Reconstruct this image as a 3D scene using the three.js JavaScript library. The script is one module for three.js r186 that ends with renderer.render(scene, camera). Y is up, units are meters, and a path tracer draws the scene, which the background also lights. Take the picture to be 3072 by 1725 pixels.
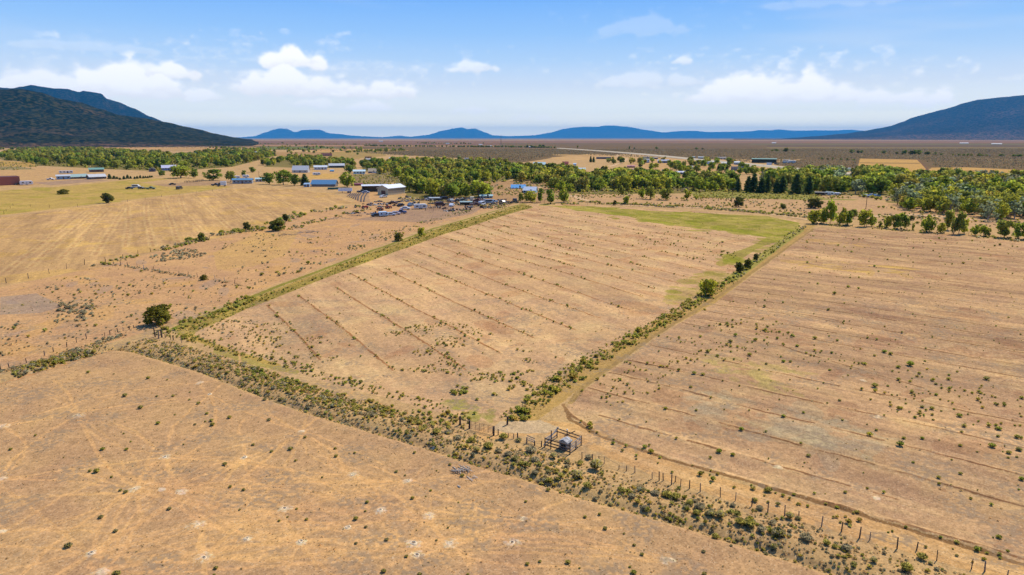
import * as THREE from 'three';
import { mergeGeometries } from 'three/addons/utils/BufferGeometryUtils.js';

// ---------------------------------------------------------------- camera, sky, sun, exposure
const scene = new THREE.Scene();
const camera = new THREE.PerspectiveCamera(45.68, 1024 / 575, 0.5, 120000);
camera.position.set(0, 32, 0);
camera.rotation.set(-12.4 * Math.PI / 180, 0, 0);
const renderer = new THREE.WebGLRenderer({ antialias: true });
renderer.setSize(1024, 575);
renderer.toneMapping = THREE.LinearToneMapping;
renderer.toneMappingExposure = 1.0;
renderer.shadowMap.enabled = true;

const R = (d) => d * Math.PI / 180;
const clamp = (x, a = 0, b = 1) => Math.min(b, Math.max(a, x));
const smooth = (a, b, x) => { const t = clamp((x - a) / (b - a)); return t * t * (3 - 2 * t); };
const mix = (a, b, t) => a + (b - a) * t;
const NTH = ['first', 'second', 'third', 'fourth', 'fifth', 'sixth', 'seventh', 'eighth', 'ninth', 'tenth', 'eleventh', 'twelfth', 'thirteenth', 'fourteenth', 'fifteenth', 'sixteenth', 'seventeenth', 'eighteenth', 'nineteenth', 'twentieth', 'twenty-first', 'twenty-second', 'twenty-third', 'twenty-fourth', 'twenty-fifth', 'twenty-sixth', 'twenty-seventh', 'last'];
function rng(seed) { let s = seed >>> 0; return () => { s = (s + 0x6d2b79f5) | 0; let t = Math.imul(s ^ (s >>> 15), 1 | s); t = (t + Math.imul(t ^ (t >>> 7), 61 | t)) ^ t; return ((t ^ (t >>> 14)) >>> 0) / 4294967296; }; }
function hash(ix, iy) { let h = Math.imul(ix, 374761393) + Math.imul(iy, 668265263) | 0; h = Math.imul(h ^ (h >>> 13), 1274126177); return ((h ^ (h >>> 16)) >>> 0) / 4294967296; }
function vn(x, y) {                                     // value noise, 0 to 1
  const ix = Math.floor(x), iy = Math.floor(y), fx = x - ix, fy = y - iy, u = fx * fx * (3 - 2 * fx), v = fy * fy * (3 - 2 * fy);
  const a = hash(ix, iy), b = hash(ix + 1, iy), c = hash(ix, iy + 1), d = hash(ix + 1, iy + 1);
  return a + (b - a) * u + (c - a) * v + (a - b - c + d) * u * v;
}
function fbm(x, y, n = 4) { let s = 0, a = 0.5, t = 0; for (let i = 0; i < n; i++) { s += a * vn(x, y); t += a; x = x * 2.03 + 17.1; y = y * 2.03 + 9.7; a *= 0.5; } return s / t; }

// the sky: clear blue that pales towards the horizon, fair-weather cumulus low over the plain
const SUN = new THREE.Vector3(0.42, 0.80, -0.43).normalize();
const skyTexture = (() => {
  const W = 4096, H = 2048, d = new Float32Array(W * H * 4), rand = rng(5);
  // clouds: [azimuth, elevation of the base, width, height (degrees), thickness 0-1]
  const seenClouds = [[-33.47,3.01,6.44,1.26,0.8],[-28.8,2.59,8.39,2.38,1],[-27.17,4.13,3.36,1.12,0.8],[-25.44,4.26,4.2,1.01,0.95],[-24.04,2.65,3.64,0.84,0.8],[-17.02,5.28,5.32,1.34,1],[-17.9,3.19,6.99,2.24,1],[-14.41,3.24,6.16,1.29,0.9],[-10.82,3.21,6.44,1.12,0.95],[-11.41,1.75,5.04,1.06,0.9],[-15.73,2.22,3.36,0.78,0.7],[-2.84,5.21,3.64,0.84,0.65],[-3.42,1.78,3.08,0.78,0.85],[1.74,1.17,3.92,0.73,0.9],[-20.45,1.25,4.2,0.73,0.6],[10.32,7.89,7.27,1.12,0.16],[11,4.02,8.95,0.95,0.38],[13.48,5.62,1.96,0.39,0.6],[18.16,2.19,9.23,2.38,1],[21.98,2.14,9.23,2.1,1],[26.06,1.95,6.44,1.73,0.95],[29.77,1.8,5.88,1.57,1],[20.64,1.25,11.75,0.84,0.35],[13.98,1.04,7.27,0.84,0.25],[-11.71,0.84,11.19,0.56,0.3],[-30.85,5.83,10.63,0.56,0.2],[23.83,9.24,10.07,0.73,0.14]];
  const all = seenClouds.slice();
  for (let a = 48; a < 312; a += 9 + rand() * 10) all.push([a > 180 ? a - 360 : a, 1.4 + rand() * 5, 4 + rand() * 11, 1 + rand() * 2.4, 0.5 + rand() * 0.5]);
  const STEPS = [[0, 2.4, 2.05, 1.25], [0.8, 1.95, 1.75, 1.20], [2, 1.20, 1.21, 1.08], [4, 0.80, 0.90, 1.02], [6, 0.52, 0.74, 1.03], [8, 0.35, 0.62, 1.03], [10.5, 0.22, 0.50, 1.02], [16, 0.13, 0.37, 0.93], [30, 0.09, 0.27, 0.78], [60, 0.06, 0.19, 0.60], [90, 0.05, 0.16, 0.52]];
  const bands = new Array(720).fill(0).map(() => []);
  for (const c of all) {
    const puffs = [], r = rng(Math.round(c[0] * 91 + c[1] * 733)), n = Math.round(5 + c[2] * 1.3);
    for (let i = 0; i < n; i++) { const t = (i + 0.5) / n * 2 - 1 + (r() - 0.5) * 0.25, hh = (1 - t * t) * (0.45 + 0.75 * r()) + 0.12; puffs.push([c[0] + t * c[2] * 0.46, c[1] + hh * c[3] * 0.42, c[2] / n * (0.9 + r() * 0.9), c[3] * (0.22 + hh * 0.42)]); }
    c.puffs = puffs;
    const lo = Math.floor((c[0] - c[2] * 0.8 - 2) * 2), hi = Math.ceil((c[0] + c[2] * 0.8 + 2) * 2);
    for (let k = lo; k <= hi; k++) bands[((k % 720) + 720) % 720].push(c);
  }
  for (let row = 0; row < H; row++) {
    const el = ((row + 0.5) / H - 0.5) * 180;
    let k = 0; while (k < STEPS.length - 2 && STEPS[k + 1][0] < el) k++;
    const A = STEPS[k], B = STEPS[k + 1], f = clamp((el - A[0]) / (B[0] - A[0]));
    for (let col = 0; col < W; col++) {
      const az = (((col + 0.5) / W - 0.5) * 360 + 90 + 540) % 360 - 180;       // 0 is straight ahead (-z), positive to the right
      let c0 = mix(A[1], B[1], f), c1 = mix(A[2], B[2], f), c2 = mix(A[3], B[3], f);
      if (el > -0.5 && el < 16) {
        const veil = smooth(0.46, 0.85, fbm(az * 0.075 + 3, el * 0.62 + az * 0.03, 4)) * 0.16 * smooth(0, 2, el);      // thin cirrus streaks
        c0 = mix(c0, 0.93, veil); c1 = mix(c1, 0.95, veil); c2 = mix(c2, 0.99, veil);
        let dens = 0, shade = 0;
        for (const c of bands[(((Math.floor(az * 2)) % 720) + 720) % 720]) {
          if (el < c[1] - 0.8 || el > c[1] + c[3] * 1.6 + 0.6) continue;
          let q = 0;
          for (const p of c.puffs) { const dx = (az - p[0]) / p[2], dy = (el - p[1]) / p[3]; q += Math.exp(-(dx * dx + dy * dy) * 1.3); }
          const n = fbm(az * 1.15 + c[0] + (fbm(az * 2.3, el * 3.1 + c[0], 3) - 0.5) * 0.9, el * 2.1, 6), base = smooth(c[1] - 0.55, c[1] + 0.35, el + (n - 0.5) * 0.5);
          const v = Math.pow(smooth(0.08, 1.18, q * base * 1.08 + (n - 0.5) * 1.75), 1.1) * c[4];
          if (v > dens) { dens = v; shade = smooth(c[1] + c[3] * 0.55, c[1] - 0.1, el + (n - 0.5) * 1.2); }
        }
        if (dens > 0) { const w = mix(1.2, 1.06, shade); c0 = mix(c0, Math.max(c0, w * 0.985), dens); c1 = mix(c1, Math.max(c1, w * 0.985), dens); c2 = mix(c2, Math.max(c2, w), dens); }
      }
      const o = (row * W + col) * 4; d[o] = c0; d[o + 1] = c1; d[o + 2] = c2; d[o + 3] = 1;
    }
  }
  const t = new THREE.DataTexture(d, W, H, THREE.RGBAFormat, THREE.FloatType);
  t.mapping = THREE.EquirectangularReflectionMapping; t.magFilter = THREE.LinearFilter; t.needsUpdate = true;
  return t;
})();
scene.background = skyTexture;
scene.environment = skyTexture;
const sun = new THREE.DirectionalLight(new THREE.Color(1.0, 0.95, 0.865), 5.0);
sun.name = 'sun'; sun.position.copy(SUN).multiplyScalar(900); sun.target.position.set(0, 0, -200);
sun.position.add(sun.target.position); sun.castShadow = true; sun.shadow.mapSize.set(4096, 4096);
Object.assign(sun.shadow.camera, { left: -420, right: 420, top: 420, bottom: -420, near: 1, far: 3000 });
scene.add(sun, sun.target);
scene.fog = new THREE.FogExp2(new THREE.Color(0.07, 0.50, 1.0), 0.000027);

// ---------------------------------------------------------------- helpers
const taken = new Map();
function numbered(name) { const n = taken.get(name) || 0; taken.set(name, n + 1); return n ? name + '_' + String(n).padStart(3, '0') : name; }
function tag(o, label, category, group, kind) { if (label) o.userData.label = label; if (category) o.userData.category = category; if (group) o.userData.group = group; if (kind) o.userData.kind = kind; return o; }
function thing(name, label, category, [x, z], turn = 0, group, dy = 0) { const o = new THREE.Group(); o.name = numbered(name); o.position.set(x, ground(x, z) + dy, z); o.rotation.y = turn; scene.add(o); return tag(o, label, category, group); }
function part(name, geo, mat, parent) { const m = new THREE.Mesh(geo, mat); m.name = name; m.castShadow = m.receiveShadow = true; parent.add(m); return m; }
function structure(name, geo, mat) { const m = part(numbered(name), geo, mat, scene); m.userData.kind = 'structure'; return m; }
const lin = (c) => (c <= 0.04045 ? c / 12.92 : Math.pow((c + 0.055) / 1.055, 2.4));
const gam = (c) => (c <= 0.0031308 ? c * 12.92 : 1.055 * Math.pow(c, 1 / 2.4) - 0.055);
const mats = new Map();
const matte = (o) => new THREE.MeshPhysicalMaterial({ roughness: 1, specularIntensity: 0.06, ...o });      // soil, rock and dry plants: no sheen
function mat(hex, rough = 0.9, metal = 0) { const k = hex + '/' + rough + '/' + metal; if (!mats.has(k)) mats.set(k, new THREE.MeshStandardMaterial({ color: hex, roughness: rough, metalness: metal })); return mats.get(k); }
function box(w, h, d, x = 0, y = 0, z = 0) { const g = new THREE.BoxGeometry(w, h, d); g.translate(x, y + h / 2, z); return g; }   // stands on y
function bar(a, b, r0, r1 = r0, n = 5) {                                                                                        // a tapered stick from a to b
  const A = new THREE.Vector3(...a), B = new THREE.Vector3(...b), g = new THREE.CylinderGeometry(r1, r0, A.distanceTo(B), n, 1);
  g.applyQuaternion(new THREE.Quaternion().setFromUnitVectors(new THREE.Vector3(0, 1, 0), B.clone().sub(A).normalize())); g.translate(...A.add(B).multiplyScalar(0.5).toArray()); return g;
}
function plank(a, b, w, t) { const A = new THREE.Vector3(...a), B = new THREE.Vector3(...b), g = new THREE.BoxGeometry(A.distanceTo(B), w, t); g.applyQuaternion(new THREE.Quaternion().setFromUnitVectors(new THREE.Vector3(1, 0, 0), B.clone().sub(A).normalize())); g.translate(...A.add(B).multiplyScalar(0.5).toArray()); return g; }
function inside(x, z, P) { let c = false; for (let i = 0, j = P.length - 1; i < P.length; j = i++) if ((P[i][1] > z) !== (P[j][1] > z) && x < (P[j][0] - P[i][0]) * (z - P[i][1]) / (P[j][1] - P[i][1]) + P[i][0]) c = !c; return c; }
function toLine(x, z, L) {                              // signed distance to a polyline (positive on its right-hand side)
  let best = 1e9, sgn = 1;
  for (let i = 0; i + 1 < L.length; i++) {
    const ax = L[i][0], az = L[i][1], dx = L[i + 1][0] - ax, dz = L[i + 1][1] - az, t = clamp(((x - ax) * dx + (z - az) * dz) / (dx * dx + dz * dz)), px = x - ax - dx * t, pz = z - az - dz * t, q = px * px + pz * pz;
    if (q < best) { best = q; sgn = dx * pz - dz * px > 0 ? 1 : -1; }
  }
  return Math.sqrt(best) * sgn;
}
function along(L, step, f) { let left = 0, s = 0; for (let i = 0; i + 1 < L.length; i++) { const [ax, az] = L[i], [bx, bz] = L[i + 1], len = Math.hypot(bx - ax, bz - az); for (let t = left; t < len; t += step) f(ax + (bx - ax) * t / len, az + (bz - az) * t / len, Math.atan2(bz - az, bx - ax), s + t); left = (left - len) % step; if (left < 0) left += step; s += len; } }
const box2 = (P) => [Math.min(...P.map((p) => p[0])), Math.max(...P.map((p) => p[0])), Math.min(...P.map((p) => p[1])), Math.max(...P.map((p) => p[1]))];

// ---------------------------------------------------------------- the lie of the land (metres; x right, z towards the viewer)
const DITCH = [[-73.11,-76.47],[-68.49,-86.47],[-66.3,-91.14],[-64.27,-96.16],[-62.71,-99.35],[-61.22,-101.2],[-58.18,-100.35],[-52.05,-96.31],[-42.28,-89.76],[-31,-81.3],[-23.59,-75.96],[-16.27,-71.23],[-8.64,-66.62],[-3.9,-63.45],[1.41,-60.34],[6.81,-56.71],[13.25,-52.82],[17.98,-49.75],[23.25,-46.32],[25.36,-44.9],[30.87,-40.42]];       // foot of the ditch bank
const CENTRAL = [[7.9,-331.8],[17.2,-340.3],[42.4,-330.1],[76.6,-305.6],[100.5,-288.1],[112.3,-270.2],[109,-257.4],[101.32,-240.3],[80.6,-205.81],[59.48,-170.14],[44.73,-145.71],[30.33,-124.38],[20.12,-108.87],[12.19,-97.73],[4.68,-87.37],[1,-80.18],[-1.39,-73.81],[-5.27,-74.2],[-13.89,-79.63],[-23.8,-86.09],[-35.47,-94.03],[-45.57,-102.06],[-51.95,-107.51],[-55.8,-111.87],[-55.48,-117.25],[-53.49,-130.43],[-49.1,-149.9],[-40.28,-182.35],[-24.3,-240.3],[-5.2,-294.6]];
const RIGHT = [[109.99,-246.69],[125.5,-240.3],[142.42,-229.24],[159.88,-211.22],[182.4,-187.71],[131.67,-92.86],[52.11,-32.5],[39.45,-46.82],[32.86,-52.15],[23.82,-58.35],[15.84,-64.55],[9.37,-70.35],[6.93,-74.2],[6.61,-77.49],[8.71,-82.45],[14.85,-92.14],[24.34,-107.9],[47.73,-143.7],[72.31,-183.92]];
const PADDOCK = [[-94.19,-81.3],[-71.61,-90.72],[-68,-95.85],[-64.51,-102.4],[-62.21,-109.85],[-59.36,-117.93],[-56.15,-133.81],[-50.48,-159.41],[-43.01,-195.16],[-29.4,-254.4],[-5.6,-320.5],[0.7,-336.9],[-9.8,-358.8],[-31.4,-347.5],[-45.5,-326.8],[-67,-347.5],[-75.6,-336.9],[-89.5,-288.1],[-91.53,-240.3],[-101.3,-192.23],[-104.43,-170.14],[-112.39,-146.4],[-127.9,-112.91]];
const HAY = [[-131.32,-106],[-112.89,-147.08],[-104.97,-171.05],[-101.89,-193.4],[-92.19,-242.09],[-90.3,-290.7],[-79.7,-343.9],[-91.3,-375.1],[-106.6,-402.4],[-141,-436.8],[-169.7,-451.7],[-183.7,-423],[-193.2,-373],[-197.8,-336.9],[-209.9,-279.5],[-231.8,-231.7]];
const MEADOW = [[-240.15,-240.3],[-215.3,-286.8],[-202.9,-345.7],[-196.5,-379.4],[-187.2,-431.2],[-185.3,-457.9],[-204.2,-470.8],[-229.7,-457.9],[-269.3,-499],[-268.9,-548],[-262.6,-557.1],[-295.4,-548],[-298.2,-499],[-300.6,-457.9],[-315,-423],[-355.2,-358.8]];
const VERGE = [[5.9,-336.9],[-8.1,-294.6],[-25.2,-249.5],[-38,-199.42],[-47.08,-161.45],[-52.99,-136.16],[-56.5,-119.54],[-57.61,-111.87],[-54.32,-107.9],[-52.61,-106],[-53.08,-111.87],[-50.86,-126.95],[-46.33,-145.71],[-38.68,-174.83],[-23.13,-228.43],[-5,-281.9],[10,-320.5]];
const CENTRAL_ROWS = [[[-47.99,-129.88],[-33.47,-105.27],[-28.26,-95.85]], [[-44.45,-138.59],[-25.37,-106.38],[-16.72,-91.42]], [[-38.71,-146.4],[-13.74,-103.82],[-6.39,-91.42]], [[-38.79,-161.03],[-5.09,-104.18],[-1.82,-99.02]], [[-31.62,-167.44],[-3.03,-117.48],[3.48,-106.94]], [[-29.12,-180.28],[0,-129.88],[10.47,-111.67]], [[-27.15,-193.4],[0,-145.38],[15.88,-119.54]], [[-24.64,-206.48],[0,-163.96],[22.27,-125.65]], [[-22.44,-221.38],[0,-183.4],[26.61,-136.76]], [[-19.67,-234.22],[0,-197.57],[30.83,-144.37]], [[-17.3,-249.5],[0,-214.75],[37.72,-149.9]], [[-14.9,-261.6],[0,-228.43],[41.15,-157.02]], [[-12.1,-272.5],[0,-243],[46.9,-166.12]], [[-9.1,-281.9],[0,-259.5],[53.79,-177.27]], [[-5.1,-292],[0,-277.1],[58.9,-189.95]], [[0.6,-305.6],[4.3,-295.9],[67.53,-208.48]], [[3.8,-326.8],[9.2,-315.8],[74.97,-216.91]]];
const RIGHT_ROWS = [[[6.15,-76.77],[9.68,-69.83],[17.09,-62.94],[39.88,-47.41],[48.04,-41.77]], [[10.32,-74.97],[18.46,-68.56],[26.84,-62.1],[34.76,-56.12]], [[9.75,-84.23],[20.19,-75.66],[45.39,-54.93],[52.54,-49.06]], [[13.59,-89.9],[21.99,-83.03],[49.4,-60.4],[57.16,-53.99]], [[16.85,-95.69],[23.77,-90.31],[53.89,-66.54],[62.55,-59.75]], [[22.09,-102.23],[32.97,-93.59],[58.67,-73.06],[68.04,-65.61]], [[28.9,-118.16],[42.57,-102.75],[53.85,-84.47]], [[33.98,-119.31],[50.13,-105.63],[70.11,-88.68],[80.96,-79.41]], [[33.61,-127.47],[54.52,-109.85],[73.71,-93.59],[85.14,-83.87]], [[39.96,-136.46],[66.28,-109.85],[78.66,-100.35],[91.43,-90.59]], [[38.94,-130.43],[48.32,-124.89],[72.95,-103.82],[90.15,-89.22]], [[42.22,-139.52],[51.06,-132.39],[83.08,-106.38]], [[45.66,-146.4],[53.68,-139.52],[86.95,-111.67],[100.58,-100.35]], [[50.39,-152.08],[56.45,-147.08],[91.87,-118.39],[106.4,-106.57]], [[53.9,-158.2],[59.24,-154.7],[97.57,-126.17],[113.53,-114.18]], [[61.65,-171.52],[66.4,-167.44],[103.39,-134.1],[118.99,-120.01]], [[69.19,-182.87],[73.36,-178.76],[108.75,-141.42],[124.04,-125.4]], [[74.88,-188.27],[78.02,-184.99],[113.92,-148.48],[131.65,-133.53]], [[83.13,-204.5],[86.08,-200.67],[119.6,-156.24],[134.4,-136.46]], [[88.69,-213.32],[91.56,-209.16],[124.02,-162.28],[140.57,-143.04]], [[99.61,-229.24],[101.26,-226.03],[132.86,-174.35],[148,-150.98]], [[107.04,-238.53],[108.33,-235.92],[141.85,-186.62],[158.58,-162.28]], [[112.15,-242.09],[113.11,-240.3],[146.82,-193.4],[164.67,-168.78]]];
const HAY_ROWS = [[[-124.24,-164.82],[-191,-305.6]], [[-122.17,-170.14],[-186.5,-305.6]], [[-121.46,-180.79],[-186,-315.8]], [[-116.19,-187.71],[-184.4,-326.8]], [[-116.05,-202.57],[-140.8,-249.5],[-186.3,-331.8]], [[-107.55,-202.57],[-144.9,-270.2],[-180.1,-336.9]], [[-104.19,-211.22],[-148.3,-294.6],[-179.6,-353.1]], [[-105.43,-231.7],[-141.1,-294.6],[-181.5,-375.1]], [[-101.61,-244.83],[-144.4,-323.6],[-180.3,-390.6]], [[-99.4,-261.6],[-145.5,-349.3],[-179.2,-412.4]], [[-97.3,-281.9],[-135.4,-358.8],[-173.6,-428.4]], [[-94.8,-305.6],[-132,-379.4],[-165.3,-439.7]]];
const STUBBLE = [[[540.5,-1078.6],[596.6,-1021.7],[412.4,-681.5],[378.2,-630.4],[332.9,-668]], [[454.4,-749.8],[497.8,-758.2],[514.7,-695.6],[574.2,-576.3],[498,-499],[416.7,-561.8],[399.8,-607.6],[385.3,-642.5]]];
const TRACKSIDE = [[6.32,-73.81],[15.47,-62.87],[25.67,-55.26],[34.15,-49.61],[38.93,-46.11]];
const MOUNDS = [...[[-35.6,-64.61,1.37],[-30.54,-57.52,1.08],[-35.19,-57.98,1.09],[-32.62,-57.98,0.62],[-26.75,-52.22,1.56],[-24.15,-47.61,1.57],[-33.17,-48.05,0.79],[-31.01,-45.61,1.13],[-17.12,-49.64,0.81],[-41.57,-86.03,1.11],[-50.96,-75.14,1.57],[-42.28,-50.96,0.69],[-20.14,-54.76,1.33],[-21.7,-50.12,0.82],[-23.48,-70.71,0.74],[-27.31,-64.43,0.68],[-38.54,-82.09,0.64],[-57.75,-72.06,1.7],[-48.98,-60.05,1.12]], ...[[-7.99,-49.53,1.35],[-5.03,-49.64,1.36],[-0.01,-49.76,1.49],[-7.52,-48.05,1.19],[1,-53.39,0.65],[12.02,-47.07,1.04],[-7.27,-53.66,1.16],[-11.61,-54.34,1.17],[-9.89,-59.56,0.96],[-15.41,-60.72,1.3],[-13.78,-51.71,0.7],[-8.18,-67.13,0.71]], ...[[26.3,-62.08,0.83],[47.41,-87.31,0.9],[42.8,-74.65,0.98],[33.05,-56.33,0.61]]];
function ground(x, z) {                                 // height of the ground
  if (z < -430 || z > 40) return 0;
  let h = (fbm(x * 0.045 + 5, z * 0.045, 3) - 0.5) * 0.55 + (vn(x * 0.55, z * 0.55) - 0.5) * 0.05;
  if (z > -125 && z < 0) {
    const d = toLine(x, z, DITCH);                      // negative: field side
    if (Math.abs(d) < 9) h += 0.24 * Math.exp(-((d + 2.4) ** 2) / 2.2) - 0.30 * Math.exp(-((d + 0.15) ** 2) / 0.25) + 0.10 * Math.exp(-((d - 1.2) ** 2) / 0.7);
    for (const m of MOUNDS) { const q = ((x - m[0]) ** 2 + (z - m[1]) ** 2) / (m[2] * m[2] * 0.25); if (q < 4) h += 0.16 * Math.exp(-q * 1.6) - 0.34 * Math.exp(-q * 22); }
  }
  if (z > -215) {
    if (x > 0 && inside(x, z, RIGHT)) { for (const L of RIGHT_ROWS) { const b = L.box || (L.box = box2(L)); if (x > b[0] - 1 && x < b[1] + 1 && z > b[2] - 1 && z < b[3] + 1) { const d = Math.abs(toLine(x, z, L)); if (d < 1.2) h += (L === RIGHT_ROWS[0] ? 0.20 : 0.075) * Math.exp(-d * d / 0.12) * (0.2 + 1.6 * vn(x * 0.35, z * 0.35)); } } }
    else if (inside(x, z, CENTRAL)) for (const L of CENTRAL_ROWS) { const d = Math.abs(toLine(x, z, L)); if (d < 1) h += 0.09 * Math.exp(-d * d / 0.12); }
  }
  return h;
}
const LIGHT = [1.34, 1.455, 1.74];                       // sun and sky on level ground, red, green and blue: how much brighter a sunlit surface shows than its base colour
const base = (r, g, b, a = 1) => 'rgba(' + [r, g, b].map((c, i) => Math.round(255 * gam(lin(c / 255) / LIGHT[i]))).join(',') + ',' + a + ')';
function drawPlan(c, px) {                              // what the ground is covered with, drawn in metres
  const fill = (P, col) => { c.fillStyle = col; c.beginPath(); P.forEach(([x, z], i) => (i ? c.lineTo(x, z) : c.moveTo(x, z))); c.closePath(); c.fill(); };
  const line = (P, w, col, dash) => { c.strokeStyle = col; c.lineWidth = Math.max(w, px * 0.9); c.setLineDash(dash || []); c.lineCap = 'round'; c.lineJoin = 'round'; c.beginPath(); P.forEach(([x, z], i) => (i ? c.lineTo(x, z) : c.moveTo(x, z))); c.stroke(); c.setLineDash([]); };
  const spots = (P, n, r0, r1, col, seed, flat = 1) => { const b = box2(P), r = rng(seed); c.fillStyle = col; for (let i = 0; i < n; i++) { const x = mix(b[0], b[1], r()), z = mix(b[2], b[3], r()), s = mix(r0, r1, r() * r()), a = r() * 3; if (!inside(x, z, P)) continue; c.beginPath(); c.ellipse(x, z, s, s * (0.4 + r() * 0.6) * flat, a, 0, 7); c.fill(); } };
  c.fillStyle = base(203, 166, 116); c.fillRect(-9000, -12000, 18000, 14000);
  // ---- far: sagebrush plain, dry pastures, golden stubble
  const SAGE = [[-28115.7,-7816.2],[27847,-7816.2],[1654.8,-457.9],[466.9,-630.4],[428.7,-733.5],[305.8,-710.3],[321,-1006.6],[256,-1037.4],[239.6,-1373.1],[96.3,-1224.6],[5.9,-876.3],[-69.9,-1070.1],[-186.4,-1270.4],[-254,-1373.1],[-359.1,-1720],[-765.5,-1913],[-1570.7,-2657.8],[-6515.3,-3856.6]];
  fill(SAGE, base(126, 103, 70));
  fill([[-28115.7,-7816.2],[27847,-7816.2],[15495.7,-4346.3],[1448.4,-3968.4],[-1112.8,-4346.3],[-11493,-4346.3]], base(150, 114, 84));
  fill([[1052.6,-2881.9],[10283.1,-2881.9],[8802.6,-2465.9],[901,-2465.9]], base(112, 92, 74)); fill([[1213.2,-3556.1],[12683,-3556.1],[10734.5,-3008.7],[1026.9,-3008.7]], base(124, 112, 76)); fill([[869.7,-2380],[7460,-2088.7],[6648.7,-1860.8],[763.6,-2088.7]], base(138, 118, 76));
  fill([[-1853,-4640.8],[-70.3,-4086.9],[-49.6,-2881.9],[-1318,-3298.9]], base(140, 106, 80)); fill([[-1257.5,-3147.1],[-47.6,-2765.3],[-41,-2380],[-1062.4,-2657.8]], base(178, 138, 98));
  fill([[-1457.7,-2465.9],[-915.2,-2465.9],[-635.7,-2088.7],[-682.3,-1860.8],[-784.1,-1677.6],[-1018,-1720],[-1877.7,-2026.7],[-2559.6,-2765.3]], base(188, 154, 104)); fill([[-1315.6,-2224.9],[-831.7,-2299.9],[-755.6,-2088.7],[-919.4,-1968.2],[-1164.3,-1968.2]], base(206, 160, 104)); fill([[-1218.2,-2026.7],[-1079.5,-1968.2],[-968.2,-1764.5],[-1089.2,-1811.4]], base(198, 164, 84));
  fill([[-903.4,-2465.9],[-773.6,-2465.9],[-589.7,-2299.9],[-521.6,-2154.7],[-582.4,-1913],[-664.3,-1811.4]], base(126, 132, 66)); fill([[-558.6,-2026.7],[-326,-1913],[-241.6,-1764.5],[-347.8,-1493.6],[-433.7,-1493.6]], base(203, 158, 100)); fill([[-430.1,-1811.4],[-307.7,-1913],[-257.9,-1677.6],[-348.3,-1527.2]], base(205, 172, 86));
  fill([[-579,-1598.9],[-438.5,-1562.2],[-313.3,-1373.1],[-227.1,-1037.4],[-286.9,-1037.4],[-372,-1182],[-444,-1224.6]], base(184, 146, 98)); fill([[-431.1,-1562.2],[-295.6,-1598.9],[-220.8,-1224.6],[-244.5,-1070.1],[-326.6,-1182]], base(176, 146, 88));
  for (const [P, k] of [[[[65.2,-1142.2],[163.9,-1401.4],[197.4,-1270.4],[193,-1105],[127.6,-1006.6],[55.1,-1006.6]], 1], [[[206.4,-1182],[261,-1037.4],[334.5,-876.3],[232.2,-630.4],[165.3,-607.6],[139.2,-681.5],[145.4,-854.1]], 2], [[[228.6,-1037.4],[280.9,-1037.4],[380.5,-1037.4],[440.3,-1037.4],[365.9,-924.1],[272.7,-924.1],[211.8,-950.1]], 3]]) fill(P, base(204, 164, 112));
  fill([[80,-1345.9],[139,-1294.6],[140.8,-1202.9],[75.5,-1270.4]], base(200, 160, 104));
  const GOLD = base(206, 162, 94);
  for (const P of STUBBLE) { fill(P, GOLD); spots(P, 300, 3, 16, base(196, 146, 74, 0.4), 71, 0.3); spots(P, 300, 3, 12, base(226, 180, 104, 0.4), 72, 0.3); } fill([[454.4,-905.6],[521,-887.8],[509.9,-865],[442.6,-882]], base(134, 112, 72)); line([[605.7,-1037.4],[505.9,-854.1],[395.9,-655]], 2.5, base(128, 98, 74));
  line([[215.4,-793.9],[450.2,-1182],[484.5,-1142.2],[595,-1373.1]], 5, base(112, 96, 78));
  spots(SAGE, 2600, 4, 26, base(110, 94, 62, 0.5), 31, 0.5); spots(SAGE, 900, 4, 20, base(164, 130, 98, 0.45), 32, 0.5);
  // ---- village ground
  const LITTER = base(138, 124, 72);
  for (const P of [[[-1010.9,-1373.1],[-1215.6,-1720],[-1277.3,-1968.2],[-993.3,-1720],[-695,-1373.1],[-737.9,-1720],[-630.9,-1720],[-414.7,-1224.6],[-359.7,-977.5],[-312,-775.6],[-320.2,-710.3],[-333.5,-668],[-412.5,-710.3],[-467.7,-749.8],[-551.1,-803.3],[-673.7,-950.1],[-742.5,-1006.6]], [[-376,-1142.2],[-217.3,-950.1],[-166.4,-741.5],[-227,-741.5],[-278.4,-775.6]], [[-192.1,-876.3],[-171.8,-977.5],[-2.5,-876.3],[1.1,-552.5],[-14.6,-457.9],[-10.2,-375.1],[-56.7,-375.1],[-85.4,-510.4],[-112.1,-602.1],[-146.4,-681.5]], [[1.3,-695.6],[36.3,-725.6],[66.9,-618.8],[104.8,-596.8],[129.7,-566.5],[162.6,-506.5],[132.8,-412.4],[81.8,-397.6],[31.6,-397.6],[24.4,-484.5],[1,-506.5]], [[213.4,-586.4],[294.9,-596.8],[355.3,-539.2],[425.7,-499],[233.3,-270.2],[185.3,-265.8],[172,-305.6],[203.5,-379.4],[174.5,-397.6],[158.6,-434]]]) { fill(P, LITTER); spots(P, 260, 2, 9, base(186, 156, 104, 0.6), 61, 0.6); spots(P, 260, 2, 9, base(124, 122, 62, 0.5), 62, 0.6); }
  fill([[-613,-733.5],[-532.2,-775.6],[-428.8,-681.5],[-343.8,-576.3],[-334.6,-510.4],[-327.2,-470.8],[-369.9,-439.7]], base(204, 164, 112)); fill([[-792.4,-950.1],[-721.2,-977.5],[-618.7,-899.6],[-534.1,-775.6],[-633.5,-758.2]], base(192, 154, 84)); fill([[-648,-775.6],[-550.9,-775.6],[-487.8,-710.3],[-570,-681.5]], base(158, 140, 96));
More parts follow.
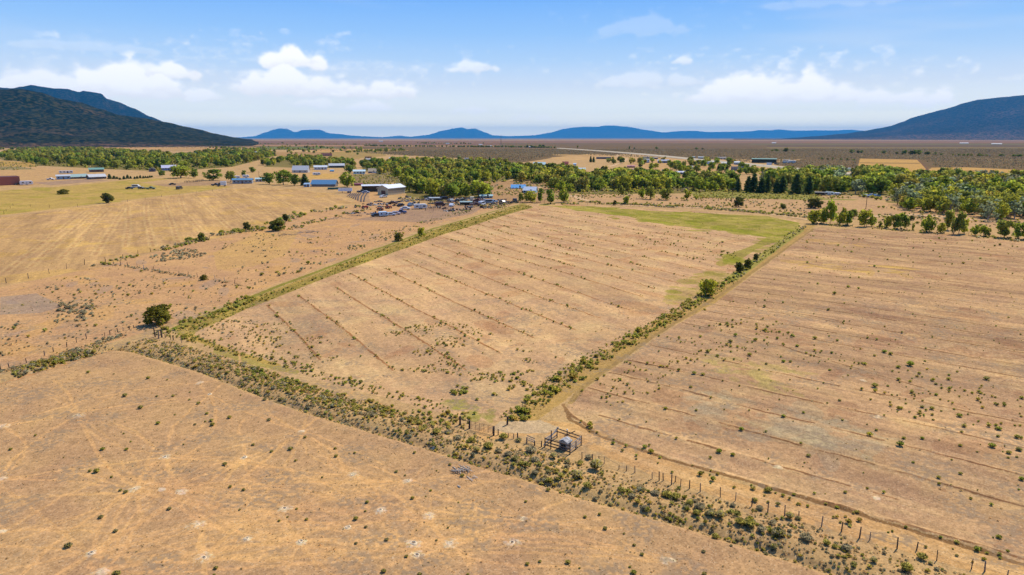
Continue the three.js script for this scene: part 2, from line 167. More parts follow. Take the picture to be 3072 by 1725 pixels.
  fill([[-346.5,-499],[-335.1,-548],[-306.8,-526.5],[-315.8,-470.8]], base(178, 146, 118)); fill([[-256.3,-457.9],[-234.5,-518.3],[-216.9,-530.6],[-190.5,-470.8],[-203.4,-448.6],[-215.9,-417.6],[-237,-423]], base(180, 146, 110));
  fill([[-253.3,-695.6],[-224.6,-733.5],[-147.7,-630.4],[-140.4,-552.5],[-165.7,-539.2],[-226.8,-630.4]], base(206, 166, 112)); fill([[-180.9,-618.8],[-158.4,-630.4],[-139,-552.5],[-161.7,-548]], base(212, 170, 98));
  fill([[-141.2,-602.1],[-114.3,-630.4],[-85.4,-510.4],[-88,-470.8],[-108.5,-470.8]], base(158, 136, 92)); fill([[-89,-402.4],[-83.3,-423],[-73,-379.4],[-69.9,-336.9],[-79.7,-343.9]], base(208, 164, 112)); fill([[-100,-407.4],[-85.2,-407.4],[-71.3,-343.9],[-77.9,-347.5]], base(186, 150, 112));
  fill([[-23.7,-510.4],[26.7,-530.6],[27.5,-457.9],[32,-402.4],[17.1,-336.9],[0.7,-343.9],[-15,-358.8]], base(184, 146, 104)); fill([[30.1,-402.4],[69,-390.6],[122.4,-379.4],[172,-375.1],[186.7,-347.5],[220.9,-294.6],[181.17,-240.3],[149,-276],[124.3,-294.6],[58,-326.8],[26.3,-351.2]], base(204, 164, 118));
  fill([[109.5,-423],[137.9,-428.4],[178.7,-407.4],[197.6,-375.1],[176.8,-355],[134.7,-362.8],[100.3,-379.4]], base(158, 148, 78)); fill([[53.3,-470.8],[72.8,-464.2],[64.4,-423],[50,-423]], base(150, 150, 76)); fill([[172.4,-392.9],[213.2,-383.8],[198.9,-351.2],[168.3,-366.8]], base(196, 160, 116));
  // ---- left: meadow, hay field, paddock
  fill(MEADOW, base(194, 162, 90)); spots(MEADOW, 260, 3, 16, base(170, 154, 62, 0.5), 41, 0.5); spots(MEADOW, 120, 3, 14, base(208, 172, 100, 0.5), 42, 0.5);
  fill(HAY, base(204, 164, 112)); spots(HAY, 500, 2, 12, base(214, 172, 94, 0.35), 43, 0.6); spots(HAY, 240, 2, 10, base(186, 148, 112, 0.35), 44, 0.5);
  for (const L of HAY_ROWS) { line(L, 2.6, base(220, 182, 124, 0.5)); line(L, 0.9, base(184, 136, 92, 0.5), [5, 3]); }
  line([[-218.9,-257.4],[-216.2,-288.1],[-197.8,-336.9],[-183.7,-423]], 1.5, base(222, 180, 110, 0.8));
  fill(PADDOCK, base(207, 162, 116)); spots(PADDOCK, 330, 1.5, 9, base(214, 166, 106, 0.5), 45, 0.6); spots(PADDOCK, 160, 1.5, 8, base(168, 146, 132, 0.4), 46, 0.5);
  fill([[-105.33,-136.76],[-99.88,-139.84],[-86.85,-128.27],[-87.9,-123.14],[-94.46,-121.92]], base(166, 146, 132, 0.6)); fill([[-84.41,-190.51],[-88.35,-231.7],[-75.02,-240.3],[-63.69,-190.51],[-65.57,-170.14],[-72.98,-165.68]], base(212, 170, 104, 0.55)); fill([[-62.9,-270.2],[-45.1,-323.6],[-9.5,-347.5],[-16.7,-294.6],[-32.8,-261.6]], base(170, 140, 116, 0.8));
  // ---- central field
  fill(CENTRAL, base(211, 170, 124)); spots(CENTRAL, 900, 1.5, 9, base(218, 184, 132, 0.35), 47, 0.7); spots(CENTRAL, 420, 1.2, 7, base(190, 140, 98, 0.4), 48, 0.7);
  const GREEN = base(142, 150, 60);
  fill([[16.7,-330.1],[35.7,-326.8],[68.5,-302.7],[106.2,-284.4],[110.4,-261.6],[101.44,-240.3],[85.04,-214.75],[72.27,-199.42],[56.84,-172.45],[54.99,-174.83],[57.93,-186.07],[73.49,-205.81],[83.5,-222.14],[74.88,-236.78],[62.9,-249.5],[54.3,-261.6],[47.8,-284.4],[33.1,-302.7]], base(170, 154, 74, 0.9)); spots([[13.8,-336.9],[69.2,-305.6],[113,-265.8],[101.44,-240.3],[83.95,-211.92],[55.26,-170.14],[53.25,-174.83],[72.48,-205.81],[81.31,-222.14],[71.04,-231.7],[50.2,-253.4],[32.2,-294.6]], 620, 1.5, 10, base(140, 142, 40, 0.45), 49, 0.6);
  fill([[48.1,-165.68],[52.78,-164.82],[44.73,-145.71],[34.84,-132.39],[29.85,-132.39],[34.07,-143.7],[40.36,-145.71]], base(186, 158, 98, 0.7)); spots([[48.59,-167.44],[54.14,-166.55],[45.05,-144.37],[34.35,-130.43],[28.24,-130.98],[34.53,-145.71]], 130, 0.8, 4, base(158, 148, 62, 0.42), 50);
  spots([[-8.26,-81.3],[-2.24,-76.98],[-2.16,-73.81],[-6.06,-74.48]], 60, 0.4, 2, base(156, 150, 70, 0.4), 51); fill([[-46.39,-101.54],[-38.36,-96.62],[-29.86,-91.42],[-29.82,-89.76],[-38.37,-94.03],[-45.32,-99.02]], base(172, 156, 78, 0.8));
  c.save(); c.beginPath(); CENTRAL.forEach(([x, z], i) => (i ? c.lineTo(x, z) : c.moveTo(x, z))); c.clip();
  for (const L of CENTRAL_ROWS) { line(L, 1.3, base(214, 172, 122, 0.45)); line(L, 0.3, base(164, 106, 66, 0.65)); line(L, 0.42, base(156, 108, 68, 0.55), [6, 5]); }
  c.restore();
  // ---- right field
  fill(RIGHT, base(196, 157, 116)); spots(RIGHT, 1100, 1.2, 8, base(204, 168, 122, 0.4), 52, 0.5); spots(RIGHT, 600, 1, 7, base(172, 128, 96, 0.4), 53, 0.5);
  c.save(); c.beginPath(); RIGHT.forEach(([x, z], i) => (i ? c.lineTo(x, z) : c.moveTo(x, z))); c.clip();
  spots([[21.93,-82.45],[33.85,-80.18],[41.55,-67.82],[35.29,-62.52],[27.27,-67.82],[20.25,-74]], 120, 1, 4.5, base(184, 162, 130, 0.4), 54, 0.6); spots([[28.53,-99.02],[40.57,-91.42],[37.24,-81.3],[29.49,-86.09],[26.3,-94.33]], 90, 0.8, 3.5, base(188, 164, 100, 0.45), 55, 0.6); spots([[75.46,-184.99],[98.35,-170.14],[92.85,-157.41],[73,-170.14]], 50, 1.5, 6, base(206, 166, 92, 0.5), 56, 0.5); spots([[95.66,-219.87],[112.06,-205.81],[103.21,-196.36],[88.72,-205.81]], 40, 1, 5, base(212, 168, 96, 0.5), 57, 0.5);
  for (const L of RIGHT_ROWS) { line(L, 1.5, base(206, 168, 122, 0.6)); line(L, 0.3, base(148, 106, 72, 0.62), [9, 2, 4, 3]); line(L, 0.42, base(130, 92, 62, 0.6), [7, 4, 3, 6]); }
  c.restore();
  // ---- verges, bare track beside the fence
  fill(VERGE, base(168, 146, 74)); line([[8.8,-333.5],[-5.2,-293.3],[-24.3,-240.3],[-40.62,-183.92],[-49.1,-149.9],[-53.49,-130.43],[-55.58,-117.48],[-55.61,-111.46],[-51,-106],[-42.42,-99.35],[-33.88,-93.59]], 1.1, base(188, 158, 84)); line([[6,-340.3],[-9.6,-297.3],[-28.24,-243.91],[-43.11,-182.87],[-51.66,-146.4],[-56.16,-124.38],[-58.12,-112.91]], 1.4, base(150, 140, 64));
  line([[111.7,-254.4],[82.63,-205.81],[53.64,-157.41],[38.83,-132.39],[26.43,-115.04],[17.95,-102.4],[10.37,-90.03],[4.74,-80.18],[0.93,-74]], 3.4, base(190, 154, 92)); line([[108.18,-243.91],[78.49,-195.16],[57.09,-160.62],[41.93,-136.16],[26.54,-112.91],[16.51,-96.62],[9.1,-84.23],[7.23,-79.08]], 0.8, base(172, 140, 88)); line([[101.91,-240.3],[71.98,-190.51],[50.09,-153.57]], 3, base(168, 156, 80));
  const TRACK = [[-2.45,-70.79],[0.9,-71.68],[3.93,-72.14],[7.53,-70.35],[10.97,-66.23],[15.21,-61.68],[20.47,-57.61],[27.52,-52.82],[33.59,-48.7],[38.89,-45.1],[44.76,-40.75]];
  line(TRACK, 3.6, base(214, 168, 112)); line(TRACK, 1.2, base(224, 182, 126, 0.7)); fill([[-1.39,-73.81],[3.25,-74],[5.41,-71.68],[3.84,-70.35],[-0.59,-70.79],[-2.48,-71.68]], base(206, 176, 138)); line([[6.29,-78.55],[6.79,-73.81],[9.31,-69.83],[15.74,-64.1],[26.22,-56.59],[39.39,-46.73],[45.87,-41.94]], 0.5, base(150, 114, 74));
  // ---- foreground pasture
  const PASTURE = [...DITCH, ...[[27.92,-24.37]], [120, 60], [-400, 60], ...[[-79.2,-61.14]]];
  fill(PASTURE, base(200, 159, 115)); spots(PASTURE, 900, 0.8, 4.4, base(212, 166, 112, 0.3), 58, 0.7); spots(PASTURE, 2600, 0.15, 1.2, base(172, 142, 114, 0.4), 59, 0.8); spots(PASTURE, 5000, 0.05, 0.16, base(226, 204, 172, 0.6), 60); spots(PASTURE, 4000, 0.05, 0.18, base(136, 104, 74, 0.6), 63);
  const r = rng(77);
  for (let i = 0; i < 240; i++) {                       // animal paths between the burrows
    const a = MOUNDS[Math.floor(r() * 29)], b = MOUNDS[Math.floor(r() * 29)], d = Math.hypot(a[0] - b[0], a[1] - b[1]); if (d > 26 || d < 2) continue;
    const over = r() < 0.5 ? 1.7 : 1, P = []; for (let k = 0; k <= 8; k++) { const t = k / 8 * over, w = Math.sin(t * 3.1) * d * 0.14 * (((i * 7) % 11) / 5 - 1); P.push([mix(a[0], b[0], t) + w * (b[1] - a[1]) / d + (r() - 0.5) * 0.5, mix(a[1], b[1], t) - w * (b[0] - a[0]) / d + (r() - 0.5) * 0.5]); }
    line(P, 0.22 + 0.2 * r(), base(228, 178, 120, 0.42 + 0.36 * r()));
  }
  for (const m of MOUNDS) { c.fillStyle = base(224, 182, 128, 0.4); c.beginPath(); c.ellipse(m[0], m[1], m[2] * 0.55, m[2] * 0.5, 0, 0, 7); c.fill(); for (let k = 0; k < 60; k++) { const a = r() * 6.3, q = r() * m[2] * 0.5, s = 0.05 + r() * 0.11; c.fillStyle = base(220 + r() * 20, 194 + r() * 18, 158 + r() * 16, 0.7); c.beginPath(); c.ellipse(m[0] + Math.cos(a) * q, m[1] + Math.sin(a) * q, s, s * 0.8, r() * 3, 0, 7); c.fill(); } }
  line(DITCH, 0.9, base(196, 150, 104)); line(DITCH.map(([x, z]) => [x - 1.3, z - 2.2]), 3.4, base(198, 162, 112));
}
const tiny = (x, y) => hash(Math.floor(x * 977) ^ 91, Math.floor(y * 977) ^ 47);
function groundTexture(x0, x1, z0, z1, W, H) {          // rows run from z1 (near) to z0 (far)
  const px = (x1 - x0) / W, cv = document.createElement('canvas'); cv.width = W; cv.height = H;
  const c = cv.getContext('2d'); c.setTransform(W / (x1 - x0), 0, 0, -H / (z1 - z0), -x0 * W / (x1 - x0), z1 * H / (z1 - z0)); drawPlan(c, px);
  const plan = c.getImageData(0, 0, W, H).data, out = new Uint8Array(W * H * 4), far = px > 1.2;
  const f1 = 1 / (2.1 * px), f2 = far ? 1 / (7 * px) : 1 / Math.max(0.42, 4 * px), f3 = far ? 0.012 : 0.22, amp = far ? 0.09 : 0.15;
  for (let j = 0; j < H; j++) for (let i = 0; i < W; i++) {
    const x = x0 + (i + 0.5) * px, z = z1 - (j + 0.5) * (z1 - z0) / H;
    const wA = vn(x * f2 * 0.5 + 3, z * f2 * 0.5) - 0.5, wB = vn(x * f2 * 0.5 + 31, z * f2 * 0.5 + 11) - 0.5, wob = far ? 5 : 0.28;
    const si = Math.min(W - 1, Math.max(0, Math.round(i + wA * wob / px))), sj = Math.min(H - 1, Math.max(0, Math.round(j + wB * wob / px * H * px / (z1 - z0)))), s = (sj * W + si) * 4, o = (j * W + i) * 4;
    const a = vn(x * f1, z * f1) - 0.5, b = vn(x * f2 + 7, z * f2) - 0.5, m = fbm(x * f3, z * f3 + 50, 3) - 0.5, g = hash(i * 7 + 1, j * 13 + (W | 0)) - 0.5;
    let k = 1 + amp * (a * 1.2 + b * 0.9 + g * 0.9) + m * 0.13;
    let r = plan[s] * k, gg = plan[s + 1] * (k + m * 0.02), bb = plan[s + 2] * (k - m * 0.07);
    if (!far) {                                           // marks left by plough and mower, drawn out along the rows of each field
      const F = inside(x, z, RIGHT) ? [0.796, 0.605, 0.13, 1] : inside(x, z, CENTRAL) ? [0.469, 0.883, 0.08, 1] : inside(x, z, HAY) ? [0.469, 0.883, 0.10, 0] : null;
      if (F) { const u = x * F[0] + z * F[1], v = -x * F[1] + z * F[0], q = F[2] * ((vn(u * 0.045, v * 0.42) - 0.5) * 1.3 + (vn(u * 0.12 + 9, v * 1.5) - 0.5) + (vn(u * 0.02 + 4, v * 0.16) - 0.5) * 1.2); r *= 1 + q; gg *= 1 + q * 1.05; bb *= 1 + q * 0.9; }
    }
    if (!far && z > -135) {                              // loose grey gravel showing through the pasture, pale stones, bits of straw
      const gr = smooth(0.50, 0.70, fbm(x * 0.3 + 9, z * 0.36, 4)) * smooth(0.36, 0.66, vn(x * 3.4, z * 3.4)) * 0.62, st = g > 0.478 ? 0.6 : g < -0.482 ? -0.35 : 0;
      r = mix(r, 140, gr); gg = mix(gg, 116, gr); bb = mix(bb, 88, gr);
      if (st > 0) { r = mix(r, 214, st); gg = mix(gg, 192, st); bb = mix(bb, 154, st); } else { r *= 1 + st; gg *= 1 + st; bb *= 1 + st; }
    }
    out[o] = clamp(r, 0, 255); out[o + 1] = clamp(gg, 0, 255); out[o + 2] = clamp(bb, 0, 255); out[o + 3] = 255;
  }
  const t = new THREE.DataTexture(out, W, H); t.colorSpace = THREE.SRGBColorSpace; t.magFilter = THREE.LinearFilter; t.needsUpdate = true; return t;
}
function sheet(name, x0, x1, z0, z1, step, W, H, dy = 0) {
  const nx = Math.max(2, Math.round((x1 - x0) / step)), nz = Math.max(2, Math.round((z1 - z0) / step)), P = new Float32Array((nx + 1) * (nz + 1) * 3), U = new Float32Array((nx + 1) * (nz + 1) * 2), I = new Uint32Array(nx * nz * 6);
  for (let j = 0, k = 0; j <= nz; j++) for (let i = 0; i <= nx; i++, k++) { const x = mix(x0, x1, i / nx), z = mix(z1, z0, j / nz); P[k * 3] = x; P[k * 3 + 1] = ground(x, z) + dy; P[k * 3 + 2] = z; U[k * 2] = i / nx; U[k * 2 + 1] = j / nz; }
  for (let j = 0, k = 0; j < nz; j++) for (let i = 0; i < nx; i++) { const a = j * (nx + 1) + i; I[k++] = a; I[k++] = a + 1; I[k++] = a + nx + 1; I[k++] = a + 1; I[k++] = a + nx + 2; I[k++] = a + nx + 1; }
  const g = new THREE.BufferGeometry(); g.setAttribute('position', new THREE.BufferAttribute(P, 3)); g.setAttribute('uv', new THREE.BufferAttribute(U, 2)); g.setIndex(new THREE.BufferAttribute(I, 1)); g.computeVertexNormals();
  return structure(name, g, matte({ map: groundTexture(x0, x1, z0, z1, W, H) }));
}
sheet('ground', -64, 64, -112, -34, 0.36, 2048, 1248);
sheet('ground', -170, -64, -112, -34, 0.9, 1024, 754); sheet('ground', 64, 170, -112, -34, 0.9, 1024, 754);
sheet('ground', -170, 0, -208, -112, 0.55, 2048, 1156); sheet('ground', 0, 170, -208, -112, 0.55, 2048, 1156);
sheet('ground', -310, 0, -400, -208, 1.6, 2048, 1268); sheet('ground', 0, 310, -400, -208, 1.6, 2048, 1268);
sheet('ground', -310, -170, -208, -34, 4, 512, 636); sheet('ground', 170, 310, -208, -34, 4, 512, 636);
sheet('ground', -800, 0, -1000, -400, 20, 2048, 1536); sheet('ground', 0, 800, -1000, -400, 20, 2048, 1536);
sheet('plain', -2000, 2000, -2600, -1000, 80, 2048, 819); sheet('plain', -8000, 8000, -10000, -2600, 400, 2048, 947);
structure('plain', new THREE.PlaneGeometry(84000, 56000).rotateX(-Math.PI / 2).translate(0, -1.4, -26500), matte({ color: new THREE.Color(0.20, 0.145, 0.10) }));
console.log('ground done');

// ---------------------------------------------------------------- mountains: skylines as [azimuth, elevation], crest distance, front and back depth
const woodTexture = (() => {                            // pinyon and juniper speckled over bare soil
  const N = 1024, d = new Uint8Array(N * N * 4), w = (i) => ((i % N) + N) % N;
  for (let j = 0; j < N; j++) for (let i = 0; i < N; i++) { const k = (j * N + i) * 4, n = hash(i, j) * 26; d[k] = 190 + n; d[k + 1] = 162 + n; d[k + 2] = 136 + n; d[k + 3] = 255; }
  const r = rng(3);
  for (let q = 0; q < 46000; q++) { const x = r() * N, y = r() * N, s = 1.2 + r() * 2.6, g = 0.75 + r() * 0.5; for (let b = -4; b <= 4; b++) for (let a = -4; a <= 4; a++) if (a * a + b * b < s * s) { const k = (w(Math.round(y) + b) * N + w(Math.round(x) + a)) * 4; d[k] = 70 * g; d[k + 1] = 88 * g; d[k + 2] = 62 * g; } }
  const t = new THREE.DataTexture(d, N, N); t.colorSpace = THREE.SRGBColorSpace; t.wrapS = t.wrapT = THREE.RepeatWrapping; t.magFilter = THREE.LinearFilter; t.needsUpdate = true; return t;
})();
function mountain(name, line, D, front, back, { n = 220, m = 40, rough = 0.10, scale = 900, tex = 2600, color, bare, foot = 1.6, bareTo = 0.16, seed = 0 }) {
  const P = [], U = [], C = [], I = [], a0 = line[0][0], a1 = line[line.length - 1][0];
  for (let i = 0; i <= n; i++) {
    const az = mix(a0, a1, i / n); let k = 0; while (k < line.length - 2 && line[k + 1][0] < az) k++;
    const t = clamp((az - line[k][0]) / (line[k + 1][0] - line[k][0])), s = t * t * (3 - 2 * t), el = mix(line[k][1], line[k + 1][1], mix(t, s, 0.5));
    const Hc = Math.max(0, 32 + D * Math.tan(R(el))) + 0.001, end = smooth(0, 0.02, i / n) * smooth(0, 0.02, 1 - i / n);
    for (let j = 0; j <= m; j++) {
      const v = j / m * 2 - 1, dist = D + (v < 0 ? v * front : v * back), q = Math.abs(v), x = Math.sin(R(az)) * dist, z = -Math.cos(R(az)) * dist;
      const shape = Math.pow(1 - q, foot) * (0.55 + 0.45 * (1 - q)), gully = (Math.abs(fbm(x / scale + seed, z / scale, 5) - 0.5) * 2 - 0.35) * rough * 4 * q * (1 - q);
      const h = Hc * Math.max(0, shape + gully * 1.2 * Math.sqrt(shape)) * (0.2 + 0.8 * end) + (hash(i * 3 + seed, j) - 0.5) * Hc * 0.006;
      P.push(x, v === -1 || v === 1 ? -3 : h - 1, z); U.push(x / tex, z / tex);
      const patch = smooth(0.50, 0.72, fbm(x / scale * 2.2 + 40 + seed, z / scale * 2.2, 4)) * 0.45 + smooth(bareTo, bareTo * 0.35, shape + (fbm(x / 300, z / 300, 3) - 0.5) * 0.12);
      for (let c = 0; c < 3; c++) C.push(mix(color[c], bare[c], clamp(patch)));
    }
  }
  for (let i = 0; i < n; i++) for (let j = 0; j < m; j++) { const a = i * (m + 1) + j; I.push(a, a + m + 1, a + 1, a + 1, a + m + 1, a + m + 2); }
  const g = new THREE.BufferGeometry(); g.setAttribute('position', new THREE.Float32BufferAttribute(P, 3)); g.setAttribute('uv', new THREE.Float32BufferAttribute(U, 2)); g.setAttribute('color', new THREE.Float32BufferAttribute(C, 3)); g.setIndex(I); g.computeVertexNormals();
  return structure(name, g, matte({ map: woodTexture, vertexColors: true }));
}
mountain('mountain', [[-46.6,1.49],[-40.84,2.53],[-35.82,3.07],[-34.74,3.16],[-33.66,2.98],[-32.58,2.58],[-31.44,2.39],[-30.3,1.97],[-29.12,1.56],[-27.88,1.41],[-26.18,1.1],[-24.89,0.78],[-24,0.59],[-23.11,0.32],[-22.43,0.18],[-21.73,0.03],[-20.91,-0.09],[-19.96,-0.17]], 4600, 2000, 2200, { n: 320, m: 70, rough: 0.34, scale: 520, tex: 3000, color: [0.07, 0.088, 0.04], bare: [0.27, 0.185, 0.135], bareTo: 0.10, foot: 1.25, seed: 2 });
mountain('mountain', [[-46.45,2.4],[-40.79,2.87],[-35.81,3.2],[-35.19,3.16],[-34.73,3.28],[-34.07,3.42],[-33.43,3.33],[-32.88,3.25],[-32.12,3.25],[-31.44,3.06],[-31.16,3.15],[-30.57,3.08],[-30.08,2.99],[-29.82,2.66],[-29.22,2.49],[-28.23,2.05],[-27.23,1.49],[-26.19,1.05],[-25.22,0.75],[-23.58,0.25],[-21.74,0.01]], 12000, 3400, 3500, { rough: 0.3, scale: 800, tex: 4000, color: [0.04, 0.055, 0.033], bare: [0.34, 0.24, 0.18], bareTo: 0.02, seed: 9 });
mountain('mountain', [[17.59,-0.3],[20.13,-0.17],[21.93,-0.02],[23.54,0.1],[25.34,0.27],[26.64,0.46],[27.7,0.66],[28.32,0.8],[29.02,1.07],[29.71,1.39],[30.2,1.54],[30.69,1.69],[31.46,1.9],[32.03,2.07],[32.58,2.3],[33.5,2.51],[34.59,2.61],[35.87,2.71],[38.06,2.72],[41.26,2.54],[45.6,1.89],[51.62,1.02],[58.03,0.17]], 16500, 6200, 4500, { rough: 0.16, scale: 1500, tex: 5200, color: [0.075, 0.075, 0.055], bare: [0.30, 0.21, 0.17], bareTo: 0.22, foot: 1.5, seed: 14 });
const HILL = { rough: 0.16, scale: 5200, tex: 9000, color: [0.15, 0.185, 0.14], bare: [0.30, 0.27, 0.21], bareTo: 0.05, seed: 21 };
mountain('hills', [[-23.14,-0.04],[-21.26,0.01],[-20.3,0.08],[-19.31,0.41],[-18.81,0.59],[-18.36,0.69],[-17.87,0.66],[-17.22,0.41],[-16.59,0.57],[-16.08,0.59],[-15.4,0.6],[-14.58,0.32],[-13.81,0.26],[-13.04,0.16],[-11.74,0.08],[-10.43,0.02],[-9.11,-0.05]], 46000, 6000, 4000, HILL);
mountain('hills', [[-12.27,-0.05],[-10.43,0.03],[-9.1,0.14],[-8.3,0.06],[-6.96,0.19],[-6.28,0.35],[-5.87,0.51],[-5.33,0.59],[-4.87,0.7],[-4.11,0.8],[-3.65,0.67],[-3.02,0.72],[-2.62,0.56],[-2.29,0.43],[-1.53,0.17],[0,0.09],[1.75,-0.02]], 47000, 6000, 4000, HILL);
mountain('hills', [[-1.53,0.01],[0,0.11],[1.75,0.17],[3.11,0.38],[4.19,0.67],[5,0.8],[5.81,0.85],[7.02,0.85],[7.47,0.93],[8.09,0.95],[9.29,0.85],[10.88,0.58],[12.33,0.37],[14.53,0.16],[17.57,-0.02]], 48000, 6000, 4000, HILL);
mountain('hills', [[8.52,0.01],[11.42,0.32],[12.33,0.4],[13.49,0.5],[14.39,0.52],[15.79,0.42],[17.54,0.44],[18.77,0.46],[19.49,0.56],[20.22,0.53],[20.81,0.6],[22,0.5],[23.51,0.52],[24.64,0.51],[25.75,0.56],[26.86,0.46],[29,0.28],[32.07,0]], 51000, 5000, 3000, HILL);

// ---------------------------------------------------------------- roads
function ribbon(name, L, w, m, dy = 0.06) {
  const pts = []; along(L, 6, (x, z) => pts.push([x, z])); pts.push(L[L.length - 1]);
  const P = [], I = [], U = [];
  pts.forEach(([x, z], i) => { const a = pts[Math.max(0, i - 1)], b = pts[Math.min(pts.length - 1, i + 1)], l = Math.hypot(b[0] - a[0], b[1] - a[1]), nx = -(b[1] - a[1]) / l, nz = (b[0] - a[0]) / l, j = (vn(i * 0.6, w * 9) - 0.5) * w * 0.16; for (const s of [-1, 1]) { const X = x + nx * s * (w / 2 + j), Z = z + nz * s * (w / 2 + j); P.push(X, ground(X, Z) + dy, Z); U.push(X / 8, Z / 8); } if (i) { const k = i * 2; I.push(k - 2, k, k - 1, k - 1, k, k + 1); } });
  const g = new THREE.BufferGeometry(); g.setAttribute('position', new THREE.Float32BufferAttribute(P, 3)); g.setAttribute('uv', new THREE.Float32BufferAttribute(U, 2)); g.setIndex(I); g.computeVertexNormals();
  return structure(name, g, m);
}
function embankment(name, L, w, m, up) {                // a road on a low bank
  const pts = []; along(L, 12, (x, z) => pts.push([x, z]));
  const P = [], I = [], U = [], o = [[-w / 2 - 4, -0.1], [-w / 2, up], [w / 2, up], [w / 2 + 4, -0.1]];
  pts.forEach(([x, z], i) => { const a = pts[Math.max(0, i - 1)], b = pts[Math.min(pts.length - 1, i + 1)], l = Math.hypot(b[0] - a[0], b[1] - a[1]), nx = -(b[1] - a[1]) / l, nz = (b[0] - a[0]) / l; for (const [s, y] of o) { P.push(x + nx * s, y, z + nz * s); U.push((x + nx * s) / 8, (z + nz * s) / 8); } if (i) for (let k = 0; k < 3; k++) { const q = i * 4 + k; I.push(q - 4, q - 3, q, q, q - 3, q + 1); } });
  const g = new THREE.BufferGeometry(); g.setAttribute('position', new THREE.Float32BufferAttribute(P, 3)); g.setAttribute('uv', new THREE.Float32BufferAttribute(U, 2)); g.setIndex(I); g.computeVertexNormals();
  return structure(name, g, m);
}
const HIGHWAY = [[140.9,-2088.7],[206.6,-1698.5],[250.2,-1359.3],[263.1,-1182],[269.5,-1037.4],[282.2,-911.7],[288.3,-780.1],[289.6,-733.5],[289.8,-678.1],[296.4,-624.5],[304.1,-581.3],[313.2,-557.1]];
function speckle(seed, r, g, b, a) { const N = 256, d = new Uint8Array(N * N * 4); for (let i = 0; i < N * N; i++) { const k = 1 + (hash(i % N + seed, Math.floor(i / N)) - 0.5) * a + (vn((i % N) / 16 + seed, Math.floor(i / N) / 16) - 0.5) * a; d[i * 4] = clamp(r * k, 0, 255); d[i * 4 + 1] = clamp(g * k, 0, 255); d[i * 4 + 2] = clamp(b * k, 0, 255); d[i * 4 + 3] = 255; } const t = new THREE.DataTexture(d, N, N); t.colorSpace = THREE.SRGBColorSpace; t.wrapS = t.wrapT = THREE.RepeatWrapping; t.magFilter = THREE.LinearFilter; t.needsUpdate = true; return t; }
const gravel = matte({ map: speckle(1, 182, 164, 134, 0.25) }), dirt = matte({ map: speckle(2, 196, 158, 112, 0.3) });
embankment('highway', [[140.9,-2088.7],[206.6,-1698.5],[250.2,-1359.3],[263.1,-1182],[269.5,-1037.4],[282.2,-911.7],[288.3,-780.1],[289.6,-733.5],[289.8,-678.1],[296.4,-624.5],[304.1,-581.3],[313.2,-557.1]], 11, gravel, 1.3);
ribbon('dirt_road', [[13.1,-423],[17.2,-448.6],[23.7,-470.8],[30.2,-495.3],[39.5,-530.6]], 5, dirt, 0.12);
ribbon('dirt_road', [[46.1,-333.5],[58,-326.8],[87.3,-317.4],[104.5,-300],[111.3,-286.8],[118,-271.4],[117.8,-257.4]], 2.4, dirt, 0.08);
ribbon('dirt_road', [[132.3,-293.3],[146.6,-281.9],[169.5,-288.1],[178.7,-276],[193.7,-257.4]], 5, dirt, 0.08);
ribbon('dirt_road', [[205.8,-1345.9],[178,-1182],[176.7,-1070.1],[148.3,-924.1],[109.7,-775.6]], 5, dirt, 0.1);
ribbon('dirt_road', [[30.8,-375.1],[34.7,-388.3],[36.5,-358.8],[40.2,-353.1]], 4, dirt, 0.1);
console.log('mountains done');

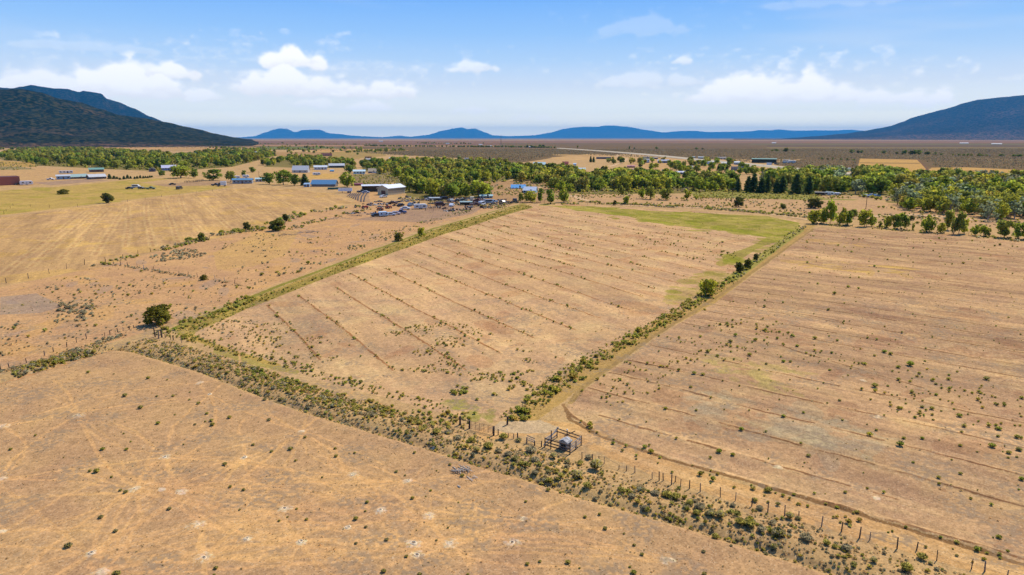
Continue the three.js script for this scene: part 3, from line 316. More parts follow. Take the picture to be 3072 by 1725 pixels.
// ---------------------------------------------------------------- foliage
function leaf(mid, size, r, out) {                      // a small spray of leaves: two crossed, creased faces
  const a = r() * 6.283, tilt = (r() - 0.5) * 1.8, ca = Math.cos(a), sa = Math.sin(a), s = size * (0.6 + r() * 0.8), ct = Math.cos(tilt), st = Math.sin(tilt);
  const ux = ca * s, uz = sa * s, vx = -sa * st * s, vy = ct * s, vz = ca * st * s, t = (r() - 0.5) * 0.7;
  out.p.push(mid[0] - ux, mid[1] - vy * 0.15, mid[2] - uz, mid[0] + ux * t + vx * 0.2, mid[1] - vy * 0.8, mid[2] + uz * t + vz * 0.2, mid[0] + ux, mid[1] + vy * 0.2, mid[2] + uz, mid[0] + ux * -t + vx, mid[1] + vy * 0.8, mid[2] + uz * -t + vz);
  const b = out.n; out.i.push(b, b + 1, b + 2, b, b + 2, b + 3); out.n += 4;
}
function foliage(centres, perLobe, size, r, tint, squash = 1, shell = 0.62) {
  const out = { p: [], i: [], n: 0 }, N = [], C = [];
  for (const [cx, cy, cz, cr] of centres) {
    const lobeTone = 0.82 + r() * 0.36, hue = (r() - 0.5) * 0.14;
    for (let k = 0; k < perLobe; k++) {
      let x, y, z, q; do { x = r() * 2 - 1; y = r() * 2 - 1; z = r() * 2 - 1; q = Math.hypot(x, y, z); } while (q > 1 || q < 0.05);
      const e = (shell + (1 - shell) * r()) / q * (0.8 + 0.35 * r()); x *= e; y *= e * squash; z *= e;
      const from = out.p.length / 3; leaf([cx + x * cr, cy + y * cr, cz + z * cr], size, r, out);
      { const p = out.p, a = from * 3, e1 = [p[a + 3] - p[a], p[a + 4] - p[a + 1], p[a + 5] - p[a + 2]], e2 = [p[a + 6] - p[a], p[a + 7] - p[a + 1], p[a + 8] - p[a + 2]];      // the front of every leaf looks out of the crown
        if ((e1[1] * e2[2] - e1[2] * e2[1]) * x + (e1[2] * e2[0] - e1[0] * e2[2]) * (y + 0.75) + (e1[0] * e2[1] - e1[1] * e2[0]) * z < 0) { const q = out.i.splice(-6); out.i.push(q[0], q[2], q[1], q[3], q[5], q[4]); } }
      const up = y + 0.75, l = Math.hypot(x, up, z) || 1, tone = lobeTone * (0.78 + r() * 0.44);
      for (let j = from; j < out.p.length / 3; j++) { N.push(x / l + (r() - 0.5) * 0.5, up / l + (r() - 0.5) * 0.5, z / l + (r() - 0.5) * 0.5); C.push(tint[0] * tone * (1 + hue), tint[1] * tone, tint[2] * tone * (1 - hue)); }
    }
  }
  const g = new THREE.BufferGeometry(); g.setAttribute('position', new THREE.Float32BufferAttribute(out.p, 3)); g.setAttribute('normal', new THREE.Float32BufferAttribute(N, 3)); g.setAttribute('color', new THREE.Float32BufferAttribute(C, 3)); g.setIndex(out.i); return g;
}
const leafMat = new THREE.MeshPhysicalMaterial({ vertexColors: true, roughness: 1, side: THREE.DoubleSide, transmission: 0.62, thickness: 0, specularIntensity: 0.05 });
const woodMat = new THREE.MeshStandardMaterial({ color: new THREE.Color(0.17, 0.125, 0.09), roughness: 1 }), paleWood = new THREE.MeshStandardMaterial({ color: new THREE.Color(0.30, 0.26, 0.21), roughness: 1 });
// tree kinds, unit height; each variant is [crown, trunk]
function makeTree(kind, seed) {
  const r = rng(seed * 97 + 13), lobes = [], limbs = []; let tint, per, size, squash = 0.9, woodTaper = 0.028;
  if (kind === 'cottonwood') {
    const lean = (r() - 0.5) * 0.1, w = 0.30 + r() * 0.1; tint = [[0.413, 0.446, 0.039], [0.321, 0.386, 0.041], [0.506, 0.484, 0.045], [0.367, 0.372, 0.056], [0.261, 0.326, 0.039]][seed % 5]; per = 30; size = 0.062;
    for (let k = 0; k < 20; k++) { const y = 0.20 + 0.66 * Math.pow(r(), 0.85), a = r() * 6.283, q = w * Math.sqrt(r()) * Math.sin(Math.PI * clamp((y - 0.05) / 0.95)) ** 0.7; lobes.push([Math.cos(a) * q + lean * y, y, Math.sin(a) * q, 0.12 + r() * 0.09]); }
    for (let k = 0; k < 5; k++) { const l = lobes[k * 3]; limbs.push(bar([lean * 0.1, 0.1 + k * 0.04, 0], [l[0] * 0.8, l[1] - 0.03, l[2] * 0.8], 0.012, 0.004, 4)); }
  } else if (kind === 'willow') {                       // a vase of stems opening from the ground
    tint = [[0.459, 0.457, 0.051], [0.397, 0.379, 0.068], [0.459, 0.393, 0.085]][seed % 3]; per = 26; size = 0.066;
    for (let k = 0; k < 16; k++) { const y = 0.22 + 0.68 * r(), a = r() * 6.283, q = (0.08 + 0.42 * y) * Math.sqrt(r()); lobes.push([Math.cos(a) * q, y, Math.sin(a) * q, 0.09 + r() * 0.08]); }
    for (let k = 0; k < 7; k++) limbs.push(bar([0, 0, 0], [lobes[k][0] * 0.9, lobes[k][1], lobes[k][2] * 0.9], 0.012, 0.004, 4));
    woodTaper = 0.016;
  } else if (kind === 'juniper') {
    tint = [[0.221, 0.223, 0.034], [0.183, 0.183, 0.034], [0.261, 0.241, 0.030]][seed % 3]; per = 46; size = 0.055; squash = 0.95;
    for (let k = 0; k < 24; k++) { const y = 0.17 + 0.64 * r(), a = r() * 6.283, q = 0.36 * Math.pow(r(), 0.4) * Math.pow(Math.sin(Math.PI * clamp((y + 0.1) / 1.12)), 0.6); lobes.push([Math.cos(a) * q, y, Math.sin(a) * q, 0.14 + r() * 0.05]); }
    for (let k = 0; k < 4; k++) limbs.push(bar([0, 0.02, 0], [lobes[k * 4][0], lobes[k * 4][1], lobes[k * 4][2]], 0.022, 0.006, 4));
    woodTaper = 0.045;
  } else if (kind === 'conifer') {
    tint = [[0.137, 0.183, 0.039], [0.167, 0.204, 0.041]][seed % 2]; per = 17; size = 0.04; squash = 0.6;
    for (let k = 0; k < 26; k++) { const y = 0.08 + 0.88 * k / 26, w = 0.22 * Math.pow(1 - y, 0.75) + 0.012; for (let s = 0; s < (y < 0.7 ? 2 : 1); s++) { const a = k * 2.4 + s * 3.1; lobes.push([Math.cos(a) * w * 0.6, y, Math.sin(a) * w * 0.6, w * 0.65 + 0.012]); } }
    per = 13; size = 0.05;
  } else if (kind === 'bare') {                         // grey, half-bare cottonwood
    tint = [0.333, 0.370, 0.188]; per = 14; size = 0.055;
    for (let k = 0; k < 18; k++) { const y = 0.3 + 0.64 * r(), a = r() * 6.283, q = 0.38 * Math.sqrt(r()); lobes.push([Math.cos(a) * q, y, Math.sin(a) * q, 0.1 + r() * 0.08]); }
    for (let k = 0; k < 12; k++) limbs.push(bar([0, 0.12 + k * 0.02, 0], [lobes[k][0], lobes[k][1], lobes[k][2]], 0.012, 0.003, 4));
  }
  const crown = foliage(lobes, per, size, r, tint, squash);
  const top = kind === 'conifer' ? 0.9 : 0.55;
  const trunk = mergeGeometries([bar([0, -0.03, 0], [0, top * 0.45, 0], woodTaper, woodTaper * 0.7, 6), bar([0, top * 0.44, 0], [0.01, top, 0.01], woodTaper * 0.7, woodTaper * 0.25, 5), ...limbs]);
  return [crown, trunk];
}
const KINDS = {}; for (const [k, n] of [['cottonwood', 10], ['willow', 4], ['juniper', 4], ['conifer', 3], ['bare', 3]]) KINDS[k] = Array.from({ length: n }, (_, i) => makeTree(k, i));
const protos = {};
let treeCount = 0;
function tree(kind, variant, [x, z], h, w, label, group, name) {     // w and h in metres
  const [crown, trunk] = KINDS[kind][variant % KINDS[kind].length], key = kind + variant % KINDS[kind].length;
  if (!protos[key]) { const g = new THREE.Group(); part('trunk', trunk, kind === 'bare' ? paleWood : woodMat, g); part('crown', crown, leafMat, g); protos[key] = g; }
  const o = protos[key].clone(); o.name = numbered(name); o.position.set(x, ground(x, z) - 0.02 * h, z);
  const wide = { cottonwood: 0.78, willow: 0.98, juniper: 1.0, conifer: 0.42, bare: 0.86 }[kind]; o.scale.set(w / wide, h, w / wide); o.rotation.y = hash(++treeCount, 5) * 6.283;
  scene.add(o); return tag(o, label, 'tree', group);
}
const TREES = [];                                       // everything placed, for spacing
const put = (kind, v, p, w, h, label, group, name) => { TREES.push([p[0], p[1], w]); return tree(kind, v, p, h, w, label, group, name); };
// ---- trees that stand alone: [x, z, width, height]
const J = 'juniper_tree';
for (const [L, v, s] of [
  [[[-62.1,-115.7,5.38,3.86]], 2, 'big round olive-green juniper at the corner of the two fences'], [[[-201.6,-342.1,6.49,5.49]], 1, 'lone dark round juniper at the edge of the tan hay field'],
  [[[-98.36,-214.03,3.06,3.06]], 0, 'small upright dark juniper on the hay field fence, nearest to the camera'], [[[-93.43,-239.41,2.82,3.41]], 1, 'narrow dark juniper on the hay field fence beside the broad one'],
  [[[-83.03,-238.53,6.68,4.68]], 0, 'broad spreading juniper at the far end of the hay field fence'], [[[-88.6,-266.9,2.87,3.27]], 1, 'small dark pointed juniper just behind the broad spreading juniper'],
  [[[107.1,-323.6,5.2,5.36]], 1, 'dark round juniper alone on the pale ground beyond the green field corner'], [[[140.5,-317.4,7.43,5.26]], 1, 'wide dark juniper mound at the start of the row of leafy trees'],
  [[[124.8,-314.3,3.22,2.61]], 0, 'small dark cone-shaped juniper on the bare strip before the track'], [[[-70.44,-152.82,1.91,1.3]], 2, 'low round juniper bush on the broken paddock fence'],
  [[[-35.84,-214.03,3.58,2.85]], 2, 'leaning olive juniper beside the grassy verge'], [[[49.5,-330.1,1.93,2.73]], 1, 'tiny dark juniper by the fence at the head of the central field'],
  [[[55.15,-162.28,2.66,2.99]], 1, 'dark dense juniper, frontmost of the clump on the field divide'], [[[58.58,-167.44,2.33,3]], 0, 'dark juniper at the middle of the clump on the field divide'], [[[64.6,-178.26,1.41,2.3]], 1, 'slim dark juniper at the back of the clump on the field divide'],
  [[[-259.7,-397.6,7.33,3.09]], 2, 'low spreading juniper bush in the green meadow'], [[[157.3,-268,2.1,2.23]], 1, 'dark little juniper under the row of leafy trees']]) put('juniper', v, L[0].slice(0, 2), L[0][2], L[0][3], s, undefined, J);
for (const [L, v, s] of [
  [[[-29.72,-222.91,2.41,3.29]], 7, 'small bright tree with a bare stem on the grassy verge'], [[[40.01,-137.37,3.17,3.86]], 2, 'bright green leafy tree with forked trunk on the field divide'],
  [[[-158.5,-477.5,9.71,11.09]], 1, 'tall leafy cottonwood, middle of the three behind the hay field'], [[[-169.4,-481,8.84,8.38]], 4, 'rounded cottonwood left of the tall one behind the hay field'], [[[-147.8,-467.5,7.69,8.15]], 4, 'dark leafy cottonwood beside the pointed spruce behind the hay field'],
  [[[-108.8,-454.7,9.25,10.57]], 0, 'tall cottonwood with bare lower stem right of the blue barn'], [[[-149.9,-642.5,9.29,7.43]], 4, 'dark cottonwood by the white-roofed farm buildings'],
  [[[-267.2,-557.1,16.68,10.22]], 5, 'broad yellow-green cottonwood before the lavender house'], [[[-256.7,-557.1,5.92,7.53]], 4, 'upright cottonwood right of the broad yellow-green one'], [[[-228,-526.5,13.74,9.16]], 9, 'dark wide cottonwood by the dark feed lot'], [[[-206.5,-506.5,7.84,8.33]], 3, 'cottonwood standing over the blue shed at the left'], [[[-297.1,-586.4,5.09,5.09]], 1, 'small cottonwood left of the lavender house'], [[[-241.3,-642.5,6.81,5.58]], 4, 'dark round cottonwood at the edge of the dry lot'], [[[-227.8,-586.4,4.53,5.09]], 4, 'small cottonwood behind the white campers'],
  [[[19.1,-338.6,4.62,7.58]], 4, 'dark upright cottonwood casting its shadow on the field corner'], [[[26.1,-345.7,5.05,7.06]], 0, 'bright cottonwood right of the upright dark one at the field corner'], [[[9.4,-345.7,6.06,6.06]], 2, 'pale green cottonwood below the white-roofed cottage'], [[[14.2,-343.9,3.35,7.7]], 4, 'slim cottonwood next to the upright dark one'], [[[4.4,-343.9,2.84,5.02]], 3, 'thin cottonwood at the left end of the field corner row'], [[[55.8,-335.1,2.77,4.24]], 5, 'small green cottonwood by the fence at the head of the central field'],
  [[[60.3,-377.3,2.93,6.6]], 3, 'thin cottonwood with a bare stem beyond the hedge'], [[[73,-362.8,5.64,7.05]], 3, 'grey-green cottonwood on the dry ground beyond the field'], [[[81,-360.8,7.37,6.31]], 8, 'wide grey-green cottonwood on the dry ground beyond the field'], [[[69.5,-366.8,3.57,6.77]], 0, 'bright narrow cottonwood on the dry ground beyond the field']]) put('cottonwood', v, L[0].slice(0, 2), L[0][2], L[0][3], s, undefined, 'cottonwood_tree');
put('willow', 0, [91.9,-360.8], 5.96, 7.02, 'vase-shaped green willow on the bare strip', undefined, 'willow_tree'); put('willow', 0, [96.8,-360.8], 3.51, 2.81, 'small bright willow bush right of the vase-shaped one', undefined, 'willow_tree');
put('conifer', 0, [-141.5,-470.8], 5.92, 8.2, 'dark pointed spruce left of the blue barn', undefined, 'conifer_tree'); put('conifer', 1, [380.6,-548], 6.88, 7.15, 'dark pointed spruce before the right-hand golden field', undefined, 'conifer_tree'); put('conifer', 1, [-27.5,-854.1], 4.93, 9.03, 'slim dark conifer above the centre of the village wood', undefined, 'conifer_tree'); put('conifer', 0, [-36.4,-822.9], 3.56, 5.15, 'small dark conifer left of the slim one in the village', undefined, 'conifer_tree'); put('conifer', 0, [103.4,-911.7], 3.51, 8.76, 'left of two narrow dark conifers by the pale roof', undefined, 'conifer_tree'); put('conifer', 1, [107.3,-911.7], 3.51, 7.89, 'right of two narrow dark conifers by the pale roof', undefined, 'conifer_tree'); put('conifer', 1, [205.3,-661.4], 3.51, 8.93, 'tall black-green columnar conifer among the far houses', undefined, 'conifer_tree'); put('conifer', 0, [201.9,-674.7], 4.55, 7.8, 'dark conifer left of the columnar one among the far houses', undefined, 'conifer_tree');
put('bare', 0, [316.7,-586.4], 15.28, 9.62, 'grey half-bare cottonwood before the golden field', undefined, 'cottonwood_tree'); put('bare', 1, [-79.7,-1037.4], 6.97, 7.97, 'small grey bare tree above the village wood', undefined, 'cottonwood_tree');
// ---- row of leafy trees along the far edge of the right field
[[115.1,-258.5,4.81,5.57],[118.7,-259.5,3.3,6.36],[120.8,-258.5,3.55,9.37],[122.2,-253.4,3.23,5.22],[124.6,-252.4,2.72,6.19],[138.3,-276,2.7,4.05],[128.97,-248.58,4.14,6.58],[131.9,-249.5,2.69,4.89],[133.09,-245.76,1.69,2.65],[134.51,-243.91,2.39,4.79],[136.88,-243,2.86,5.48],[138.29,-242.09,3.09,6.42],[139.42,-240.3,1.89,4.72],[140.76,-238.53,1.17,2.81],[143.12,-234.22,3.22,6.44],[144.34,-233.37,2.06,4.59],[146.41,-231.7,2.28,3.87],[154.16,-240.3,3.07,7.55],[148.67,-228.43,2.92,6.29],[150.47,-228.43,3.37,7.86],[153.32,-230.05,2.49,5.43],[153.86,-225.24,2.44,3.77],[155.58,-223.68,2.64,3.74],[156.7,-222.91,1.75,2.85],[160.25,-220.63,4.78,6.08],[162.87,-217.65,3.64,5.79],[164.89,-214.75,3.6,5.29],[137,-281.9,3.03,4.96]].sort((p, q) => p[0] / -p[1] - q[0] / -q[1]).forEach(([x, z, w, h], i) => put(i % 5 === 4 ? 'willow' : 'cottonwood', [7, 0, 5, 2, 8, 1, 3][i % 7], [x, z], w * 1.1, h, 'spindly leafy tree, ' + NTH[i] + ' of the row along the right field fence', 'trees along the right field fence', 'row_tree'));
// ---- dark conifers and the little hedge conifers
for (let i = 0; i < 10; i++) { const p = [[134.3,-415], [174.5,-397.6]], t = (i + hash(i, 8) * 0.6) / 10; put('conifer', i, [mix(p[0][0], p[1][0], t), mix(p[0][1], p[1][1], t) + (i % 2) * 3], 4.2 + (i * 5 % 4) * 0.8, 8.5 + (i * 7 % 5) * 0.9, NTH[i] + ' dark conifer from the left in the windbreak behind the green strip', 'windbreak conifers', 'conifer_tree'); }
[[-313.5,-543.6,2.36,2.89],[-311.1,-543.6,1.84,2.1],[-303.9,-534.9,1.81,1.81],[-303.2,-539.2,2.08,2.87],[-305.2,-548,2.12,3.44],[-302.8,-548,1.59,2.38],[-297.2,-543.6,1.58,2.1],[-297.5,-548,1.85,2.38],[-297.5,-552.5,1.6,2.94],[-295.1,-552.5,1.6,2.13],[-295.7,-557.1,1.61,1.88],[-293.8,-557.1,1.61,1.88],[-294.6,-561.8,1.63,1.9],[-295.4,-566.5,1.64,1.64],[-316.9,-543.6,2.63,4.2]].forEach(([x, z, w, h], i) => put('conifer', i, [x, z], w * 1.15, h, NTH[i] + ' small clipped conifer in the hedge row beside the open sheds', 'small conifers in a row', 'hedge_conifer'));
[[203.1,-2154.7,4.12,8.25],[326.9,-1940.2,4.64,9.29],[340.8,-1940.2,3.71,6.5],[403,-1940.2,7.43,7.43],[493.5,-1860.8,5.34,6.24],[509.5,-1860.8,5.34,5.34],[612.4,-1637.3,6.27,4.71],[622.6,-1637.3,7.84,6.27],[628.8,-1598.9,10.72,9.96],[661.8,-1637.3,6.27,3.92],[713.7,-1461.6,8.4,7.7],[719.3,-1446,5.54,6.24],[725.5,-1446,5.54,6.24],[764.6,-1430.8,7.54,6.17],[759.5,-1373.1,6.58,5.27],[756.2,-1345.9,5.16,7.74],[761.3,-1345.9,4.52,9.03],[757.4,-1319.8,8.86,8.86],[765,-1319.8,7.59,9.49],[772.6,-1319.8,7.59,9.49],[787.1,-1319.8,10.12,6.96],[803.6,-1319.8,5.06,5.06],[792,-1282.4,4.92,3.69],[462.7,-1037.4,3.98,2.99],[464.6,-1021.7,3.43,2.45],[472,-1021.7,2.94,2.94],[477.1,-1006.6,3.38,2.9],[478.3,-991.8,3.33,3.81],[480.8,-977.5,3.76,2.35],[837.9,-1247.1,5.38,4.19],[836.4,-1224.6,5.29,2.94],[873.6,-1202.9,11.54,3.46],[49,-2224.9,8.52,10.64],[61.7,-2224.9,8.52,8.52],[92.4,-2299.9,11,9.9],[103.4,-2299.9,8.8,9.9],[-1.1,-2224.9,7.45,6.39],[-450.1,-3650.9,8.72,10.47],[-436.1,-3650.9,6.98,8.72],[-429.3,-3856.6,7.37,9.21],[-251.2,-3650.9,6.98,8.72],[-150,-3650.9,6.98,6.98],[-635,-2154.7,7.22,7.22],[-569.7,-2088.7,7,8],[-822.2,-2657.8,8.9,6.35],[-891.1,-2765.3,3.97,6.61],[-1267.7,-3856.6,14.74,7.37],[-523.7,-2154.7,9.28,5.15]].sort((p, q) => p[0] / -p[1] - q[0] / -q[1]).forEach(([x, z, w, h], i) => put(i % 3 ? 'cottonwood' : 'juniper', 4 + (i % 2) * 5, [x, z], w * 1.25, h, NTH[i % 12] + ' lone distant tree from the left on the ' + ['left', 'central', 'right-hand', 'far right'][Math.floor(i / 12)] + ' plain', 'lone trees far out on the plain', 'plain_tree'));
// ---- groves: [area, how many, height range, kinds, label]
const SIZES = ['low', 'smaller', 'taller', 'tallest'], SIDES = ['far left part', 'left part', 'middle', 'right part', 'far right part'];
const words = (label, k, h, h0, h1, x, b, i) => label.replace('%', SIZES[Math.min(3, Math.floor((h - h0) / (h1 - h0) * 4))] + ' ' + { cottonwood: 'leafy cottonwood', willow: 'bushy willow', bare: 'bare grey tree' }[k]).replace('$', SIDES[Math.min(4, Math.floor((x - b[0]) / (b[1] - b[0]) * 5))]);
const REST = { cottonwood: [], willow: [], bare: [] };
function grove(P, own, n, h0, h1, kinds, label, group, seed, gap = 0.40) {   // the nearest are trees of their own, those behind them fill the wood
  const b = box2(P), r = rng(seed), got = []; let tries = 0;
  while (got.length < n && tries++ < n * 40) {
    const x = mix(b[0], b[1], r()), z = mix(b[2], b[3], r()), h = mix(h0, h1, r()), k = kinds[Math.floor(r() * kinds.length)], w = h * (0.75 + r() * 0.4), v = Math.floor(r() * 12);
    if (!inside(x, z, P) || TREES.some((t) => Math.hypot(t[0] - x, t[1] - z) < gap * (t[2] + w) / 2) || KEEP.some((q) => Math.abs(x - q[0]) < q[2] && z > q[1] - 4 && z < q[1] + q[3])) continue;
    TREES.push([x, z, w]); got.push([k, v, x, z, w, h]);
  }
  got.sort((a, c) => c[3] - a[3]);
  got.forEach(([k, v, x, z, w, h], i) => (i < own ? tree(k, v, [x, z], h, w, words(label, k, h, h0, h1, x, b, i), group, k + '_tree') : REST[k].push([x, z, w, h])));
  return got.length;
}

// ---------------------------------------------------------------- buildings
const KEEP = [];                                        // ground kept free of trees in front of a building: [x, z, half width, depth]
const glass = new THREE.MeshStandardMaterial({ color: 0x1c242c, roughness: 0.12 }), trim = mat(0xcfcac0, 0.7), timber = mat(0x6b5646, 1);
const ribs = (() => { const N = 64, d = new Uint8Array(N * N * 4); for (let i = 0; i < N * N; i++) { const s = 255 * (0.94 - (i % 16 < 2 ? 0.16 : 0) + (vn((i % N) / 5, Math.floor(i / N) / 22) - 0.5) * 0.12); d[i * 4] = d[i * 4 + 1] = d[i * 4 + 2] = s; d[i * 4 + 3] = 255; } const t = new THREE.DataTexture(d, N, N); t.colorSpace = THREE.SRGBColorSpace; t.wrapS = t.wrapT = THREE.RepeatWrapping; t.magFilter = THREE.LinearFilter; t.repeat.set(0.5, 0.5); t.needsUpdate = true; return t; })();
const roofs = new Map(); const roofMat = (hex) => { if (!roofs.has(hex)) roofs.set(hex, new THREE.MeshStandardMaterial({ map: ribs, color: hex, roughness: 0.55, metalness: 0.05 })); return roofs.get(hex); };
function prism(pts, len) { const s = new THREE.Shape(pts.map(([z, y]) => new THREE.Vector2(-z, y))), g = new THREE.ExtrudeGeometry(s, { depth: len, bevelEnabled: false }); g.rotateY(Math.PI / 2); g.translate(-len / 2, 0, 0); return g; }   // profile in (z, y), run along x
function windows(o, n, w, z, y, hw = 0.55, hh = 0.45, door = true) {
  for (let i = 0; i < n; i++) { const x = (i + 0.5) / n * w - w / 2; if (door && i === Math.floor(n / 2)) { part('door', box(0.95, 2.0, 0.08, x, 0, z + 0.03), mat(0x5b4636, 0.7), o); continue; } const f = part('window', box(hw * 2, hh * 2, 0.08, x, y - hh, z + 0.03), glass, o); part('frame', mergeGeometries([box(hw * 2 + 0.16, 0.08, 0.1, x, y + hh, z + 0.05), box(hw * 2 + 0.16, 0.08, 0.1, x, y - hh - 0.08, z + 0.05), box(0.08, hh * 2, 0.1, x - hw - 0.04, y - hh, z + 0.05), box(0.08, hh * 2, 0.1, x + hw + 0.04, y - hh, z + 0.05)]), trim, f); }
}
function building(name, label, cat, [x, z, w, h], kind, wall, roof, { turn = 0, deep = 0.6, n = 0, y0 = 0, rise, keep = 26, group } = {}) {
  const o = thing(name, label, cat, [x, z], Math.atan2(-x, -z) + turn, group), d = Math.max(3.2, w * deep), M = mat(wall, 0.85), Rm = roofMat(roof), up = rise ?? Math.min(h * 0.42, d * 0.2), e = h - up, ov = Math.min(0.5, w * 0.04);
  KEEP.push([x, z, w * 0.55, keep]);
  const cz = -d / 2;                                     // the front wall stands on the given point
  if (kind === 'gable') {                               // ridge runs across the view
    part('wall', prism([[d / 2, 0], [d / 2, e], [0, h - 0.12], [-d / 2, e], [-d / 2, 0]], w).translate(0, 0, cz), M, o);
    part('roof', prism([[d / 2 + ov, e - 0.1], [0, h], [-d / 2 - ov, e - 0.1], [-d / 2 - ov, e - 0.25], [0, h - 0.15], [d / 2 + ov, e - 0.25]], w + ov * 2).translate(0, 0.15, cz), Rm, o);
    if (n) windows(o, n, w, 0, Math.min(e * 0.62, 1.6));
  } else if (kind === 'end') {                          // gable end towards the viewer
    part('wall', prism([[w / 2, 0], [w / 2, e], [0, h - 0.12], [-w / 2, e], [-w / 2, 0]], d).rotateY(Math.PI / 2).translate(0, 0, cz), M, o);
    part('roof', prism([[w / 2 + ov, e - 0.1], [0, h], [-w / 2 - ov, e - 0.1], [-w / 2 - ov, e - 0.25], [0, h - 0.15], [w / 2 + ov, e - 0.25]], d + ov * 2).rotateY(Math.PI / 2).translate(0, 0.15, cz), Rm, o);
    if (n) windows(o, n, w, 0, Math.min(e * 0.62, 1.6));
  } else if (kind === 'flat') {
    part('wall', box(w, h, d, 0, 0, cz), M, o); part('roof', box(w - 0.5, 0.1, d - 0.5, 0, h + 0.003, cz), Rm, o);
    part('parapet', mergeGeometries([box(w + 0.1, 0.35, 0.3, 0, h, 0), box(w + 0.1, 0.35, 0.3, 0, h, -d), box(0.3, 0.35, d - 0.3, -w / 2, h, cz), box(0.3, 0.35, d - 0.3, w / 2, h, cz)]), M, o);
    if (n) windows(o, n, w, 0, Math.min(h * 0.6, 1.6));
  } else if (kind === 'shed') {                         // single slope towards the viewer
    part('wall', prism([[d / 2, 0], [d / 2, h * 0.72], [-d / 2, h - 0.1], [-d / 2, 0]], w).translate(0, 0, cz), M, o);
    part('roof', prism([[d / 2 + ov, h * 0.72 - 0.05], [-d / 2 - ov, h], [-d / 2 - ov, h - 0.12], [d / 2 + ov, h * 0.72 - 0.17]], w + ov * 2).translate(0, 0.14, cz), Rm, o);
    if (n) windows(o, n, w, 0, Math.min(h * 0.42, 1.5));
  } else if (kind === 'open') {                         // roof on posts, closed at the back and sides
    part('wall', mergeGeometries([box(w, h - 0.3, 0.14, 0, 0, -d), box(0.14, h - 0.3, d - 0.2, -w / 2, 0, cz), box(0.14, h - 0.3, d - 0.2, w / 2, 0, cz)]), M, o);
    const k = Math.max(3, Math.round(w / 4)); for (let i = 0; i < k; i++) part('post', box(0.2, h * 0.84, 0.2, mix(-w / 2 + 0.2, w / 2 - 0.2, i / (k - 1)), 0, -0.15), timber, o);
    part('roof', prism([[d / 2 + ov, h * 0.86], [-d / 2 - ov, h], [-d / 2 - ov, h - 0.14], [d / 2 + ov, h * 0.86 - 0.14]], w + ov * 2).translate(0, 0.14, cz), Rm, o);
  } else if (kind === 'home') {                         // mobile home
    part('wall', box(w, h * 0.8, d, 0, h * 0.12, cz), M, o); part('skirting', box(w - 0.1, h * 0.12, d - 0.1, 0, 0, cz), mat(0x6a655c, 0.9), o);
    part('roof', prism([[d / 2 + 0.2, h * 0.92], [0, h], [-d / 2 - 0.2, h * 0.92], [-d / 2 - 0.2, h * 0.88], [d / 2 + 0.2, h * 0.88]], w + 0.3).translate(0, 0.03, cz), Rm, o);
    windows(o, n || Math.max(3, Math.round(w / 3)), w, 0, h * 0.58, 0.5, 0.4);
  }
  return o;
}
const WHITE = 0xc6c4be, TIN = 0xb9c2c4, TEAL = 0x7fa9a2, BLUE = 0x3f8fc4, GREENR = 0x4f7a68, RUST = 0x8a4a3a, PINK = 0xb98674, TAN = 0xbfa583, CREAM = 0xcdbf9f, GREY = 0x8b8a8c, DARK = 0x3a332e;
const B = (s, L, kind, wall, roof, o = {}) => building(o.name || 'house', s, o.cat || 'house', L[0], kind, wall, roof, o);
B('red-brown flat-roofed adobe building cut by the left edge of the view', [[-349,-467.5,25.35,5.43]], 'flat', 0x9a5a48, 0x7a4a3c, { n: 0, deep: 0.5, name: 'adobe_building', cat: 'building', turn: 0.12 });
B('long white mobile home behind the row of sheds at left', [[-406.7,-630.4,10.64,2.43]], 'home', 0xd8d4cf, WHITE, { name: 'mobile_home', deep: 0.3 });
B('blue-grey shed with white roof left of the green-roofed open barn', [[-350.4,-539.2,9.38,3.39]], 'shed', 0x7d9ab0, WHITE, { name: 'shed', cat: 'shed', n: 3, deep: 0.5 });
B('brown barn with grey-green metal roof between two sheds', [[-343.6,-548,12.18,3.44]], 'gable', 0x5a4a3e, 0x9db3a6, { name: 'barn', cat: 'barn', deep: 0.5, turn: 0.25, n: 4, rise: 2 });
B('dark-walled barn with white metal roof at the end of the conifer hedge', [[-326.1,-543.6,12.08,3.68]], 'gable', 0x5e5a52, WHITE, { name: 'barn', cat: 'barn', deep: 0.5, turn: 0.35, n: 3, rise: 2 });
B('brown house with green metal roof among the left trees', [[-393.4,-655,12,3.79]], 'gable', 0x6f5140, 0x7fa68f, { n: 4 });
B('lavender-white gabled house behind the broad cottonwood', [[-341.3,-688.5,12.6,4.98]], 'gable', 0x8d93b5, 0xcfc9d6, { n: 5, keep: 40, rise: 2.6 });
B('dark cottage with pale gable left of the lavender house', [[-344,-661.4,5.74,3.51]], 'end', 0x4a4a58, 0xb8ac7c, { n: 3 });
B('tiny teal shed among the far left trees', [[-597.9,-1319.8,6.96,3.8]], 'gable', 0x6fae9c, 0x8cc4b0, { name: 'shed', cat: 'shed', keep: 60 });
B('low white building in two parts among the far left trees', [[-534,-1319.8,19.61,3.16]], 'gable', 0xc9c4ba, WHITE, { keep: 60, deep: 0.3 });
B('adobe house with orange roof among the far left trees', [[-482.1,-1247.1,16.15,5.38]], 'gable', 0xa8765a, 0xcf7a55, { n: 3, keep: 60 });
B('small white cottage deep in the left wood', [[-644.9,-1307.1,8.77,2.51]], 'gable', 0xc9c4ba, WHITE, { keep: 60 });
B('long shed with bright blue roof beside the parked trucks', [[-191,-488,13.22,3.54]], 'gable', 0x8e8f92, 0x6492ac, { name: 'shed', cat: 'shed', n: 5, deep: 0.35, turn: -0.2 });
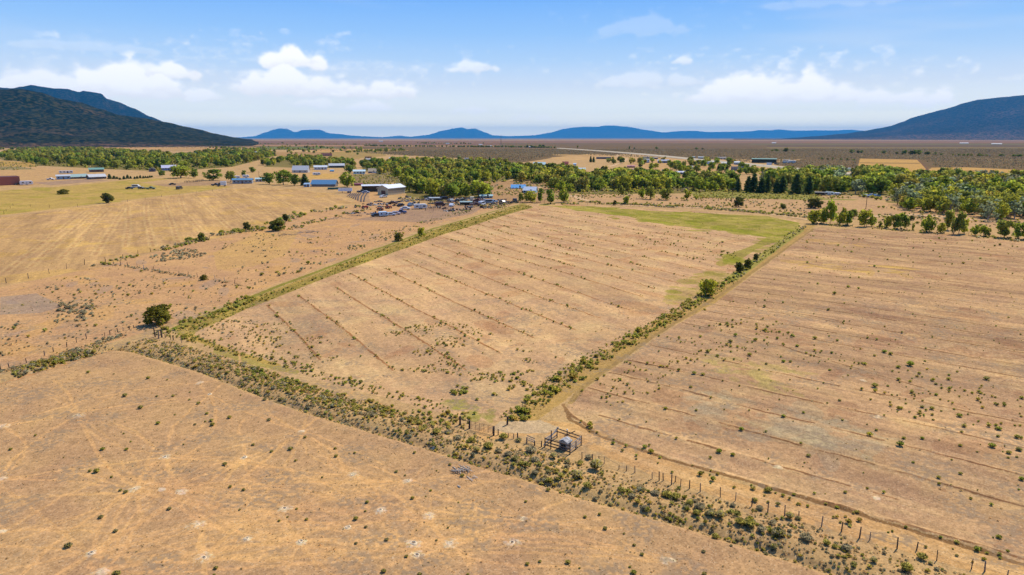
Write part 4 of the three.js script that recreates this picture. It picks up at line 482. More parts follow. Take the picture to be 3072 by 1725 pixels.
B('open dark hay shed with pale right end, far left of centre', [[-458.1,-1270.4,20.71,6.7]], 'open', 0x7a6858, 0xb9b2a8, { name: 'open_barn', cat: 'barn', keep: 60, deep: 0.3 });
B('house with white and teal roof left of the tall cottonwoods', [[-186.3,-510.4,6.66,2.71]], 'gable', 0xa9a49a, 0xb5cfc8, { n: 3 });
B('big white metal barn with lean-to in the middle of the farmyard', [[-197,-642.5,14.25,6.19]], 'gable', 0xb3aca4, 0xcac7c2, { name: 'barn', cat: 'barn', n: 3, rise: 4, turn: -0.25, keep: 50 });
B('white farmhouse right of the big white barn', [[-194.3,-702.8,12.86,4.06]], 'gable', 0xc2c0bd, 0xd2d4d2, { n: 4, keep: 50 });
B('twin-roofed white building behind the white farmhouse', [[-189.8,-749.8,16.24,4.33]], 'gable', 0x54504c, 0xcbc9c4, { keep: 50, rise: 2.2, deep: 0.4 });
B('small blue lean-to in the farmyard', [[-172.1,-661.4,3.83,1.59]], 'shed', 0x6f93ad, 0x79b0d4, { name: 'shed', cat: 'shed' });
B('pink adobe house with dark trees at its right, far out', [[-326.6,-1224.6,18.8,4.7]], 'flat', 0xb8806c, 0xa9735f, { n: 4, keep: 70, deep: 0.35 });
B('yellowish adobe house far out above the village wood', [[-224.9,-1087.3,10.96,2.61]], 'flat', 0xc39a62, 0xb58a58, { n: 3, keep: 60, deep: 0.4 });
B('white-roofed cottage below the yellowish adobe', [[-205.3,-991.8,8.1,2.38]], 'gable', 0xb3aca4, WHITE, { keep: 50 });
B('low white and teal house right of the tall cottonwood', [[-136.7,-618.8,10.45,3.58]], 'gable', 0xb7c9c4, 0xcfe0dc, { n: 4, keep: 34 });
B('tan hip-roofed house beside parked cars', [[-129.5,-642.5,8.05,3.72]], 'gable', 0xb79f80, 0xc8ae86, { n: 4, keep: 40, rise: 2.6 });
B('long barn with bright blue metal roof', [[-125.5,-457.9,15.96,4.21]], 'gable', 0x75706c, 0x5f8fae, { name: 'barn', cat: 'barn', n: 0, rise: 2.6, deep: 0.42, turn: -0.3, keep: 40 });
B('small blue-grey shed left of the blue-roofed barn', [[-135.7,-454.7,3.74,2.42]], 'shed', 0x8aa0b4, 0x9cb4c8, { name: 'shed', cat: 'shed', n: 2, turn: -0.2 });
B('long dark open barn with thin white roof edge', [[-82.5,-415,15.3,4.03]], 'open', 0x6e5a4a, 0xe0e0de, { name: 'open_barn', cat: 'barn', deep: 0.3, turn: 0.06 });
B('small red shed roof behind the dark open barn', [[-105.5,-467.5,7.69,1.36]], 'shed', 0x6d2f2a, 0x8a3a34, { name: 'shed', cat: 'shed', deep: 0.25 });
{ // the tan barn with its gable end turned to the viewer
  const L = [[-73.4,-390.6,6.26,5.5]][0], [x, z, w, h] = L, o = thing('barn', 'tan metal barn with white roof and its gable end facing forward', 'barn', [x, z], Math.atan2(-x, -z) - 0.72), d = 15, e = h * 0.70, W = w * 1.25, cz = -d / 2; KEEP.push([x + 6, z, 14, 30]);
  part('wall', prism([[W / 2, 0], [W / 2, e], [0, h - 0.15], [-W / 2, e], [-W / 2, 0]], d).rotateY(Math.PI / 2).translate(0, 0, cz), mat(0xb7aa8c, 0.7), o);
  part('roof', prism([[W / 2 + 0.5, e - 0.14], [0, h], [-W / 2 - 0.5, e - 0.14], [-W / 2 - 0.5, e - 0.34], [0, h - 0.2], [W / 2 + 0.5, e - 0.34]], d + 1).rotateY(Math.PI / 2).translate(0, 0.2, cz), roofMat(0xe3e3e1), o);
  part('door', box(3, 2.6, 0.12, 0.4, 0, 0.05), mat(0x5a3d34, 0.8), o); part('eave_band', box(0.12, 0.9, d, W / 2 + 0.06, e - 1.4, cz), mat(0x8d8878, 0.8), o);
}
for (const [L, s, kind, wall, roof, o] of [
  [[[-164.8,-963.6,11.11,4.63]], 'white gabled barn at the back of the village wood', 'gable', 0xb3b0ac, 0xe0e0de, { rise: 2.6, keep: 110 }], [[[-108.9,-936.9,8.55,2.7]], 'low grey roof left in the back of the wood', 'gable', 0x8f8f8c, 0xb6bcbc, {}], [[[-84,-950.1,8.22,2.74]], 'pale teal cottage at the back of the wood', 'gable', 0x9ab8b4, 0xa8c4c0, { n: 3 }],
  [[[-66.7,-1021.7,6.87,2.45]], 'white trailer house above the wood', 'home', 0xd0ccc6, WHITE, {}], [[[-54.6,-887.8,4.27,3.41]], 'pink stucco house behind the wood', 'flat', 0xc4907e, 0xb27c6c, { n: 2 }], [[[-41.4,-775.6,6.35,2.24]], 'grey-white roofed house in a gap of the wood', 'gable', 0x8f9090, 0xc3ccce, { n: 3 }], [[[-24.2,-899.6,4.32,2.16]], 'tiny white house right of the slim conifer', 'gable', 0xc4c4c0, WHITE, {}], [[[-12.5,-813,3.13,1.96]], 'tiny white shed at the right end of the wood', 'shed', 0xc4c4c0, WHITE, {}],
  [[[-13.9,-370.9,6.85,1.8]], 'teal-roofed long shed behind the scrap yard', 'gable', 0x8d8a82, 0xa6c2bc, { n: 4, deep: 0.3 }], [[[-39.5,-355,6.22,1.55]], 'open carport with pale roof above the corrals', 'open', 0x7a6858, 0xa9b0b0, { name: 'carport', cat: 'carport', deep: 0.5 }], [[[-22.2,-330.1,5.79,1.61]], 'dark open shed with grey-green roof in the scrap yard', 'open', 0x75644f, 0x98aaa0, { name: 'carport', cat: 'carport', deep: 0.5 }],
  [[[31,-784.6,13.21,4.53]], 'barn with pale teal metal roof above the trees', 'gable', 0x6a706c, 0xb4cfcc, { name: 'barn', cat: 'barn', rise: 2.8, keep: 110 }], [[[64.1,-833.1,7.21,3.61]], 'barn with red metal roof', 'gable', 0x7a3a32, 0xa8402f, { name: 'barn', cat: 'barn', rise: 2.4, keep: 110 }], [[[63.8,-661.4,12.75,3.51]], 'house with white and teal roof in a clearing', 'gable', 0x4d5a58, 0xc6dbd8, { n: 4, deep: 0.35, rise: 1.6, keep: 110 }],
  [[[4,-439.7,8.95,2.34]], 'cottage with bright blue roof by the dirt road', 'gable', 0x9c9c98, 0x5aa6d6, { n: 4, rise: 2 }], [[[10.2,-404.9,7.47,3.34]], 'white-roofed cottage with teal wall in front of the blue roof', 'gable', 0x8fb0ac, 0xdfe2e2, { n: 4, rise: 2, deep: 0.7, turn: -0.25, keep: 18 }],
  [[[128.8,-749.8,8.66,2.53]], 'red-roofed house on the slope', 'gable', 0x6d4a40, 0xb86a60, { n: 3, keep: 110 }], [[[116.2,-668,9.01,2.25]], 'pink-roofed house below the red-roofed one', 'gable', 0x9a7a6c, 0xc98f86, { n: 3, keep: 110 }], [[[139.1,-1053.5,22.25,3.03]], 'long dark mobile home in front of the bank', 'home', 0x4a4a50, 0x6d6e72, { deep: 0.2 }], [[[72.7,-803.3,3.48,2.71]], 'small blue-white house left of the conifers', 'gable', 0xa9c0cc, 0xc9dbe4, {}],
  [[[66,-2224.9,23.42,4.26]], 'far ranch house beside dark trees on the plain', 'gable', 0x9a948c, 0xc8c4c0, {}], [[[93.7,-2224.9,9.58,3.19]], 'far white shed by the ranch house', 'shed', 0xc8c4c0, WHITE, { name: 'shed', cat: 'shed' }], [[[-132.3,-2943.9,14.07,4.22]], 'far white barn left of the pylon', 'gable', 0xc8c4c0, WHITE, { name: 'barn', cat: 'barn' }], [[[-80.5,-2511.3,16.81,3.6]], 'far white long barn by the pylon', 'gable', 0xc8c4c0, WHITE, { name: 'barn', cat: 'barn' }],
  [[[172.1,-899.6,12.11,4.76]], 'long white trailer house at the left of the upper cluster', 'home', 0xc0c8c8, 0xcfdad8, { deep: 0.3 }], [[[207,-1070.1,9.76,2.57]], 'white flat roof, left of the upper pair', 'home', 0x6a6660, WHITE, {}], [[[215.5,-1053.5,11.63,2.53]], 'white flat roof, right of the upper pair', 'home', 0x5a5650, WHITE, {}], [[[193.7,-887.8,14.08,4.27]], 'grey metal building in the upper cluster', 'gable', 0x77767e, 0x9a9aa2, { n: 4 }], [[[200,-854.1,15.19,2.46]], 'long low grey mobile home in the upper cluster', 'home', 0x8d8d90, 0xa5a5a8, { deep: 0.2 }],
  [[[279.4,-1070.1,5.65,3.08]], 'grey house close to the highway, left', 'gable', 0x80847f, 0x9aa49e, {}], [[[291.3,-1070.1,8.73,3.08]], 'grey house close to the highway, right', 'gable', 0x80847f, 0xa4a8a4, {}], [[[232.4,-854.1,11.5,3.29]], 'pale blue double trailer, left one', 'home', 0xb6c8d0, 0xd6e0e4, { deep: 0.4 }], [[[240.5,-843.5,9.73,3.24]], 'white double trailer, right one', 'home', 0xc6ccd4, 0xdde0e4, { deep: 0.4 }],
  [[[183.9,-717.8,6.91,3.11]], 'white house with dark window gaps', 'gable', 0xd2d2d0, 0xdddddb, { n: 4, rise: 1.5 }], [[[149.9,-613.1,8.28,2.66]], 'house with whitish-lilac roof at the edge of the trees', 'gable', 0x7a7680, 0xc6c2cc, { n: 3 }], [[[144.2,-648.6,6.88,2.5]], 'house with pale green roof sunk in the trees', 'gable', 0x7a8a80, 0x86b09c, { n: 3 }], [[[130.1,-648.6,5.63,2.5]], 'dark cottage with white ridge sunk in the trees', 'gable', 0x50545a, 0xb4b8b6, {}],
  [[[312.8,-1037.4,12.95,3.49]], 'dark-roofed house at the top of the village', 'gable', 0xbab4ac, 0x5a4c46, { n: 3 }], [[[251.7,-822.9,5.94,2.77]], 'white cottage behind the columnar conifer', 'gable', 0xc6c2ba, WHITE, { n: 2 }], [[[270.4,-833.1,6.81,3.61]], 'white house left of the leafy village tree', 'gable', 0xaebcb8, 0xd4dcda, { n: 3 }], [[[218.7,-681.5,5.91,3.61]], 'grey stucco house right of the columnar conifer', 'flat', 0x96918c, 0x8a8580, { n: 3 }], [[[237.1,-717.8,6.91,2.42]], 'bluish flat-roofed house in the village', 'flat', 0x9fb0bc, 0xb4c2ca, { n: 3 }], [[[220,-655,8.52,2.53]], 'dark teal trailer at the village edge', 'home', 0x4a5c60, 0x7f9694, {}], [[[252.1,-733.5,4.59,2.12]], 'pale trailer right of the village tree', 'home', 0xb8bcb8, WHITE, {}],
  [[[322.6,-887.8,29.87,5.55]], 'long green-roofed warehouse near the highway', 'open', 0x66706a, 0x5c8a72, { name: 'warehouse', cat: 'warehouse', deep: 0.35 }], [[[298,-803.3,5.41,3.09]], 'white box building before the green warehouse', 'flat', 0xc4ccd2, 0xd2d6da, {}], [[[350.8,-887.8,8.11,2.56]], 'white trailer right of the warehouse, left one', 'home', 0xc0c6cc, WHITE, {}], [[[358.4,-887.8,8.53,2.99]], 'white trailer right of the warehouse, right one', 'home', 0xb6c2c6, WHITE, {}], [[[381.4,-963.6,9.26,1.85]], 'dark low roof behind the white trailers', 'gable', 0x4a403a, 0x57483f, {}],
  [[[326.4,-674.7,13.33,2.93]], 'long pale teal mobile home alone beside the sagebrush', 'home', 0x6f8488, 0xc6d2d4, { deep: 0.22, n: 8, keep: 190 }], [[[174.8,-461,6.7,1.79]], 'house with lilac-grey roof half hidden by trees', 'gable', 0x6a7078, 0x8f909e, { n: 3, keep: 60 }], [[[174.4,-388.3,5.66,1.7]], 'dark-roofed carport under the big trees', 'open', 0x6a5f55, 0x55504c, { name: 'carport', cat: 'carport', keep: 20 }],
  [[[346.1,-596.8,4.61,1.44]], 'tiny white-roofed shed before the golden field', 'shed', 0x4a403a, 0xe0e0de, { name: 'shed', cat: 'shed', keep: 120 }], [[[348.2,-552.5,3.74,1.07]], 'small pale shed in the trees below the golden field', 'shed', 0x8a7464, 0xe0dccf, { name: 'shed', cat: 'shed', keep: 40 }], [[[380.4,-557.1,8.07,1.35]], 'pinkish-white long building left of the spruce', 'gable', 0xc0a49c, 0xded4d0, { keep: 50 }], [[[219,-300,5.56,1.46]], 'dark open shed with pale roof edge at the right', 'open', 0x6d5b4c, 0xb0a08f, { name: 'shed', cat: 'shed', deep: 0.35 }],
  [[[2365.5,-3650.9,38.38,5.23]], 'far white barn at the foot of the right mountain', 'gable', 0xc8c4c0, WHITE, { name: 'barn', cat: 'barn' }], [[[1448.2,-3856.6,22.11,5.53]], 'far white barn out on the open plain', 'gable', 0xc8c4c0, WHITE, { name: 'barn', cat: 'barn' }], [[[2292.3,-3298.9,40.99,4.73]], 'far low white barn right of the other one under the mountain', 'gable', 0xc8c4c0, WHITE, { name: 'barn', cat: 'barn' }], [[[-319.7,-3466,16.56,4.97]], 'far white farm roofs above the centre', 'gable', 0xc8c4c0, WHITE, { name: 'barn', cat: 'barn' }], [[[-1007.4,-5368,30.76,6.41]], 'far white buildings on the horizon left of centre', 'gable', 0xc8c4c0, WHITE, { name: 'barn', cat: 'barn' }]]) B(s, L, kind, wall, roof, { keep: 34, ...o });

// ---------------------------------------------------------------- vehicles
const tyreMat = mat(0x15140f, 0.9), hubMat = mat(0x9a9a98, 0.4, 0.6);
function wheel(o, x, z, r, w = 0.22) { const t = part('wheel', new THREE.CylinderGeometry(r, r, w, 14).rotateX(Math.PI / 2).translate(x, r, z), tyreMat, o); part('rim', new THREE.CylinderGeometry(r * 0.55, r * 0.55, w + 0.02, 10).rotateX(Math.PI / 2).translate(x, r, z), hubMat, t); }
function sideShape(pts, width, bevel = 0.07) { const g = new THREE.ExtrudeGeometry(new THREE.Shape(pts.map(([x, y]) => new THREE.Vector2(x, y))), { depth: width - bevel * 2, bevelEnabled: true, bevelSize: bevel, bevelThickness: bevel, bevelSegments: 2 }); g.translate(0, 0, -width / 2 + bevel); return g; }
const CARS = {
  car: { body: [[-2.2, 0.35], [-2.2, 0.85], [-1.4, 0.95], [-0.95, 1.4], [0.55, 1.42], [1.15, 0.98], [2.1, 0.85], [2.2, 0.4]], glass: [[-1.2, 0.98], [-0.88, 1.34], [0.5, 1.36], [0.98, 0.98]], w: 1.75, r: 0.32, ax: 1.35 },
  pickup: { body: [[-2.7, 0.5], [-2.7, 1.05], [-0.5, 1.05], [-0.4, 1.72], [0.75, 1.74], [1.3, 1.15], [2.6, 1.05], [2.7, 0.5]], glass: [[-0.25, 1.16], [-0.2, 1.64], [0.7, 1.65], [1.1, 1.16]], w: 1.9, r: 0.4, ax: 1.7 },
  van: { body: [[-2.4, 0.4], [-2.4, 1.95], [1.2, 1.98], [1.9, 1.15], [2.5, 1.0], [2.55, 0.45]], glass: [[-2.1, 1.2], [-2.1, 1.75], [1.1, 1.78], [1.6, 1.2]], w: 1.9, r: 0.36, ax: 1.5 } };
function car(kind, [x, z], turn, hex, label, name = kind) {
  const c = CARS[kind], o = thing(kind === 'car' ? 'parked_car' : kind === 'van' ? 'parked_van' : 'pickup_truck', label, kind === 'pickup' ? 'truck' : kind, [x, z], turn);
  part('body', sideShape(c.body, c.w), mat(hex, 0.35), o); part('window', sideShape(c.glass, c.w + 0.03, 0.02), glass, o);
  for (const s of [-1, 1]) for (const t of [-1, 1]) wheel(o, s * c.ax, t * (c.w / 2 - 0.08), c.r);
  for (const t of [-1, 1]) part('headlight', box(0.06, 0.14, 0.32, c.body[c.body.length - 1][0] + 0.05, 0.62, t * 0.6), mat(0xd8d8d0, 0.2), o);
  return o;
}
function camper([x, z, w, h], turn, hex, label, stripe = 0x7b8894) {
  const o = thing('camper_trailer', label, 'camper', [x, z], Math.atan2(-x, -z) + turn), l = w / 2, W = 2.4;
  part('body', sideShape([[-l, 0.55], [-l, h * 0.9], [-l + 0.4, h], [l - 0.7, h], [l, h * 0.72], [l - 0.25, 0.55]], W, 0.12), mat(hex, 0.45), o);
  part('stripe', box(w - 1.2, 0.16, W + 0.03, -0.1, h * 0.42, 0), mat(stripe, 0.6), o);
  for (let i = 0; i < 3; i++) { if (i === 1) part('door', box(0.65, h * 0.6, 0.05, -l + w * 0.5, 0.6, W / 2 + 0.02), mat(0xa9a9a6, 0.5), o); else part('window', box(Math.min(1.1, w * 0.18), h * 0.24, 0.05, -l + w * (0.22 + i * 0.28), h * 0.52, W / 2 + 0.02), glass, o); }
  for (const t of [-1, 1]) for (const k of [-0.4, 0.4]) wheel(o, k, t * (W / 2 - 0.15), 0.34); part('hitch', bar([l, 0.5, 0], [l + 1.1, 0.45, 0], 0.06), mat(0x2b2927, 0.7), o);
  return o;
}
const pt = (L) => L[0].slice(0, 2);
camper([[-334.1,-474.1,7.34,2.75]][0], 0.1, 0xd9d4d2, 'white travel trailer parked beside the red-brown adobe building'); car('pickup', [-339.2,-474.1], 0.3, 0x2b2a2c, 'dark pickup between the adobe building and the white trailer'); car('pickup', [-354.9,-530.6], 0.1, 0xc4c2be, 'pale pickup standing on the dry lot left of the sheds');
camper([[-218.1,-548,4.24,2.12]][0], 0, 0xd9d4d2, 'white camper left behind the blue-roofed shed'); camper([[-214.7,-557.1,4.84,2.42]][0], 0, 0xdcd8d4, 'white camper right behind the blue-roofed shed'); car('pickup', [-201.2,-467.5], 0.1, 0x23262e, 'dark blue pickup left of the white box truck');
{ const p = [-193.8,-461], o = thing('box_truck', 'white box truck with dark cab by the feed lot', 'truck', p, 0.25); part('box', box(3.6, 2.5, 2.3, 0.6, 0.9, 0), mat(0xd4d0d0, 0.5), o); part('cab', sideShape([[-3.4, 0.5], [-3.4, 1.3], [-2.6, 1.5], [-2.3, 2.3], [-1.4, 2.3], [-1.4, 0.5]], 2.1), mat(0x2a2a2e, 0.4), o); for (const k of [-2.5, 1.4]) for (const t of [-1, 1]) wheel(o, k, t * 0.95, 0.45, 0.3); }
car('car', [-233.8,-474.1], 0.6, 0x2a2724, 'dark junk car alone on the feed lot'); car('car', [-242.8,-436.8], 0.2, 0x2e3330, 'dark junk car at the left end of the feed lot'); car('van', [-244.9,-448.6], 0.1, 0xc9c4be, 'white van with dark end on the feed lot'); car('car', [-235.2,-436.8], 2.9, 0x3a3634, 'brown-black junk car beside the white van'); car('pickup', [-228,-434], 0.2, 0x5a6b4e, 'old green pickup in the weeds of the feed lot'); car('van', [-209.9,-434], 1.5, 0x4a4644, 'dark van with pale roof on the feed lot');
camper([[-168.7,-596.8,6.34,2.3]][0], 0.1, 0xd6dad8, 'long white camper on the farm drive'); car('car', [-128.9,-630.4], 0.1, 0x3a4a66, 'dark blue car by the tan hip-roofed house'); car('car', [-125.2,-630.4], 0.1, 0xc2c6ca, 'silver car by the tan hip-roofed house'); car('pickup', [-121.6,-630.4], 0.1, 0xd0d2d4, 'white pickup by the tan hip-roofed house');
{ const [x, z, w, h] = [[-98.8,-407.4,7.91,2.77]][0], o = thing('semi_trailer', 'long white semi-trailer box at the edge of the hay field', 'trailer', [x, z], Math.atan2(-x, -z) - 0.12); part('box', box(w, h - 1.05, 2.5, 0, 1.05, 0), mat(0xd2d4dc, 0.5), o); part('rail', box(w, 0.12, 2.56, 0, h - 0.1, 0), mat(0x8a8c92, 0.5), o); part('door', box(0.06, h - 1.2, 2.3, w / 2 + 0.03, 1.1, 0), mat(0xb9bbc2, 0.5), o); for (const k of [w / 2 - 1.2, w / 2 - 2.4]) for (const t of [-1, 1]) wheel(o, k, t * 1.05, 0.48, 0.4); for (const t of [-1, 1]) part('landing_leg', box(0.15, 1.1, 0.15, -w / 2 + 2.2, 0, t * 0.8), mat(0x3a3a3a, 0.8), o); }
{ const [x, z, w, h] = [[-112.9,-434,6.73,1.16]][0], o = thing('shipping_container', 'low dark green container behind the semi-trailer', 'container', [x, z], Math.atan2(-x, -z)); part('box', box(w, h, 2.4, 0, 0, 0), mat(0x2f5a48, 0.7), o); for (let i = 0; i < 10; i++) part('rib', box(0.12, h - 0.2, 0.06, mix(-w / 2 + 0.4, w / 2 - 0.4, i / 9), 0.1, 1.23), mat(0x27493b, 0.7), o); }
car('pickup', [-89.7,-409.9], 0.1, 0x2a3140, 'dark pickup in front of the dark open barn'); car('car', [-86.2,-404.9], 0.1, 0xa9b0bc, 'grey car in front of the dark open barn');
camper([[-42,-314.3,5.82,2.15]][0], 0.05, 0xcbc9c4, 'white camper in front of the corrals'); camper([[-53.6,-284.4,3.75,1.95]][0], 0.2, 0xb9cbd6, 'white and blue camper among the junk cars', 0x3f78a8); car('car', [-56.2,-283.1], 0.5, 0x1d1f24, 'black car parked left of the blue and white camper'); car('car', [-51.2,-286.8], 0.3, 0xb4bcc4, 'silver car right of the blue and white camper'); car('car', [-49.7,-290.7], 0.25, 0xcdb9b4, 'pale pinkish car between the silver car and the blue pickup'); car('pickup', [-48.2,-294.6], 0.15, 0x28406e, 'blue pickup with white roof at the end of the junk cars');
car('car', [-48.6,-311.4], 0.1, 0xd4d4d2, 'white sedan behind the blue pickup'); car('car', [-52.9,-325.2], 1.2, 0x26211f, 'black junk car at the back of the scrap yard'); car('car', [-28.5,-323.6], 1.4, 0xd2d4d8, 'small white car between the two open sheds'); car('van', [-14.5,-330.1], 1.2, 0xc8ccd0, 'white van right of the dark open shed'); car('pickup', [-17.5,-326.8], 0.2, 0x6f4a3c, 'rusty pickup by the dark open shed'); car('car', [-27.6,-347.5], 0.2, 0x30343c, 'dark car between carport and wood'); car('van', [-11.4,-338.6], 0.4, 0x7f8a94, 'grey van at the right end of the scrap yard');
for (const [p, t, hex, s] of [[[-67.4,-312.8], 0.4, 0xa8301f, 'red farm tractor in the weeds beside the hay field'], [[-56.7,-314.3], 0.9, 0xb0502a, 'rusty orange tractor behind the junk cars'], [[-59,-305.6], 2.6, 0xa8562c, 'orange digger left of the rusty tractor'], [[-71.8,-317.4], 0.2, 0xb8a83a, 'yellow-green baler beside the red tractor']]) {
  const o = thing('farm_tractor', s, 'tractor', p, t); o.scale.setScalar(0.8); part('body', sideShape([[-1.6, 0.8], [-1.5, 1.4], [0.2, 1.5], [1.9, 1.35], [2.0, 0.7], [0.2, 0.6]], 0.9), mat(hex, 0.55), o); part('seat', box(0.5, 0.5, 0.5, -0.9, 1.35, 0), mat(0x221f1c, 0.9), o); part('exhaust', bar([1.1, 1.3, 0.2], [1.1, 2.3, 0.2], 0.05), mat(0x1c1a18, 0.8), o); for (const k of [-1, 1]) { wheel(o, -1.0, k * 0.85, 0.72, 0.4); wheel(o, 1.5, k * 0.7, 0.4, 0.25); }
}
camper([[179.5,-388.3,4.71,1.89]][0], 0, 0xb9c8c4, 'pale camper under the big trees, beside the dark-roofed carport'); camper([[184,-388.3,3.21,1.51]][0], 0, 0xd8d6d4, 'small white camper right of the pale one under the trees'); car('car', [195.5,-379.4], 0.1, 0xd4d4d4, 'white car, leftmost of the three under the right-hand trees'); car('pickup', [197.4,-377.3], 0.1, 0x8da0b4, 'blue-grey pickup between the two cars under the right-hand trees'); car('car', [201.3,-379.4], 0.1, 0x4a84a4, 'blue car, rightmost of the three under the right-hand trees');
car('pickup', [290.6,-688.5], -0.5, 0x2a3e7c, 'dark blue truck driving on the highway'); car('car', [320.8,-843.5], 0.1, 0x3a3a44, 'dark car in front of the white trailers near the highway'); car('car', [284.7,-784.6], 0.1, 0x35323a, 'dark car left of the white box building'); car('car', [-70.3,-375.1], 0.9, 0xd0ccc4, 'white car in front of the tan barn');

['rusty brown sedan', 'faded blue sedan', 'white pickup without wheels covers', 'black van', 'grey pickup', 'dull green sedan', 'cream van', 'dark red pickup', 'pale blue pickup', 'tan sedan', 'maroon van', 'charcoal pickup'].forEach((s, i) => car(['car', 'car', 'pickup', 'van', 'pickup', 'car', 'van', 'pickup', 'pickup', 'car', 'van', 'pickup'][i], [[-58.4,-336.9],[-48.4,-326.8],[-42.7,-356.9],[-35.8,-356.9],[-31.1,-347.5],[-25.4,-353.1],[-20.8,-356.9],[-16.9,-347.5],[-9.3,-340.3],[-4.6,-340.3],[-34.2,-325.2],[1.5,-347.5]][i], i * 1.3, [0x5a3a2c, 0x5f7488, 0xc8c6c2, 0x24211f, 0x77787a, 0x4c5a48, 0xbfb59c, 0x5e2a26, 0x8ea2b2, 0x9c8768, 0x4e2a2c, 0x33343a][i], s.replace(' without wheels covers', '') + ' left standing among the scrap heaps'));
// black plastic mulch rows beside the semi-trailer
for (const [i, L] of [[[-94,-400],[-92.2,-388.3],[-90.7,-377.3]], [[-92.8,-400],[-90.5,-386],[-88.6,-373]], [[-91.8,-400],[-88.9,-383.8],[-86.6,-368.8]], [[-90.7,-400],[-87.8,-383.8],[-84.6,-364.8]], [[-89.3,-400],[-86.4,-381.6],[-82.4,-360.8]], [[-88.5,-402.4],[-85.3,-381.6],[-79.8,-355]], [[-86.7,-402.4],[-83.1,-379.4],[-76.6,-347.5]], [[-84.9,-402.4],[-81.3,-379.4],[-75.1,-347.5]]].entries()) {
  const c = new THREE.CatmullRomCurve3(L.map(([x, z]) => new THREE.Vector3(x, ground(x, z) + 0.1, z))), m = part(numbered('mulch_row'), new THREE.TubeGeometry(c, 14, 0.3, 5), mat(0x1f1a17, 0.7), scene);
  tag(m, ['leftmost', 'second', 'third', 'fourth', 'fifth', 'sixth', 'seventh', 'rightmost'][i] + ' dark curved crop row from the semi-trailer side', 'crop row', 'dark crop rows beside the tan barn');
}

// ---------------------------------------------------------------- the village woods
const CW = ['cottonwood', 'cottonwood', 'cottonwood', 'cottonwood', 'willow'];
const G1 = [[-935.7,-1270.4],[-1130.4,-1598.9],[-1175.9,-1811.4],[-945.7,-1637.3],[-674.5,-1319.8],[-534.9,-1142.2],[-670.5,-1562.2],[-586.6,-1598.9],[-414.7,-1224.6],[-359.7,-977.5],[-312,-775.6],[-327,-725.6],[-333.5,-668],[-412.5,-710.3],[-473,-758.2],[-557.7,-813],[-673.7,-950.1],[-742.5,-1006.6]];
const counts = [
  grove(G1, 60, 900, 6.5, 11, CW, '% in the $ of the broad left village wood', 'trees of the left village wood', 201, 0.28),
  grove([[-353.2,-1105],[-286.9,-1037.4],[-217.3,-950.1],[-166.4,-741.5],[-200.1,-775.6],[-232.1,-758.2],[-271.5,-822.9],[-278.4,-775.6],[-326.9,-899.6]], 18, 140, 5, 8.5, CW, '% in the $ of the belt behind the white-roofed farm', 'trees behind the white-roofed farm', 202),
  grove([[-187.3,-854.1],[-167.1,-950.1],[-112.3,-950.1],[-60.4,-924.1],[-2.5,-854.1],[-0.3,-552.5],[-15,-470.8],[-30.2,-457.9],[-51.5,-470.8],[-67.8,-457.9],[-85.4,-510.4],[-112.1,-602.1],[-146.4,-681.5]], 60, 330, 5.2, 9, [...CW, 'willow', 'cottonwood'], '% in the $ of the dense central village wood', 'trees of the central village wood', 203, 0.36),
  grove([[-67.3,-428.4],[-48.4,-423],[-18.7,-402.4],[-8.5,-379.4],[-16.8,-358.8],[-33.9,-375.1],[-56.7,-375.1]], 22, 34, 7, 9.5, ['cottonwood', 'cottonwood', 'willow'], '% in the $ of the row behind the scrap yard', 'trees along the back of the scrap yard', 204),
  grove([[1.3,-681.5],[35.6,-710.3],[65.1,-602.1],[103,-586.4],[127.5,-557.1],[160.2,-499],[134.5,-417.6],[105.4,-423],[82.8,-402.4],[54.1,-423],[32,-402.4],[24.5,-407.4],[24.4,-484.5],[1,-506.5]], 60, 300, 5.5, 10, [...CW, 'cottonwood'], '% in the $ of the wood right of the dirt road', 'trees of the wood right of the dirt road', 205),
  grove([[209.7,-576.3],[255.8,-586.4],[289.8,-586.4],[318.4,-566.5],[349.7,-530.6],[388.8,-514.3],[272.9,-358.8],[223.7,-336.9],[203.1,-358.8],[205.8,-383.8],[178.7,-407.4],[160.6,-439.7]], 55, 260, 7, 11.5, ['cottonwood', 'cottonwood', 'cottonwood', 'willow', 'bare'], '% in the $ of the wood below the golden field', 'trees of the tall right-hand wood', 206, 0.4),
  grove([[197.2,-351.2],[213.7,-347.5],[250.1,-351.2],[274.6,-347.5],[223.8,-281.9],[201.5,-270.2],[186.8,-268],[191.2,-286.8],[178.9,-294.6],[173.6,-308.4]], 45, 90, 6, 9.5, ['willow', 'willow', 'cottonwood', 'bare'], '% in the $ of the thicket at the right edge', 'trees of the right-hand thicket', 207, 0.4),
  grove([[161.6,-924.1],[277.1,-924.1],[285.2,-775.6],[219,-602.1],[153.6,-607.6],[135.6,-733.5],[114.1,-899.6]], 20, 60, 5, 9, CW, '% in the $ of the upper village between houses', 'trees between the upper houses', 208),
  grove([[-903.4,-2465.9],[-556.7,-2299.9],[-235.5,-1720],[-258.6,-1182],[-360.6,-1182],[-586.6,-1598.9]], 12, 90, 4, 8, ['cottonwood', 'willow'], '% in the $ of the dry fields beyond the village', 'trees scattered beyond the village', 209)];
console.log('groves', counts.join());
